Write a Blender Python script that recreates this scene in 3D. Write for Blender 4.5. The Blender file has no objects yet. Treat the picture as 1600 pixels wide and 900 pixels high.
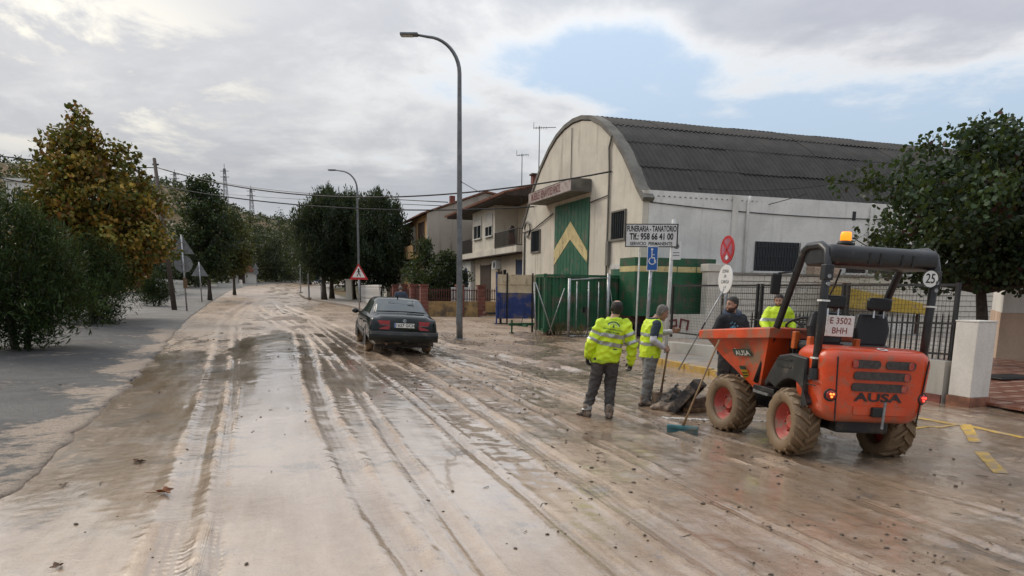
import bpy, bmesh, math, random
import numpy as np
from mathutils import Vector, Matrix, Euler
random.seed(7); rng = np.random.default_rng(11)
C = bpy.context.scene.collection
R = math.radians
# ---------------------------------------------------------------- camera, sky, sun, exposure
F, PPY, PIT, ROLL, CZ = 1110., 638., R(9.5), R(.7), 1.9     # pixels of the 1600x900 photograph
TH = R(18)                                                  # the street runs 18 degrees left of the view
cam = bpy.data.objects.new('camera', bpy.data.cameras.new('camera')); C.objects.link(cam)
cam.data.sensor_width = 36; cam.data.lens = F/1600*36; cam.data.shift_y = (PPY-450)/1600
cam.data.clip_start = .1; cam.data.clip_end = 3000
CM = Matrix.Rotation(math.pi/2-PIT, 3, 'X') @ Matrix.Rotation(ROLL, 3, 'Z')
cam.matrix_world = Matrix.Translation((0, 0, CZ)) @ CM.to_4x4()
sc = bpy.context.scene; sc.camera = cam
sc.view_settings.view_transform = 'Standard'; sc.view_settings.look = 'None'
sc.view_settings.exposure = .42; sc.view_settings.gamma = 1
sc.cycles.use_denoising = True; sc.cycles.max_bounces = 6; sc.cycles.transparent_max_bounces = 12
sc.cycles.caustics_reflective = False; sc.cycles.caustics_refractive = False
def ray(u, v): return CM @ Vector(((u-800)/F, (PPY-v)/F, -1))
SUN_AZ, SUN_EL = R(-55), R(36)                              # azimuth from +Y (clockwise positive), elevation
sd = Vector((math.sin(SUN_AZ)*math.cos(SUN_EL), math.cos(SUN_AZ)*math.cos(SUN_EL), math.sin(SUN_EL)))
sun = bpy.data.objects.new('sun', bpy.data.lights.new('sun', 'SUN')); C.objects.link(sun)
sun.data.energy = 1.4; sun.data.angle = R(28); sun.data.color = (1, .9, .76)
sun.rotation_euler = sd.to_track_quat('Z', 'Y').to_euler()

def nd(nt, t, **k):
    n = nt.nodes.new(t)
    for a, b in k.items():
        if a[0] == '_': n.inputs[int(a[1:])].default_value = b
        else: setattr(n, a, b)
    return n
def lk(nt, a, b): nt.links.new(a, b)
def math_(nt, op, a, b=None, c=None, clamp=False):
    n = nt.nodes.new('ShaderNodeMath'); n.operation = op; n.use_clamp = clamp
    for i, x in enumerate((a, b, c)):
        if x is None: continue
        if isinstance(x, (int, float)): n.inputs[i].default_value = x
        else: nt.links.new(x, n.inputs[i])
    return n.outputs[0]
def mixc(nt, f, a, b, bt='MIX'):
    n = nt.nodes.new('ShaderNodeMix'); n.data_type = 'RGBA'; n.blend_type = bt
    for i, x in ((0, f), (6, a), (7, b)):
        if isinstance(x, (int, float)): n.inputs[i].default_value = x
        elif isinstance(x, tuple): n.inputs[i].default_value = (*x[:3], 1)
        else: nt.links.new(x, n.inputs[i])
    return n.outputs[2]
def ramp(nt, x, lo, hi, a=0., b=1., smooth=True):
    n = nt.nodes.new('ShaderNodeMapRange'); n.interpolation_type = 'SMOOTHSTEP' if smooth else 'LINEAR'
    nt.links.new(x, n.inputs[0])
    for i, q in enumerate((lo, hi, a, b)): n.inputs[i+1].default_value = q
    return n.outputs[0]
def noise(nt, vec, scale, detail=4, rough=.55, dist=0.):
    n = nt.nodes.new('ShaderNodeTexNoise'); n.inputs['Scale'].default_value = scale
    n.inputs['Detail'].default_value = detail; n.inputs['Roughness'].default_value = rough; n.inputs['Distortion'].default_value = dist
    if vec is not None: nt.links.new(vec, n.inputs['Vector'])
    return n.outputs[0]

wd = bpy.data.worlds.new('World'); sc.world = wd; wd.use_nodes = True
def make_world():
    nt = wd.node_tree; nt.nodes.clear()
    tc = nd(nt, 'ShaderNodeTexCoord').outputs['Generated']
    sp = nd(nt, 'ShaderNodeSeparateXYZ'); lk(nt, tc, sp.inputs[0])
    z = math_(nt, 'MAXIMUM', sp.outputs[2], 0.)
    den = math_(nt, 'ADD', z, .16)
    cx = math_(nt, 'DIVIDE', sp.outputs[0], den); cy = math_(nt, 'DIVIDE', sp.outputs[1], den)
    cb = nd(nt, 'ShaderNodeCombineXYZ'); lk(nt, cx, cb.inputs[0]); lk(nt, cy, cb.inputs[1]); cb.inputs[2].default_value = 3.7
    pv = cb.outputs[0]
    n1 = noise(nt, pv, 1.15, 9, .58, .25); n2 = noise(nt, pv, .55, 3, .5, .2); n3 = noise(nt, pv, 2.6, 8, .62, .35)
    def blob(u, v, c0, c1, sx=1., sz=1.):
        d = ray(u, v).normalized()
        q = nd(nt, 'ShaderNodeVectorMath', operation='DISTANCE')
        sub = nd(nt, 'ShaderNodeVectorMath', operation='MULTIPLY'); lk(nt, tc, sub.inputs[0]); sub.inputs[1].default_value = (sx, sx, sz)
        lk(nt, sub.outputs[0], q.inputs[0]); q.inputs[1].default_value = (d.x*sx, d.y*sx, d.z*sz)
        return ramp(nt, q.outputs['Value'], c0, c1, 1., 0.)
    # breaks in the cloud deck right of the view axis, a heavier bank above them, a thin bright place round the sun
    gap = math_(nt, 'MAXIMUM', blob(1330, 170, .10, .34, .62, 1.9), math_(nt, 'MAXIMUM', blob(1560, 180, .06, .26, .6, 1.8), math_(nt, 'MULTIPLY', blob(1000, 105, .03, .20, .8, 2.0), .8)))
    dark = blob(1430, 25, .04, .25, .62, 2.1)
    dark2 = blob(180, 10, .04, .42, .6, 1.5)
    glow = blob(70, 95, .0, .26, .8, 1.7)
    sunny = blob(-260, -160, .1, 1.2)
    sg = lambda n: math_(nt, 'SUBTRACT', n, .5)
    cov = math_(nt, 'ADD', .80, math_(nt, 'MULTIPLY', sg(n1), 1.5))
    cov = math_(nt, 'ADD', cov, math_(nt, 'MULTIPLY', sg(n3), .5))
    cov = math_(nt, 'SUBTRACT', cov, math_(nt, 'MULTIPLY', gap, .66))
    cov = math_(nt, 'ADD', cov, math_(nt, 'MULTIPLY', dark, .48))
    m = ramp(nt, cov, .26, .56)
    thick = ramp(nt, cov, .36, .78)
    body = mixc(nt, ramp(nt, n2, .35, .65), (.275, .30, .345), (.365, .39, .43))
    body = mixc(nt, math_(nt, 'MULTIPLY', ramp(nt, n3, .42, .70), .35), body, (.51, .515, .53))
    body = mixc(nt, math_(nt, 'MULTIPLY', math_(nt, 'MAXIMUM', dark, math_(nt, 'MULTIPLY', dark2, .75)), .60), body, (.30, .305, .345))
    cl = mixc(nt, thick, (.58, .585, .59), body)
    warm = math_(nt, 'MULTIPLY', glow, ramp(nt, math_(nt, 'ADD', n3, math_(nt, 'MULTIPLY', sg(n1), .6)), .46, .62))
    cl = mixc(nt, math_(nt, 'MULTIPLY', warm, .85), cl, (.86, .81, .67))
    cl = mixc(nt, math_(nt, 'MULTIPLY', sunny, .18), cl, (.75, .70, .61))
    sky = nd(nt, 'ShaderNodeTexSky', sky_type='NISHITA', sun_disc=False, sun_elevation=SUN_EL, sun_rotation=SUN_AZ)
    sk = nd(nt, 'ShaderNodeVectorMath', operation='SCALE'); lk(nt, sky.outputs[0], sk.inputs[0]); sk.inputs[3].default_value = .09
    blue = mixc(nt, .8, sk.outputs[0], (.37, .45, .545))
    col = mixc(nt, m, blue, cl)
    hz = ramp(nt, z, .0, .16, .55, 0.)
    col = mixc(nt, hz, col, (.50, .53, .56))
    bg = nd(nt, 'ShaderNodeBackground'); lk(nt, col, bg.inputs[0])
    # an overcast sky grows brighter towards the zenith (the standard overcast law, softened)
    lk(nt, math_(nt, 'MULTIPLY', math_(nt, 'ADD', 1., math_(nt, 'MULTIPLY', z, 2.0)), .80), bg.inputs[1])
    out = nd(nt, 'ShaderNodeOutputWorld'); lk(nt, bg.outputs[0], out.inputs[0])
make_world()

# ---------------------------------------------------------------- places: street frame (b across, a along) and ground height
def S(b, a, z=0.): return Vector((b*math.cos(TH)-a*math.sin(TH), b*math.sin(TH)+a*math.cos(TH), z))
def ab(p): return (-math.sin(TH)*p[0]+math.cos(TH)*p[1], math.cos(TH)*p[0]+math.sin(TH)*p[1])
def sstep(x, lo, hi):
    t = np.clip((x-lo)/(hi-lo), 0, 1); return t*t*(3-2*t)
def G(x, y):
    """height of the street at (x, y): a slow climb away from the camera and a fall towards the right gutter"""
    x = np.asarray(x, float); y = np.asarray(y, float)
    a = -math.sin(TH)*x+math.cos(TH)*y; b = math.cos(TH)*x+math.sin(TH)*y
    t = np.clip((y-60)/15, -40, 40)
    z = .009*np.clip(y, -20, None)+.021*15*np.log1p(np.exp(t))
    fade = 1-sstep(a, 24, 45)
    cr = np.interp(b, [-3, .3, 3, 5.6, 7.4, 9.2], [0, .12, 0, -.12, -.12, 0])
    return z+cr*fade
def g1(p): return float(G(p[0], p[1]))
def GS(b, a): p = S(b, a); return g1(p)
def P(u, v, lift=0.):
    """where the line of sight through photo pixel (u, v) meets the street"""
    d = ray(u, v); f = lambda t: CZ+d.z*t-float(G(d.x*t, d.y*t))-lift
    t = 1.
    while f(t) > 0 and t < 400: t += .5
    lo, hi = t-.5, t
    for _ in range(30):
        m = (lo+hi)/2
        if f(m) < 0: hi = m
        else: lo = m
    return Vector((0, 0, CZ))+d*hi
def W(u, v, Y):
    d = ray(u, v); return Vector((0, 0, CZ))+d*(Y/d.y)

# ---------------------------------------------------------------- materials
MATS = {}
def bsdf(name):
    m = bpy.data.materials.new(name); m.use_nodes = True; nt = m.node_tree
    b = nt.nodes['Principled BSDF']; MATS[name] = m
    return m, nt, b
def setin(b, **k):
    for n, v in k.items():
        b.inputs[n.replace('_', ' ')].default_value = v
def mat(name, col, rough=.6, metal=0., var=.18, scale=6., bump=0., bscale=60., col2=None, dirt=0., dirtcol=(.22, .165, .12), spec=.5, coat=0., dscale=3., zdirt=None, stretch=None, wetrough=None):
    m, nt, b = bsdf(name)
    tc = nd(nt, 'ShaderNodeTexCoord').outputs['Object']
    vec = tc
    if stretch:
        mp = nd(nt, 'ShaderNodeMapping'); lk(nt, tc, mp.inputs[0]); mp.inputs['Scale'].default_value = stretch; vec = mp.outputs[0]
    n = noise(nt, vec, scale, 6, .6)
    c2 = col2 or tuple(min(1, c*(1+var)) for c in col); c1 = tuple(c*(1-var) for c in col) if not col2 else col
    c = mixc(nt, ramp(nt, n, .32, .68), c1, c2)
    fine = noise(nt, tc, bscale, 3, .6)
    c = mixc(nt, math_(nt, 'MULTIPLY', ramp(nt, fine, .3, .7), .12), c, (0, 0, 0))
    if dirt > 0:
        dn = noise(nt, tc, dscale, 8, .68)
        d = ramp(nt, dn, .62-dirt*.4, .78-dirt*.4)
        if zdirt:
            sp = nd(nt, 'ShaderNodeSeparateXYZ'); lk(nt, tc, sp.inputs[0])
            d = math_(nt, 'MAXIMUM', math_(nt, 'MULTIPLY', d, .6), math_(nt, 'MULTIPLY', ramp(nt, math_(nt, 'ADD', sp.outputs[2], math_(nt, 'MULTIPLY', dn, -zdirt*.9)), 0, zdirt*.6, 1, 0), .95))
        c = mixc(nt, d, c, dirtcol)
        r = nd(nt, 'ShaderNodeMix'); lk(nt, d, r.inputs[0]); r.inputs[2].default_value = rough; r.inputs[3].default_value = .62
        lk(nt, r.outputs[0], b.inputs['Roughness'])
    else:
        lk(nt, ramp(nt, n, .2, .8, max(.02, rough-.08), min(1, rough+.08)), b.inputs['Roughness'])
    lk(nt, c, b.inputs['Base Color'])
    b.inputs['Metallic'].default_value = metal; b.inputs['Specular IOR Level'].default_value = spec
    if coat: b.inputs['Coat Weight'].default_value = coat; b.inputs['Coat Roughness'].default_value = .08
    if bump > 0:
        bp = nd(nt, 'ShaderNodeBump'); bp.inputs['Strength'].default_value = bump; bp.inputs['Distance'].default_value = .01
        lk(nt, fine, bp.inputs['Height']); lk(nt, bp.outputs[0], b.inputs['Normal'])
    return m
def emis(name, col, s, base=None):
    m, nt, b = bsdf(name); b.inputs['Base Color'].default_value = (*(base or col), 1)
    b.inputs['Emission Color'].default_value = (*col, 1); b.inputs['Emission Strength'].default_value = s; b.inputs['Roughness'].default_value = .25
    return m
def leafmat(name, rough=.5, trans=.25, spec=.3):
    m, nt, b = bsdf(name)
    at = nd(nt, 'ShaderNodeAttribute', attribute_name='tint')
    lk(nt, at.outputs['Color'], b.inputs['Base Color']); b.inputs['Roughness'].default_value = rough; b.inputs['Specular IOR Level'].default_value = spec
    tr = nd(nt, 'ShaderNodeBsdfTranslucent'); lk(nt, mixc(nt, .5, at.outputs['Color'], (.16, .20, .03), 'MIX'), tr.inputs[0])
    mx = nd(nt, 'ShaderNodeMixShader'); mx.inputs[0].default_value = trans
    lk(nt, b.outputs[0], mx.inputs[1]); lk(nt, tr.outputs[0], mx.inputs[2])
    lk(nt, mx.outputs[0], nt.nodes['Material Output'].inputs[0])
    return m
def plaster(name, col, stain, amt=.5, rough=.85, scale=.7):
    """painted render with run-down stains, blotches and fine grain"""
    m, nt, b = bsdf(name)
    tc = nd(nt, 'ShaderNodeTexCoord').outputs['Object']
    mp = nd(nt, 'ShaderNodeMapping'); lk(nt, tc, mp.inputs[0]); mp.inputs['Scale'].default_value = (2.2, 2.2, .16)
    st = noise(nt, mp.outputs[0], scale*1.6, 7, .65, .3); bl = noise(nt, tc, scale, 7, .62, .4); fn = noise(nt, tc, 28, 4, .6)
    c = mixc(nt, ramp(nt, bl, .3, .7), tuple(x*.86 for x in col), tuple(min(1, x*1.08) for x in col))
    c = mixc(nt, math_(nt, 'MULTIPLY', ramp(nt, st, .52, .74), amt), c, stain)
    c = mixc(nt, math_(nt, 'MULTIPLY', ramp(nt, noise(nt, tc, scale*3.1, 8, .7, .6), .60, .72), amt*.55), c, stain)
    c = mixc(nt, math_(nt, 'MULTIPLY', ramp(nt, fn, .35, .7), .10), c, (.05, .05, .045))
    lk(nt, c, b.inputs['Base Color']); b.inputs['Roughness'].default_value = rough; b.inputs['Specular IOR Level'].default_value = .25
    bp = nd(nt, 'ShaderNodeBump'); bp.inputs['Strength'].default_value = .35; bp.inputs['Distance'].default_value = .01
    lk(nt, fn, bp.inputs['Height']); lk(nt, bp.outputs[0], b.inputs['Normal'])
    return m

# ---------------------------------------------------------------- mesh helpers
I4 = Matrix.Identity(4)
def T(x=0, y=0, z=0): return Matrix.Translation((x, y, z))
def RX(a): return Matrix.Rotation(R(a), 4, 'X')
def RY(a): return Matrix.Rotation(R(a), 4, 'Y')
def RZ(a): return Matrix.Rotation(R(a), 4, 'Z')
class MB:
    def __init__(s, M=None): s.v = []; s.f = []; s.M = M
    def add(s, vs, fs, M=None):
        o = len(s.v)
        if M is not None: vs = [M @ Vector(v) for v in vs]
        if s.M is not None: vs = [s.M @ Vector(v) for v in vs]
        s.v += [tuple(v) for v in vs]; s.f += [tuple(i+o for i in f) for f in fs]; return s
    def box(s, x0, x1, y0, y1, z0, z1, M=None):
        v = [(x, y, z) for z in (z0, z1) for y in (y0, y1) for x in (x0, x1)]
        return s.add(v, [(0, 2, 3, 1), (4, 5, 7, 6), (0, 1, 5, 4), (2, 6, 7, 3), (0, 4, 6, 2), (1, 3, 7, 5)], M)
    def cbox(s, c, d, M=None): return s.box(c[0]-d[0]/2, c[0]+d[0]/2, c[1]-d[1]/2, c[1]+d[1]/2, c[2]-d[2]/2, c[2]+d[2]/2, M)
    def prism(s, poly, d0, d1, M=None):
        """polygon in x,z (counter-clockwise seen from -y) extruded from y=d0 to y=d1"""
        n = len(poly); v = [(p[0], d0, p[1]) for p in poly]+[(p[0], d1, p[1]) for p in poly]
        f = [tuple(range(n)), tuple(range(2*n-1, n-1, -1))]+[((i+1) % n, i, i+n, (i+1) % n+n) for i in range(n)]
        return s.add(v, f, M)
    def rings(s, rs, cap=True, closed=False, M=None):
        n = len(rs[0]); v = [p for r in rs for p in r]; f = []
        m = len(rs)
        for i in range(m if closed else m-1):
            j = (i+1) % m
            for k in range(n): f.append((i*n+k, i*n+(k+1) % n, j*n+(k+1) % n, j*n+k))
        if cap and not closed: f += [tuple(range(n-1, -1, -1)), tuple((m-1)*n+k for k in range(n))]
        return s.add(v, f, M)
    def tube(s, pts, r, n=8, M=None, closed=False):
        pts = [Vector(p) for p in pts]; rs = r if isinstance(r, (list, tuple)) else [r]*len(pts)
        out = []; up = None; m = len(pts)
        for i, p in enumerate(pts):
            if closed: t = pts[(i+1) % m]-pts[i-1]
            else: t = pts[min(i+1, m-1)]-pts[max(i-1, 0)]
            t = t.normalized() if t.length > 1e-9 else Vector((0, 0, 1))
            if up is None: up = Vector((0, 0, 1)) if abs(t.z) < .9 else Vector((0, 1, 0))
            x = t.cross(up).normalized(); y = x.cross(t).normalized(); up = y
            out.append([p+(x*math.cos(2*math.pi*k/n)+y*math.sin(2*math.pi*k/n))*rs[i] for k in range(n)])
        return s.rings(out, True, closed, M)
    def cyl(s, p0, p1, r0, r1=None, n=12, M=None): return s.tube([p0, p1], [r0, r0 if r1 is None else r1], n, M)
    def lathe(s, prof, n=24, M=None, closed=False):
        """profile of (radius, height) turned about z"""
        rs = [[(r*math.cos(2*math.pi*k/n), r*math.sin(2*math.pi*k/n), z) for k in range(n)] for r, z in prof]
        return s.rings(rs, True, closed, M)
    def quad(s, a, b, c, d, M=None): return s.add([a, b, c, d], [(0, 1, 2, 3)], M)
    def ball(s, c, r, n=8, m=6, M=None):
        r = r if isinstance(r, (tuple, list)) else (r, r, r)
        rs = []
        for i in range(m+1):
            a = -math.pi/2+math.pi*i/m; q = max(.02, math.cos(a))
            rs.append([(c[0]+r[0]*q*math.cos(2*math.pi*k/n), c[1]+r[1]*q*math.sin(2*math.pi*k/n), c[2]+r[2]*math.sin(a)) for k in range(n)])
        return s.rings(rs, True, False, M)
    def mesh(s, name='mesh', smooth=False):
        me = bpy.data.meshes.new(name); me.from_pydata(s.v, [], s.f); me.validate(); me.update()
        if smooth: me.shade_smooth()
        return me
    def build(s, name, m, parent=None, smooth=False, bevel=0., seg=2, sub=0):
        me = s.mesh(name, smooth); o = link(name, me, m, parent)
        if bevel:
            b = o.modifiers.new('bevel', 'BEVEL'); b.width = bevel; b.segments = seg; b.limit_method = 'ANGLE'; b.angle_limit = R(35)
        if sub:
            b = o.modifiers.new('sub', 'SUBSURF'); b.levels = sub; b.render_levels = sub
        return o
def M_(m): return MATS[m] if isinstance(m, str) else m
def link(name, me, m=None, parent=None):
    o = bpy.data.objects.new(name, me); C.objects.link(o)
    if m is not None and len(me.materials) == 0: me.materials.append(M_(m))
    if parent is not None: o.parent = parent
    return o
def tag(o, label=None, cat=None, group=None, kind=None):
    if label: o['label'] = label
    if cat: o['category'] = cat
    if group: o['group'] = group
    if kind: o['kind'] = kind
    return o
def thing(name, label, cat, loc=(0, 0, 0), rotz=0., group=None):
    o = bpy.data.objects.new(name, None); C.objects.link(o); o.empty_display_size = .2
    o.location = loc; o.rotation_euler = (0, 0, rotz)
    return tag(o, label, cat, group)
def sthing(name, label, cat, b, a, z=None, group=None):
    """a thing with its local x across the street and local y along it"""
    p = S(b, a); p.z = g1(p) if z is None else z
    return thing(name, label, cat, p, TH, group)
def copies(me, name, m, parent, mats):
    for M in mats:
        o = link(name, me, m, parent); o.matrix_local = M
def copy_tree(o, parent=None):
    c = o.copy(); C.objects.link(c); c.parent = parent
    for ch in list(o.children): copy_tree(ch, c)
    return c
TS = bpy.data.scenes.new('workbench')
def evaluated(o):
    """evaluate a helper object on its own, away from the scene"""
    TS.collection.objects.link(o); vl = TS.view_layers[0]; vl.update(); return o.evaluated_get(vl.depsgraph)
def text(mb, s, h, M, bold=0., depth=.002, align='CENTER', sx=1.):
    """lettering as thin solid glyphs, height h, in the local x (right), z (up) plane facing -y"""
    cu = bpy.data.curves.new('t', 'FONT'); cu.body = s; cu.align_x = align; cu.align_y = 'CENTER'; cu.size = 1.; cu.offset = bold; cu.resolution_u = 3
    o = bpy.data.objects.new('t', cu); ev = evaluated(o); me = ev.to_mesh()
    k = h/.72
    vs = [(v.co.x*k*sx, -depth, v.co.y*k) for v in me.vertices]; fs = [tuple(p.vertices) for p in me.polygons]
    ev.to_mesh_clear(); bpy.data.objects.remove(o); bpy.data.curves.remove(cu)
    mb.add(vs, fs, M); return mb
def disc(mb, r, M, depth=.002, n=24, r0=0.):
    if r0 <= 0: mb.add([(r*math.cos(2*math.pi*k/n), -depth, r*math.sin(2*math.pi*k/n)) for k in range(n)], [tuple(range(n))], M)
    else:
        v = [(q*math.cos(2*math.pi*k/n), -depth, q*math.sin(2*math.pi*k/n)) for q in (r0, r) for k in range(n)]
        mb.add(v, [(k, (k+1) % n, n+(k+1) % n, n+k) for k in range(n)], M)
    return mb
def npmesh(name, verts, faces, tint=None, smooth=False, attrs=None):
    """mesh from numpy arrays; faces all the same size; tint is one colour per face"""
    me = bpy.data.meshes.new(name); k = faces.shape[1]; nf = len(faces)
    me.vertices.add(len(verts)); me.vertices.foreach_set('co', verts.astype(np.float32).ravel())
    me.loops.add(nf*k); me.loops.foreach_set('vertex_index', faces.astype(np.int32).ravel())
    me.polygons.add(nf); me.polygons.foreach_set('loop_start', np.arange(0, nf*k, k, dtype=np.int32))
    try: me.polygons.foreach_set('loop_total', np.full(nf, k, dtype=np.int32))
    except Exception: pass
    if tint is not None:
        at = me.attributes.new('tint', 'FLOAT_COLOR', 'FACE')
        at.data.foreach_set('color', np.concatenate([tint, np.ones((nf, 1))], 1).astype(np.float32).ravel())
    for n_, v in (attrs or {}).items():
        at = me.attributes.new(n_, 'FLOAT', 'POINT'); at.data.foreach_set('value', v.astype(np.float32).ravel())
    me.update(calc_edges=True); me.validate()
    if smooth: me.shade_smooth()
    return me
# ---------------------------------------------------------------- noise in numpy
LAT = rng.random((512, 512))
def vn(x, y, k=0):
    x = np.asarray(x)+k*37.3; y = np.asarray(y)+k*91.7
    xi = np.floor(x).astype(int); yi = np.floor(y).astype(int); fx = x-xi; fy = y-yi
    fx = fx*fx*(3-2*fx); fy = fy*fy*(3-2*fy)
    q = lambda i, j: LAT[(xi+i) % 512, (yi+j) % 512]
    return (q(0, 0)*(1-fx)+q(1, 0)*fx)*(1-fy)+(q(0, 1)*(1-fx)+q(1, 1)*fx)*fy
def fbm(x, y, o=5, k=0):
    s = 0; w = .5; t = 0
    for i in range(o): s = s+w*vn(x*2**i, y*2**i, k+i*3); t += w; w *= .5
    return s/t
# ---------------------------------------------------------------- street edges
LEDGE = np.array([(-12, -2.0), (6.7, -2.28), (13.2, -2.54), (20.4, -3.0), (35, -4.06), (47.5, -4.6), (65, -5.2), (90, -5.6), (112, -4.4), (135, 1), (160, 14)])
REDGE = np.array([(-12, 10.85), (8.9, 10.85), (10.2, 8.75), (17.0, 8.75), (18.2, 13.4), (35.5, 13.4), (39.0, 5.2), (50, 4.5), (58, 3.4), (67, 2.1), (83, 1.8), (105, 3.0), (125, 12), (160, 34)])
bL = lambda a: np.interp(a, LEDGE[:, 0], LEDGE[:, 1]); bR = lambda a: np.interp(a, REDGE[:, 0], REDGE[:, 1])
def track(pix):
    q = [ab(P(u, v)) for u, v in pix]; q.sort(); return np.array(q)
TRACKS = [  # (curve, width, depth, tread)
    (track([(262, 890), (300, 750), (333, 620), (347, 545), (353, 505), (362, 488), (390, 472)]), .12, .016, 1.),
    (track([(330, 890), (350, 700), (365, 600), (368, 540), (370, 505), (382, 486)]), .05, .010, .0),
    (track([(655, 890), (572, 780), (510, 660), (484, 575), (477, 540), (470, 520), (425, 497), (398, 480)]), .11, .018, 1.),
    (track([(760, 890), (640, 735), (570, 630), (520, 560), (478, 517), (430, 488)]), .07, .012, .6),
    (track([(1120, 890), (900, 745), (710, 615), (600, 552), (510, 505), (440, 478)]), .11, .018, .8),
    (track([(960, 890), (800, 760), (640, 620), (560, 560), (490, 505)]), .06, .012, .3),
    (track([(1590, 880), (1290, 760), (1000, 660), (800, 590), (690, 560), (600, 540)]), .10, .014, .4),
    (track([(1340, 885), (1130, 790), (930, 690), (760, 600), (680, 560)]), .08, .014, .3),
    (track([(1560, 800), (1300, 735), (1040, 660), (860, 600), (760, 566), (690, 545)]), .07, .012, .2),
    (track([(900, 580), (780, 556), (700, 540), (640, 520)]), .12, .02, .3),
]
PUD = [(375, 545, .35, 3.2), (372, 580, .32, 1.8), (1250, 760, 1.5, 1.1), (1100, 700, .8, .8), (1330, 700, .9, .6), (930, 680, .5, .4), (560, 600, .4, 1.2), (1020, 665, .5, .35), (420, 700, .5, 2.2)]
PUD = [(*ab(P(u, v)), wb, wa) for u, v, wb, wa in PUD]
def mud(a, b):
    """height of the mud film over the road and its wetness, track and tone masks"""
    near = 1-sstep(a, 22, 60)
    right = sstep(b+.12*(fbm(a*.4, b*2, 3, 5)-.5)*8, 1.2, 3.6)
    left = 1-sstep(b+(fbm(a*.35, b*1.3, 4, 8)-.5)*1.6, -2.2, -.5)
    streak = fbm(b*7+.6*fbm(a*.5, b*.5, 3, 2), a*.45, 5, 1)
    lump = fbm(a*3.3, b*3.3, 5, 7); small = fbm(a*13, b*13, 3, 9)
    farm = sstep(a, 14, 30); h = .03*farm*(fbm(b*2.2, a*.7, 4, 33)-.5)+.020*(fbm(a*.35, b*.55, 4, 3)-.5)+(.006+.018*right)*(streak-.5)+(.004+.030*right)*(lump-.5)+(.002+.008*right+.002*left)*(small-.5)
    tr = np.zeros_like(a); rid = np.zeros_like(a); lat = np.zeros_like(a)
    for cur, w, dep, td in TRACKS:
        m = ((a > cur[0, 0]-.6) & (a < cur[-1, 0]+3)).astype(float)
        d = b-np.interp(a, cur[:, 0], cur[:, 1])+.05*(fbm(a*.8, b*0+w*50, 3, 4)-.5)
        w = w*(1+.02*a)
        br = .55+.45*sstep(fbm(a*.7, b*0+w*9, 3, 6), .35, .55)
        inn = np.exp(-(d/w)**4)*m*br; edge = np.exp(-((np.abs(d)-1.35*w)/(.38*w))**2)*m*br
        tread = np.sin((a+np.abs(d)*.9)*2*math.pi/.085)*td*inn
        dep = dep*1.5; h += -dep*inn+dep*.9*edge*(.4+1.2*small); lat = np.where(inn > tr, d/w*(1 if dep > .02 else .6), lat); tr = np.maximum(tr, inn); rid = np.maximum(rid, edge)
    wet = .66*(1-right)+.42*right+.40*sstep(fbm(a*.5, b*1.6, 4, 12), .42, .62)
    wet = wet*(1-.62*sstep(a, 13, 30))
    for pa, pb, wb, wa in PUD:
        q = np.exp(-(((b-pb)/wb)**2+((a-pa)/wa)**2))*(.7+.6*fbm(a*2, b*3, 4, 14)); k = sstep(q, .18, .75)
        wet = np.maximum(wet, k); h = h*(1-.85*k)-.012*k
    wet = np.clip(wet-.45*rid-.12*left, 0, 1)
    tone = np.clip(.24+.44*right+.9*(fbm(a*.6, b*.9, 4, 15)-.5)+.35*(streak-.5)+.22*left+.22*tr-.07*rid, 0, 1)
    mud.lat = lat
    return h, wet, tr, tone
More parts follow.
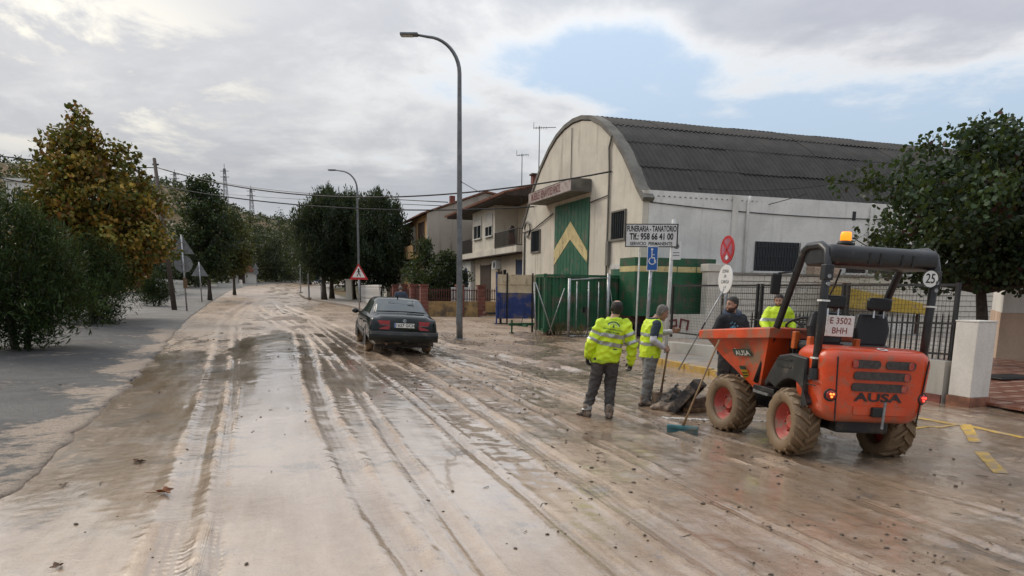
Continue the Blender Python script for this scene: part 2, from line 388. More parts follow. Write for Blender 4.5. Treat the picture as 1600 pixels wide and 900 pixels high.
def road_material():
    m, nt, b = bsdf('mud')
    geo = nd(nt, 'ShaderNodeTexCoord').outputs['Object']
    at = lambda n: nd(nt, 'ShaderNodeAttribute', attribute_name=n).outputs['Fac']
    wet, tr, tone = at('wet'), at('track'), at('tone')
    rt = nd(nt, 'ShaderNodeMapping'); lk(nt, geo, rt.inputs[0]); rt.inputs['Rotation'].default_value = (0, 0, -TH)
    st = nd(nt, 'ShaderNodeMapping'); lk(nt, rt.outputs[0], st.inputs[0]); st.inputs['Scale'].default_value = (1, .09, 1)
    sx = nd(nt, 'ShaderNodeSeparateXYZ'); lk(nt, rt.outputs[0], sx.inputs[0])
    n1 = noise(nt, geo, 1.6, 7, .62, .4); n2 = noise(nt, geo, 9, 7, .68, .3); n3 = noise(nt, geo, 60, 5, .7); sk = noise(nt, st.outputs[0], 9, 7, .7, .5)
    rough_ = ramp(nt, tone, .25, .7)
    t = math_(nt, 'ADD', tone, math_(nt, 'MULTIPLY', math_(nt, 'SUBTRACT', n2, .5), .9), clamp=False)
    t = math_(nt, 'ADD', t, math_(nt, 'MULTIPLY', math_(nt, 'SUBTRACT', sk, .5), .9), clamp=True)
    c = mixc(nt, t, (.56, .435, .325), (.27, .176, .106))
    c = mixc(nt, math_(nt, 'MULTIPLY', ramp(nt, n1, .50, .70), .45), c, (.47, .42, .365))
    c = mixc(nt, math_(nt, 'MULTIPLY', ramp(nt, n3, .54, .66), math_(nt, 'ADD', .22, math_(nt, 'MULTIPLY', rough_, .34))), c, (.12, .086, .06))
    c = mixc(nt, math_(nt, 'MULTIPLY', ramp(nt, sk, .56, .72), math_(nt, 'MULTIPLY', rough_, .42)), c, (.15, .102, .068))
    gr = noise(nt, geo, 170, 3, .7); c = mixc(nt, math_(nt, 'MULTIPLY', ramp(nt, gr, .52, .64), .38), c, (.12, .092, .07)); c = mixc(nt, math_(nt, 'MULTIPLY', ramp(nt, noise(nt, geo, 24, 6, .75), .60, .68), .55), c, (.14, .10, .07))
    c = mixc(nt, math_(nt, 'MULTIPLY', wet, .25), c, (.20, .15, .108))
    asp = math_(nt, 'MULTIPLY', math_(nt, 'MULTIPLY', ramp(nt, noise(nt, geo, .9, 6, .7, .5), .55, .64), ramp(nt, n3, .36, .55)), .6)
    c = mixc(nt, asp, c, (.085, .088, .09))
    lk(nt, c, b.inputs['Base Color'])
    r = ramp(nt, math_(nt, 'ADD', wet, math_(nt, 'MULTIPLY', math_(nt, 'SUBTRACT', n2, .5), .6)), .05, .70, .40, .06)
    lk(nt, r, b.inputs['Roughness']); b.inputs['Specular IOR Level'].default_value = .5
    tread = math_(nt, 'MULTIPLY', math_(nt, 'SINE', math_(nt, 'ADD', math_(nt, 'MULTIPLY', sx.outputs[1], 78.), math_(nt, 'MULTIPLY', n2, 5.))), math_(nt, 'MULTIPLY', math_(nt, 'MULTIPLY', tr, ramp(nt, n1, .35, .6)), .13))
    hh = math_(nt, 'ADD', math_(nt, 'MULTIPLY', n2, math_(nt, 'ADD', .25, math_(nt, 'MULTIPLY', rough_, .9))), math_(nt, 'MULTIPLY', n3, math_(nt, 'ADD', .10, math_(nt, 'MULTIPLY', rough_, .28))))
    hh = math_(nt, 'ADD', hh, math_(nt, 'MULTIPLY', sk, math_(nt, 'ADD', .12, math_(nt, 'MULTIPLY', rough_, .6)))); hh = math_(nt, 'ADD', hh, tread); hh = math_(nt, 'ADD', hh, math_(nt, 'MULTIPLY', math_(nt, 'SINE', math_(nt, 'MULTIPLY', at('lat'), 11.)), math_(nt, 'MULTIPLY', tr, .22)))
    bp = nd(nt, 'ShaderNodeBump'); bp.inputs['Distance'].default_value = .03
    lk(nt, math_(nt, 'SUBTRACT', .85, math_(nt, 'MULTIPLY', wet, .62)), bp.inputs['Strength']); lk(nt, hh, bp.inputs['Height'])
    lk(nt, bp.outputs[0], b.inputs['Normal'])
    # the water film lies over the mud with its own, calmer surface
    film = ramp(nt, math_(nt, 'ADD', wet, math_(nt, 'ADD', math_(nt, 'MULTIPLY', math_(nt, 'SUBTRACT', n1, .5), .9), math_(nt, 'MULTIPLY', math_(nt, 'SUBTRACT', n2, .5), .7))), .34, .52)
    lk(nt, film, b.inputs['Coat Weight']); b.inputs['Coat IOR'].default_value = 1.36
    lk(nt, ramp(nt, wet, .3, 1., .10, .03), b.inputs['Coat Roughness'])
    b2 = nd(nt, 'ShaderNodeBump'); b2.inputs['Distance'].default_value = .012; lk(nt, math_(nt, 'SUBTRACT', .42, math_(nt, 'MULTIPLY', wet, .36)), b2.inputs['Strength']); lk(nt, hh, b2.inputs['Height'])
    lk(nt, b2.outputs[0], b.inputs['Coat Normal'])
    return m
def asphalt_material():
    m, nt, b = bsdf('wet_asphalt')
    geo = nd(nt, 'ShaderNodeTexCoord').outputs['Object']
    n1 = noise(nt, geo, .55, 7, .62, .5); n2 = noise(nt, geo, 5, 7, .66, .3); n3 = noise(nt, geo, 48, 4, .7)
    n3b = noise(nt, geo, 21, 5, .75); c = mixc(nt, ramp(nt, n2, .3, .7), (.030, .031, .033), (.062, .063, .065))
    c = mixc(nt, math_(nt, 'MULTIPLY', ramp(nt, n3, .48, .60), .85), c, (.14, .14, .138))
    c = mixc(nt, math_(nt, 'MULTIPLY', ramp(nt, n3b, .50, .60), .75), c, (.020, .020, .021))
    c = mixc(nt, math_(nt, 'MULTIPLY', ramp(nt, math_(nt, 'ADD', nd(nt, 'ShaderNodeAttribute', attribute_name='crumble').outputs['Fac'], math_(nt, 'SUBTRACT', n2, .5)), .45, .6), .8), c, (.028, .027, .027))
    edge = nd(nt, 'ShaderNodeAttribute', attribute_name='silt').outputs['Fac']
    md = math_(nt, 'ADD', math_(nt, 'ADD', n1, math_(nt, 'MULTIPLY', edge, .22)), math_(nt, 'MULTIPLY', math_(nt, 'SUBTRACT', n2, .5), .5))
    c = mixc(nt, math_(nt, 'MULTIPLY', ramp(nt, md, .59, .72), .85), c, (.40, .31, .235))
    c = mixc(nt, math_(nt, 'MULTIPLY', ramp(nt, n3b, .50, .62), .55), c, (.09, .075, .06)); c = mixc(nt, math_(nt, 'MULTIPLY', ramp(nt, n3, .52, .62), .5), c, (.055, .05, .045))
    far = nd(nt, 'ShaderNodeAttribute', attribute_name='mudded').outputs['Fac']
    c = mixc(nt, math_(nt, 'MULTIPLY', ramp(nt, math_(nt, 'ADD', far, math_(nt, 'SUBTRACT', md, .5)), .35, .8), .9), c, (.17, .158, .142))
    lk(nt, c, b.inputs['Base Color'])
    lk(nt, ramp(nt, n1, .35, .65, .5, .75), b.inputs['Roughness']); b.inputs['Specular IOR Level'].default_value = .3
    bp = nd(nt, 'ShaderNodeBump'); bp.inputs['Strength'].default_value = 1.; bp.inputs['Distance'].default_value = .02; lk(nt, math_(nt, 'ADD', n3, n3b), bp.inputs['Height'])
    lk(nt, bp.outputs[0], b.inputs['Normal'])
    return m
road_material(); asphalt_material()
mat('earth', (.10, .085, .06), .9, var=.35, scale=.08, col2=(.075, .085, .045), bump=.4)
mat('concrete', (.25, .235, .21), .75, var=.3, scale=1.2, bump=.35, dirt=.5, dirtcol=(.27, .21, .16), dscale=1.1)
mat('kerbstone', (.30, .285, .26), .7, var=.25, scale=3, bump=.4, dirt=.6, dirtcol=(.27, .205, .15), dscale=2.5)
mat('yellow_paint', (.50, .31, .05), .55, var=.25, scale=5, bump=.2, dirt=.45, dirtcol=(.30, .22, .15), dscale=6)
mat('white_line', (.50, .47, .43), .5, dirt=.45, dirtcol=(.36, .28, .21), dscale=4)
mat('red_tile', (.22, .085, .055), .30, var=.3, scale=3, bump=.15, dirt=.35, dirtcol=(.28, .19, .14), dscale=2)
mat('stone_clod', (.085, .06, .042), .75, var=.4, scale=20, bump=.3)
mat('twig', (.055, .038, .025), .8)
mat('dry_leaf', (.22, .075, .022), .6, var=.4, scale=30)
mat('brown_leaf', (.13, .075, .04), .7, var=.4, scale=30)

def sheet(name, avals, cols, f_edges, f_height, material, attrs=None, skirt=0.):
    """a ground sheet in street coordinates: rows at avals, columns spread between its two edges"""
    a = np.repeat(avals[:, None], cols, 1); e0, e1 = f_edges(avals)
    t = np.linspace(0, 1, cols)[None, :]; b = e0[:, None]*(1-t)+e1[:, None]*t
    x = b*math.cos(TH)-a*math.sin(TH); y = b*math.sin(TH)+a*math.cos(TH)
    z, at = f_height(a, b, G(x, y))
    v = np.stack([x, y, z], -1)
    r, c = a.shape
    if skirt:
        for side in (0, -1):
            pass
    idx = np.arange(r*c).reshape(r, c)
    f = np.stack([idx[:-1, :-1], idx[:-1, 1:], idx[1:, 1:], idx[1:, :-1]], -1).reshape(-1, 4)
    v = v.reshape(-1, 3)
    if skirt:
        n0 = len(v); ex = []; ef = []
        for col in (0, c-1):
            o = n0+len(ex)*r
            q = v[idx[:, col]].copy(); q[:, 2] -= skirt; ex.append(q)
            k = np.arange(r-1)
            if col == 0: ef.append(np.stack([idx[:-1, col], idx[1:, col], o+k+1, o+k], -1))
            else: ef.append(np.stack([idx[1:, col], idx[:-1, col], o+k, o+k+1], -1))
        v = np.concatenate([v]+ex); f = np.concatenate([f]+ef)
        at = {k: np.concatenate([q.ravel(), np.tile(q[:, 0], 1), q[:, -1]]) for k, q in at.items()}
    else: at = {k: q.ravel() for k, q in at.items()}
    me = npmesh(name, v, f, None, True, at)
    return tag(link(name, me, material), kind='structure')
def make_ground():
    # far terrain: the plain and the olive hill
    th = np.concatenate([np.linspace(-math.pi, -1.3, 24, False), np.linspace(-1.3, 1.3, 150), np.linspace(1.3, math.pi, 24)[1:]])
    rr = np.concatenate([[2], np.geomspace(6, 1400, 90)])
    TT, RR = np.meshgrid(th, rr); x = RR*np.sin(TT); y = RR*np.cos(TT)
    sheet_z = terrain(x, y)
    r, c = x.shape; idx = np.arange(r*c).reshape(r, c)
    f = np.stack([idx[:-1, :-1], idx[:-1, 1:], idx[1:, 1:], idx[1:, :-1]], -1).reshape(-1, 4)
    me = npmesh('ground', np.stack([x, y, sheet_z], -1).reshape(-1, 3), f[:, ::-1], None, True)
    tag(link('ground', me, 'hill_earth'), kind='structure')
    av = np.concatenate([np.arange(-6, 3, .25), np.arange(3, 13, .042), np.geomspace(13, 36, 300)[:-1], np.geomspace(36, 155, 130)])
    def hroad(a, b, g):
        h, wet, tr, tone = mud(a, b); return g+h, {'wet': wet, 'track': tr, 'tone': tone, 'lat': mud.lat}
    sheet('road', av, 270, lambda a: (bL(a)-.05, bR(a)+.05), hroad, 'mud')
    av = np.concatenate([np.arange(-8, 4, .3), np.geomspace(4, 40, 260), np.geomspace(41, 150, 80)])
    def hleft(a, b, g):
        e = bL(a)-b; h = .012*sstep(e, 0, .35)+.012*np.clip(e, 0, 9)+.016*(fbm(a*1.6, b*1.6, 4, 21)-.5)+.006*(fbm(a*9, b*9, 3, 22)-.5)
        return g+.015+h, {'crumble': (1-sstep(e, .2, .9))*(.25+.5*fbm(a*.8, b*0, 3, 91)), 'silt': 1-sstep(e, .0, 1.3), 'mudded': sstep(a+(fbm(a*.3, b*.6, 4, 23)-.5)*16, 22, 40)}
    sheet('pavement_left', av, 90, lambda a: (bL(a)-14+.06*a, bL(a)-.02+.30*(fbm(a*1.6, a*0, 6, 24)-.5)), hleft, 'wet_asphalt', skirt=.15)
    av = np.arange(10.3, 17.1, .12)
    def hr(k):
        def q(a, b, g): return g+k+.01*(fbm(a*2, b*2, 4, 31)-.5), {}
        return q
    sheet('pavement_right', av, 14, lambda a: (a*0+8.92, a*0+10.42), hr(.06), 'concrete', skirt=.2)
    sheet('yard', np.arange(-8, 41, .5), 40, lambda a: (a*0+10.40, a*0+36), lambda a, b, g: (g-.01+.12*sstep(b, 10, 30), {}), 'concrete')
    sheet('pavement_far', np.arange(38.6, 110, .7), 8, lambda a: (bR(a)+.12, bR(a)+3.6), hr(.10), 'concrete', skirt=.25)
    # garden ground behind the far pavement
    sheet('garden', np.arange(38.8, 75, .8), 14, lambda a: (bR(a)+3.5, a*0+22), lambda a, b, g: (g+.05, {}), 'earth')
    # kerbs, laid stone by stone along the two right-hand edges
    k = MB().box(-.075, .075, -.48, .48, -.12, .10).mesh('kerbstone')
    for nm, cur, a0, a1, mt in (('kerb_right', lambda a: 8.82, 10.2, 17.0, None), ('kerb_far', lambda a: float(bR(a)), 38.9, 75, 'kerbstone')):
        rt = bpy.data.objects.new(nm, None); C.objects.link(rt); tag(rt, kind='structure')
        a = a0; i = 0
        while a < a1:
            b = cur(a+.5); p = S(b, a+.5); d = S(cur(a+1), a+1)-S(cur(a), a)
            me = k
            o = bpy.data.objects.new('kerbstone', me); C.objects.link(o); o.parent = rt
            if not me.materials: me.materials.append(MATS['kerbstone'])
            if nm == 'kerb_right' and 11.9 < a < 15.5:
                o.data = yk if i else yk
            o.location = (p.x, p.y, g1(p)+.03+random.uniform(-.008, .008)); o.rotation_euler = (random.uniform(-.01, .01), random.uniform(-.02, .02), math.atan2(-d.x, d.y))
            a += 1.0; i += 1
yk = MB().box(-.075, .075, -.48, .48, -.12, .10).mesh('kerbstone'); yk.materials.append(MATS['yellow_paint'])
RIDGE = [(-900, 270), (0, 303), (60, 300), (150, 304), (257, 310), (277, 312), (341, 334), (390, 347), (462, 358), (540, 380), (640, 405), (800, 428), (1200, 440), (1700, 446), (2600, 450)]
RZ_ = np.array([((ray(u, v).x/ray(u, v).y), ray(u, v).z/ray(u, v).y) for u, v in RIDGE])
def terrain(x, y):
    d = np.sqrt(x*x+y*y); q = np.where(y > 1, x/np.maximum(y, 1), np.sign(x)*50)
    hr = np.interp(q, RZ_[:, 0], RZ_[:, 1])*470+CZ
    base = G(x, np.minimum(y, 130))-.35
    t = sstep(d, 135, 470)
    und = (fbm(x*.012+50, y*.012+50, 4, 40)-.5)*14*t*(1-sstep(d, 400, 470))
    z = base*(1-t)+np.maximum(hr, base)*t+und-sstep(d, 470, 1400)*40
    return np.where(y > 0, z, base)
def hill_material():
    m, nt, b = bsdf('hill_earth')
    geo = nd(nt, 'ShaderNodeTexCoord').outputs['Object']
    n1 = noise(nt, geo, .018, 6, .6, .3); n2 = noise(nt, geo, .25, 5, .6)
    c = mixc(nt, ramp(nt, n1, .42, .60), (.16, .105, .06), (.055, .065, .03))
    c = mixc(nt, math_(nt, 'MULTIPLY', ramp(nt, n2, .45, .65), .5), c, (.035, .045, .022))
    lk(nt, c, b.inputs['Base Color']); b.inputs['Roughness'].default_value = .95; b.inputs['Specular IOR Level'].default_value = .1
hill_material()
make_ground()
# painted lines: a yellow bay line with its hatching, and the worn white centre dashes further up
def strip(name, pts, w, m, n=14, lift=.005):
    q = [ab(P(u, v)) for u, v in pts]; mb = MB(); pr = None
    L = []
    for i in range(len(q)-1):
        for t in range(n): L.append((q[i][0]+(q[i+1][0]-q[i][0])*t/n, q[i][1]+(q[i+1][1]-q[i][1])*t/n))
    L.append(q[-1])
    for i, (a, b) in enumerate(L):
        j = min(i+1, len(L)-1); k = max(i-1, 0); da, db = L[j][0]-L[k][0], L[j][1]-L[k][1]; l = math.hypot(da, db)
        na, nb = -db/l*w/2, da/l*w/2; row = []
        for s in (-1, -.5, 0, .5, 1):
            aa, bb = a+na*s, b+nb*s; p = S(bb, aa); h = float(mud(np.array([aa]), np.array([bb]))[0][0]) if bb < bR(aa) else .06
            row.append((p.x, p.y, g1(p)+h+lift))
        if pr:
            for s in range(4): mb.quad(pr[s], pr[s+1], row[s+1], row[s])
        pr = row
    return tag(mb.build(name, m), kind='structure')
strip('road_marking', [(1425, 652), (1500, 664), (1598, 684)], .10, 'yellow_paint')
strip('road_marking', [(1404, 672), (1505, 663)], .075, 'yellow_paint')
strip('road_marking', [(1508, 664), (1524, 690)], .14, 'yellow_paint')
strip('road_marking', [(1533, 706), (1564, 740)], .14, 'yellow_paint')
strip('road_marking', [(422, 470), (444, 490)], .14, 'white_line', lift=.03)
# clods, gravel and twigs lying in the mud
def debris():
    base = MB().ball((0, 0, 0), 1, 6, 3); bv = np.array(base.v); bf = base.f
    mb = MB(); N = 16000
    A = 3.0+24*rng.random(N)**1.4; B = rng.uniform(-2.2, 8.4, N)
    keep = (rng.random(N) < .16+.84*sstep(B, 1, 3.5)) & (fbm(A*.8, B*1.5, 3, 50) > rng.uniform(.42, .62, N))
    A, B = A[keep][:3400], B[keep][:3400]; H = mud(A, B)[0]
    for a, b, h in zip(A, B, H):
        s = .003+.012*rng.random()**5*(1+.06*a); p = S(b, a)
        q = bv*np.array([s*rng.uniform(.7, 1.6), s*rng.uniform(.7, 1.3), s*.7])*(1+.35*(rng.random((len(bv), 1))-.5))
        mb.add([(p.x+v[0], p.y+v[1], g1(p)+h+s*.2+v[2]) for v in q], bf)
    o = mb.build('gravel', 'stone_clod'); tag(o, 'small dark clods and gravel strewn over the muddy road', 'gravel', kind='stuff')
    mb = MB()
    for i in range(420):
        a = rng.uniform(3.2, 24); b = rng.uniform(-1.8, 8); p = S(b, a)
        h = g1(p)+float(mud(np.array([a]), np.array([b]))[0][0])+.006; an = rng.uniform(0, 6.3); l = rng.uniform(.03, .13)
        if rng.random() > .25+.75*(b > 1.5): continue
        d = Vector((math.cos(an), math.sin(an), 0)); e = Vector((-d.y, d.x, 0))
        mb.tube([(p.x, p.y, h), tuple(Vector((p.x, p.y, h+.004))+d*l*.5+e*l*.12), tuple(Vector((p.x, p.y, h))+d*l)], [.003, .0035, .0015], 4)
    tag(mb.build('twigs', 'twig'), 'thin dark twigs scattered on the muddy road', 'twigs', kind='stuff')
debris()
def mud_heap(u, v, rx, ry, h, label):
    c = P(u, v); n = 26; vs = []; fs = []
    for i in range(n+1):
        for j in range(n+1):
            x = (i/n*2-1); y = (j/n*2-1); X = c.x+x*rx; Y = c.y+y*ry
            k = max(0, 1-x*x-y*y)**.8; a, b = ab((X, Y))
            vs.append((X, Y, float(G(X, Y))-.03+k*h*(.4+1.3*float(fbm(np.array(X*3.), np.array(Y*3.), 5, 60)))))
    for i in range(n):
        for j in range(n): q = i*(n+1)+j; fs.append((q, q+n+1, q+n+2, q+1))
    tag(MB().add(vs, fs).build('mud_heap', 'wet_heap', smooth=True), label, 'mud')
mat('wet_heap', (.20, .14, .095), .5, var=.4, scale=9, bump=.8, bscale=40)
mud_heap(858, 571, .38, .5, .13, 'low heap of dark mud on the road behind the worker in the jacket')
mud_heap(445, 498, .9, 1.6, .12, 'long low mud ridge between the wheel tracks far up the road')
mud_heap(385, 507, .3, .5, .08, 'small dark mud lump beside the long puddle')
mud_heap(800, 545, 1.3, .9, .10, 'wide brown silt bank beside the lamp post pavement')
mud_heap(745, 552, .8, .4, .10, 'brown mud clump on the road just past the lamp post foot')
mud_heap(690, 522, .7, .6, .09, 'brown mud clump between the car and the lamp post')
mud_heap(880, 560, .7, .35, .07, 'flat mud clump at the road edge behind the worker in the jacket')
mud_heap(600, 566, .5, .3, .05, 'thin mud clump on the road just behind the car')
mud_heap(470, 512, .6, .5, .09, 'brown mud clump in the middle of the road beyond the tracks')
mud_heap(205, 566, .45, .3, .07, 'tan mud pile at the edge of the asphalt pavement')
mud_heap(1000, 574, .5, .3, .06, 'low mud clump behind the worker in the vest')
def fallen_leaf(u, v, s, m, label, rot):
    c = P(u, v); a, b = ab(c); z = c.z+float(mud(np.array([a]), np.array([b]))[0][0])
    pts = []
    for k in range(20):
        t = 2*math.pi*k/20; r = (1 if k % 4 == 0 else (.62 if k % 2 == 0 else .5))*(1-.25*math.sin(t))
        pts.append((r*math.cos(t), r*math.sin(t), .25*math.sin(2*t)+.18))
    mb = MB(T(c.x, c.y, z+.012) @ RZ(rot) @ Matrix.Scale(s, 4)); n = len(pts)
    mb.add([(0, 0, 0)]+pts, [(0, k+1, (k+1) % n+1) for k in range(n)]); mb.add([(0, 0, -.04)]+[(x, y, z_-.04) for x, y, z_ in pts], [(0, (k+1) % n+1, k+1) for k in range(n)])
    mb.tube([(0, 0, 0), (-1.0, .1, .05), (-1.6, .3, .12)], .04, 4)
    tag(mb.build('fallen_leaf', m), label, 'leaf', 'fallen leaves on the mud')
fallen_leaf(256, 774, .085, 'dry_leaf', 'orange fallen leaf lying on wet pink mud', 40)
fallen_leaf(215, 723, .07, 'brown_leaf', 'curled brown fallen leaf near the pavement edge', 110)
fallen_leaf(99, 761, .04, 'brown_leaf', 'small dark crumpled leaf on mud by the asphalt pavement', 200)
fallen_leaf(92, 887, .045, 'brown_leaf', 'dark crumpled leaf on mud, the one closest to the photographer', 300)
fallen_leaf(100, 604, .09, 'brown_leaf', 'tan fallen leaf on the dark asphalt pavement', 30)
# red paving tiles of the forecourt by the white pillar
def tiles():
    o = bpy.data.objects.new('forecourt', None); C.objects.link(o); tag(o, kind='structure')
    t = MB().box(-.192, .192, -.192, .192, -.03, .012).mesh('paving_tile'); t.materials.append(MATS['red_tile'])
    for i in range(15):
        for j in range(20):
            b, a = 10.95+.4*i, 5.6+.4*j
            p = S(b, a); q = bpy.data.objects.new('paving_tile', t); C.objects.link(q); q.parent = o
            q.location = (p.x, p.y, g1(p)+.06+random.uniform(-.003, .003)+.02*max(0, b-10)); q.rotation_euler = (0, -.02*math.cos(TH), TH)
tiles()
# ================================================================ buildings and walls on the right
plaster('cream_render', (.62, .57, .48), (.20, .17, .13), .55)
plaster('grey_render', (.71, .69, .65), (.24, .22, .20), .35)
plaster('white_render', (.66, .63, .58), (.30, .26, .22), .35)
plaster('plinth_render', (.42, .40, .36), (.24, .19, .15), .6)
plaster('pink_render', (.55, .40, .30), (.28, .19, .13), .3)
plaster('salmon_render', (.62, .52, .40), (.28, .21, .16), .35)
plaster('tan_render', (.50, .31, .15), (.18, .12, .08), .4)
plaster('stained_render', (.42, .375, .31), (.10, .085, .07), .85, scale=.5)
plaster('block', (.60, .56, .49), (.20, .17, .14), .4, scale=2)
mat('mortar', (.22, .20, .17), .9, bump=.3)
mat('roof_sheet', (.030, .027, .024), .85, var=.35, scale=1.3, bump=.25, col2=(.062, .056, .05))
mat('roof_rim', (.15, .14, .12), .85, var=.3, scale=1.5, bump=.2)
mat('green_paint', (.012, .105, .055), .5, var=.2, scale=2, dirt=.3, dirtcol=(.10, .10, .07), dscale=2)
mat('green_container', (.010, .085, .034), .5, var=.25, scale=1.5, dirt=.32, dirtcol=(.09, .07, .05), dscale=2)
mat('cream_paint', (.56, .46, .22), .6, var=.15, scale=2, dirt=.25, dirtcol=(.25, .18, .10))
mat('cream_panel', (.58, .48, .33), .6, var=.12, scale=2, dirt=.3, dirtcol=(.28, .2, .13))
mat('blue_paint', (.018, .045, .19), .5, var=.25, scale=2, dirt=.35, dirtcol=(.14, .11, .09), dscale=2)
mat('rust', (.09, .045, .03), .8, var=.4, scale=5)
mat('white_panel', (.62, .61, .58), .5, dirt=.25, dirtcol=(.3, .26, .22))
mat('white_plastic', (.68, .68, .66), .45, var=.06)
mat('red_paint', (.42, .02, .02), .45, var=.1)
mat('sign_faded', (.36, .30, .28), .6, var=.2, scale=2, dirt=.35, dirtcol=(.22, .16, .14))
mat('faded_red', (.13, .02, .02), .7, var=.3)
mat('brick_red', (.17, .055, .04), .8, var=.35, scale=4, bump=.4)
mat('railing_red', (.085, .022, .016), .6, var=.3, scale=6)
mat('black_iron', (.012, .012, .013), .5, var=.3, scale=10)
mat('dark_wood', (.05, .028, .018), .6, var=.3, scale=6)
mat('blue_door', (.02, .035, .075), .4)
mat('shutter', (.52, .49, .43), .6, var=.1)
mat('terracotta', (.20, .085, .05), .8, var=.4, scale=5, bump=.3)
mat('eave_brown', (.055, .036, .026), .8, var=.3, scale=4)
mat('galv', (.34, .345, .35), .45, .75, var=.25, scale=8, dirt=.15, dirtcol=(.2, .17, .14))
mat('lamp_grey', (.16, .165, .17), .45, .5, var=.2, scale=5)
mat('yellow_metal', (.50, .33, .03), .5, var=.2, scale=3, dirt=.3)
mat('ochre_render', (.36, .23, .10), .85, var=.3, scale=1.2, bump=.4, dirt=.4, dirtcol=(.12, .085, .055), dscale=1.5)
m, nt, b = bsdf('dark_glass'); setin(b, Base_Color=(.02, .024, .028, 1), Roughness=.06); b.inputs['Specular IOR Level'].default_value = .6
mat('black_text', (.012, .012, .013), .6)
def slab(mb, b0, b1, a0, a1, z0, z1): return mb.box(b0, b1, a0, a1, z0, z1)

# ---------------- arched warehouse (local x = b - 13 into the plot, local y = a - 31.5 along the street)
def warehouse():
    w = thing('warehouse', 'long cream warehouse with a round arched gable and dark corrugated roof', 'warehouse', S(13, 31.5), TH)
    HW = 6.95; LEN = 46
    half = [(0, 9.47), (1.0, 9.40), (2.0, 9.18), (3.0, 8.76), (4.2, 8.02), (5.2, 7.18), (5.9, 6.45), (6.5, 5.75)]
    arc = [(-x, z) for x, z in half[::-1]]+half[1:]
    from itertools import chain
    # facade with openings is built as a wall slab with door and windows set proud of / into it
    gp = [(-HW, -.4), (HW, -.4), (HW, 5.6)]+[(x, z-.12) for x, z in arc[::-1]]+[(-HW, 5.6)]
    mb = MB()
    mb.add([(0, y, z) for y, z in gp]+[(.25, y, z) for y, z in gp], [tuple(range(len(gp)))[::-1], tuple(range(len(gp), 2*len(gp)))]+[(i, (i+1) % len(gp), (i+1) % len(gp)+len(gp), i+len(gp)) for i in range(len(gp))])
    g = mb.build('gable_wall', 'cream_render', w)
    MB().box(.26, LEN, -HW, -HW+.25, -.4, 5.62).build('side_wall', 'grey_render', w)
    MB().box(.26, LEN, HW-.25, HW, -.4, 5.62).build('side_wall', 'grey_render', w)
    MB().box(LEN, LEN+.25, -HW, HW, -.4, 5.62).build('back_wall', 'grey_render', w)
    # rim of the gable: a curved concrete band standing proud
    mb = MB(); rs = []
    pts = [(-HW-.1, 5.25)]+arc+[(HW+.1, 5.25)]
    for i, (y, z) in enumerate(pts):
        p0 = pts[max(i-1, 0)]; p1 = pts[min(i+1, len(pts)-1)]; dy, dz = p1[0]-p0[0], p1[1]-p0[1]; l = math.hypot(dy, dz); ny, nz = -dz/l, dy/l
        rs.append([(-.06, y-ny*.07, z-nz*.07), (-.06, y+ny*.11, z+nz*.11), (.40, y+ny*.11, z+nz*.11), (.40, y-ny*.07, z-nz*.07)])
    mb.rings(rs).build('gable_rim', 'roof_rim', w)
    # corrugated sheets: rows run up the curve, columns along the roof
    L = [0]; ap = arc
    for i in range(1, len(ap)): L.append(L[-1]+math.hypot(ap[i][0]-ap[i-1][0], ap[i][1]-ap[i-1][1]))
    L = np.array(L); Y = np.array([p[0] for p in ap]); Z = np.array([p[1] for p in ap]); tot = L[-1]
    ext = .45
    def at(s):
        if s < 0: d = np.array([Y[0]-Y[1], Z[0]-Z[1]]); d /= np.hypot(*d); return Y[0]+d[0]*-s, Z[0]+d[1]*-s
        if s > tot: d = np.array([Y[-1]-Y[-2], Z[-1]-Z[-2]]); d /= np.hypot(*d); return Y[-1]+d[0]*(s-tot), Z[-1]+d[1]*(s-tot)
        return np.interp(s, L, Y), np.interp(s, L, Z)
    rows = 10; sw = 2.3; ncol = 20; NX = 56; NS = 5
    for r in range(rows):
        s0 = -ext+(tot+2*ext)*r/rows; s1 = -ext+(tot+2*ext)*(r+1)/rows
        up = 1 if r < rows/2 else -1
        vs = []; fs = []
        e0, e1 = (s0-.10, s1) if up > 0 else (s0, s1+.10)
        for k in range(NS+1):
            s = e0+(e1-e0)*k/NS; y, z = at(s); y2, z2 = at(s+.02); l = math.hypot(y2-y, z2-z); ny, nz = -(z2-z)/l, (y2-y)/l
            low = (1-k/NS) if up > 0 else k/NS
            for i in range(NX+1):
                x = i/NX*(sw+.03); h = .075+.030*math.sin(2*math.pi*x/.23)+.035*low
                vs.append((x, y+ny*h, z+nz*h))
        for k in range(NS):
            for i in range(NX): q = k*(NX+1)+i; fs.append((q, q+1, q+NX+2, q+NX+1))
        me = MB().add(vs, fs).mesh('roof_sheet', True); me.materials.append(MATS['roof_sheet'])
        for c in range(ncol if r < 6 else 0):
            o = link('roof_sheet', me, None, w); o.matrix_local = T(.36+c*sw, random.uniform(-.02, .02), random.uniform(-.012, .012)) @ RX(random.uniform(-.15, .15))
        if r >= 6:
            o = link('roof_strip', me, None, w); o.matrix_local = T(.36, 0, 0) @ Matrix.Diagonal((ncol, 1, 1, 1))
    MB().box(.3, LEN, -.25, .25, 9.55, 9.60).build('ridge_strip', 'roof_rim', w)
    # the tall green sliding door with its yellow chevron
    d = MB().box(-.05, .03, -2.15, 1.95, .1, 5.9).build('door', 'green_paint', w)
    MB().box(-.058, -.052, -.11, -.09, .1, 5.88).build('door_gap', 'black_iron', d)
    for y in (-1.75, -1.35, -.95, -.5, .3, .7, 1.1, 1.5): MB().box(-.058, -.0515, y-.008, y+.008, .15, 5.85).build('seam', 'green_container', d)
    ym, zt = -.1, 5.04
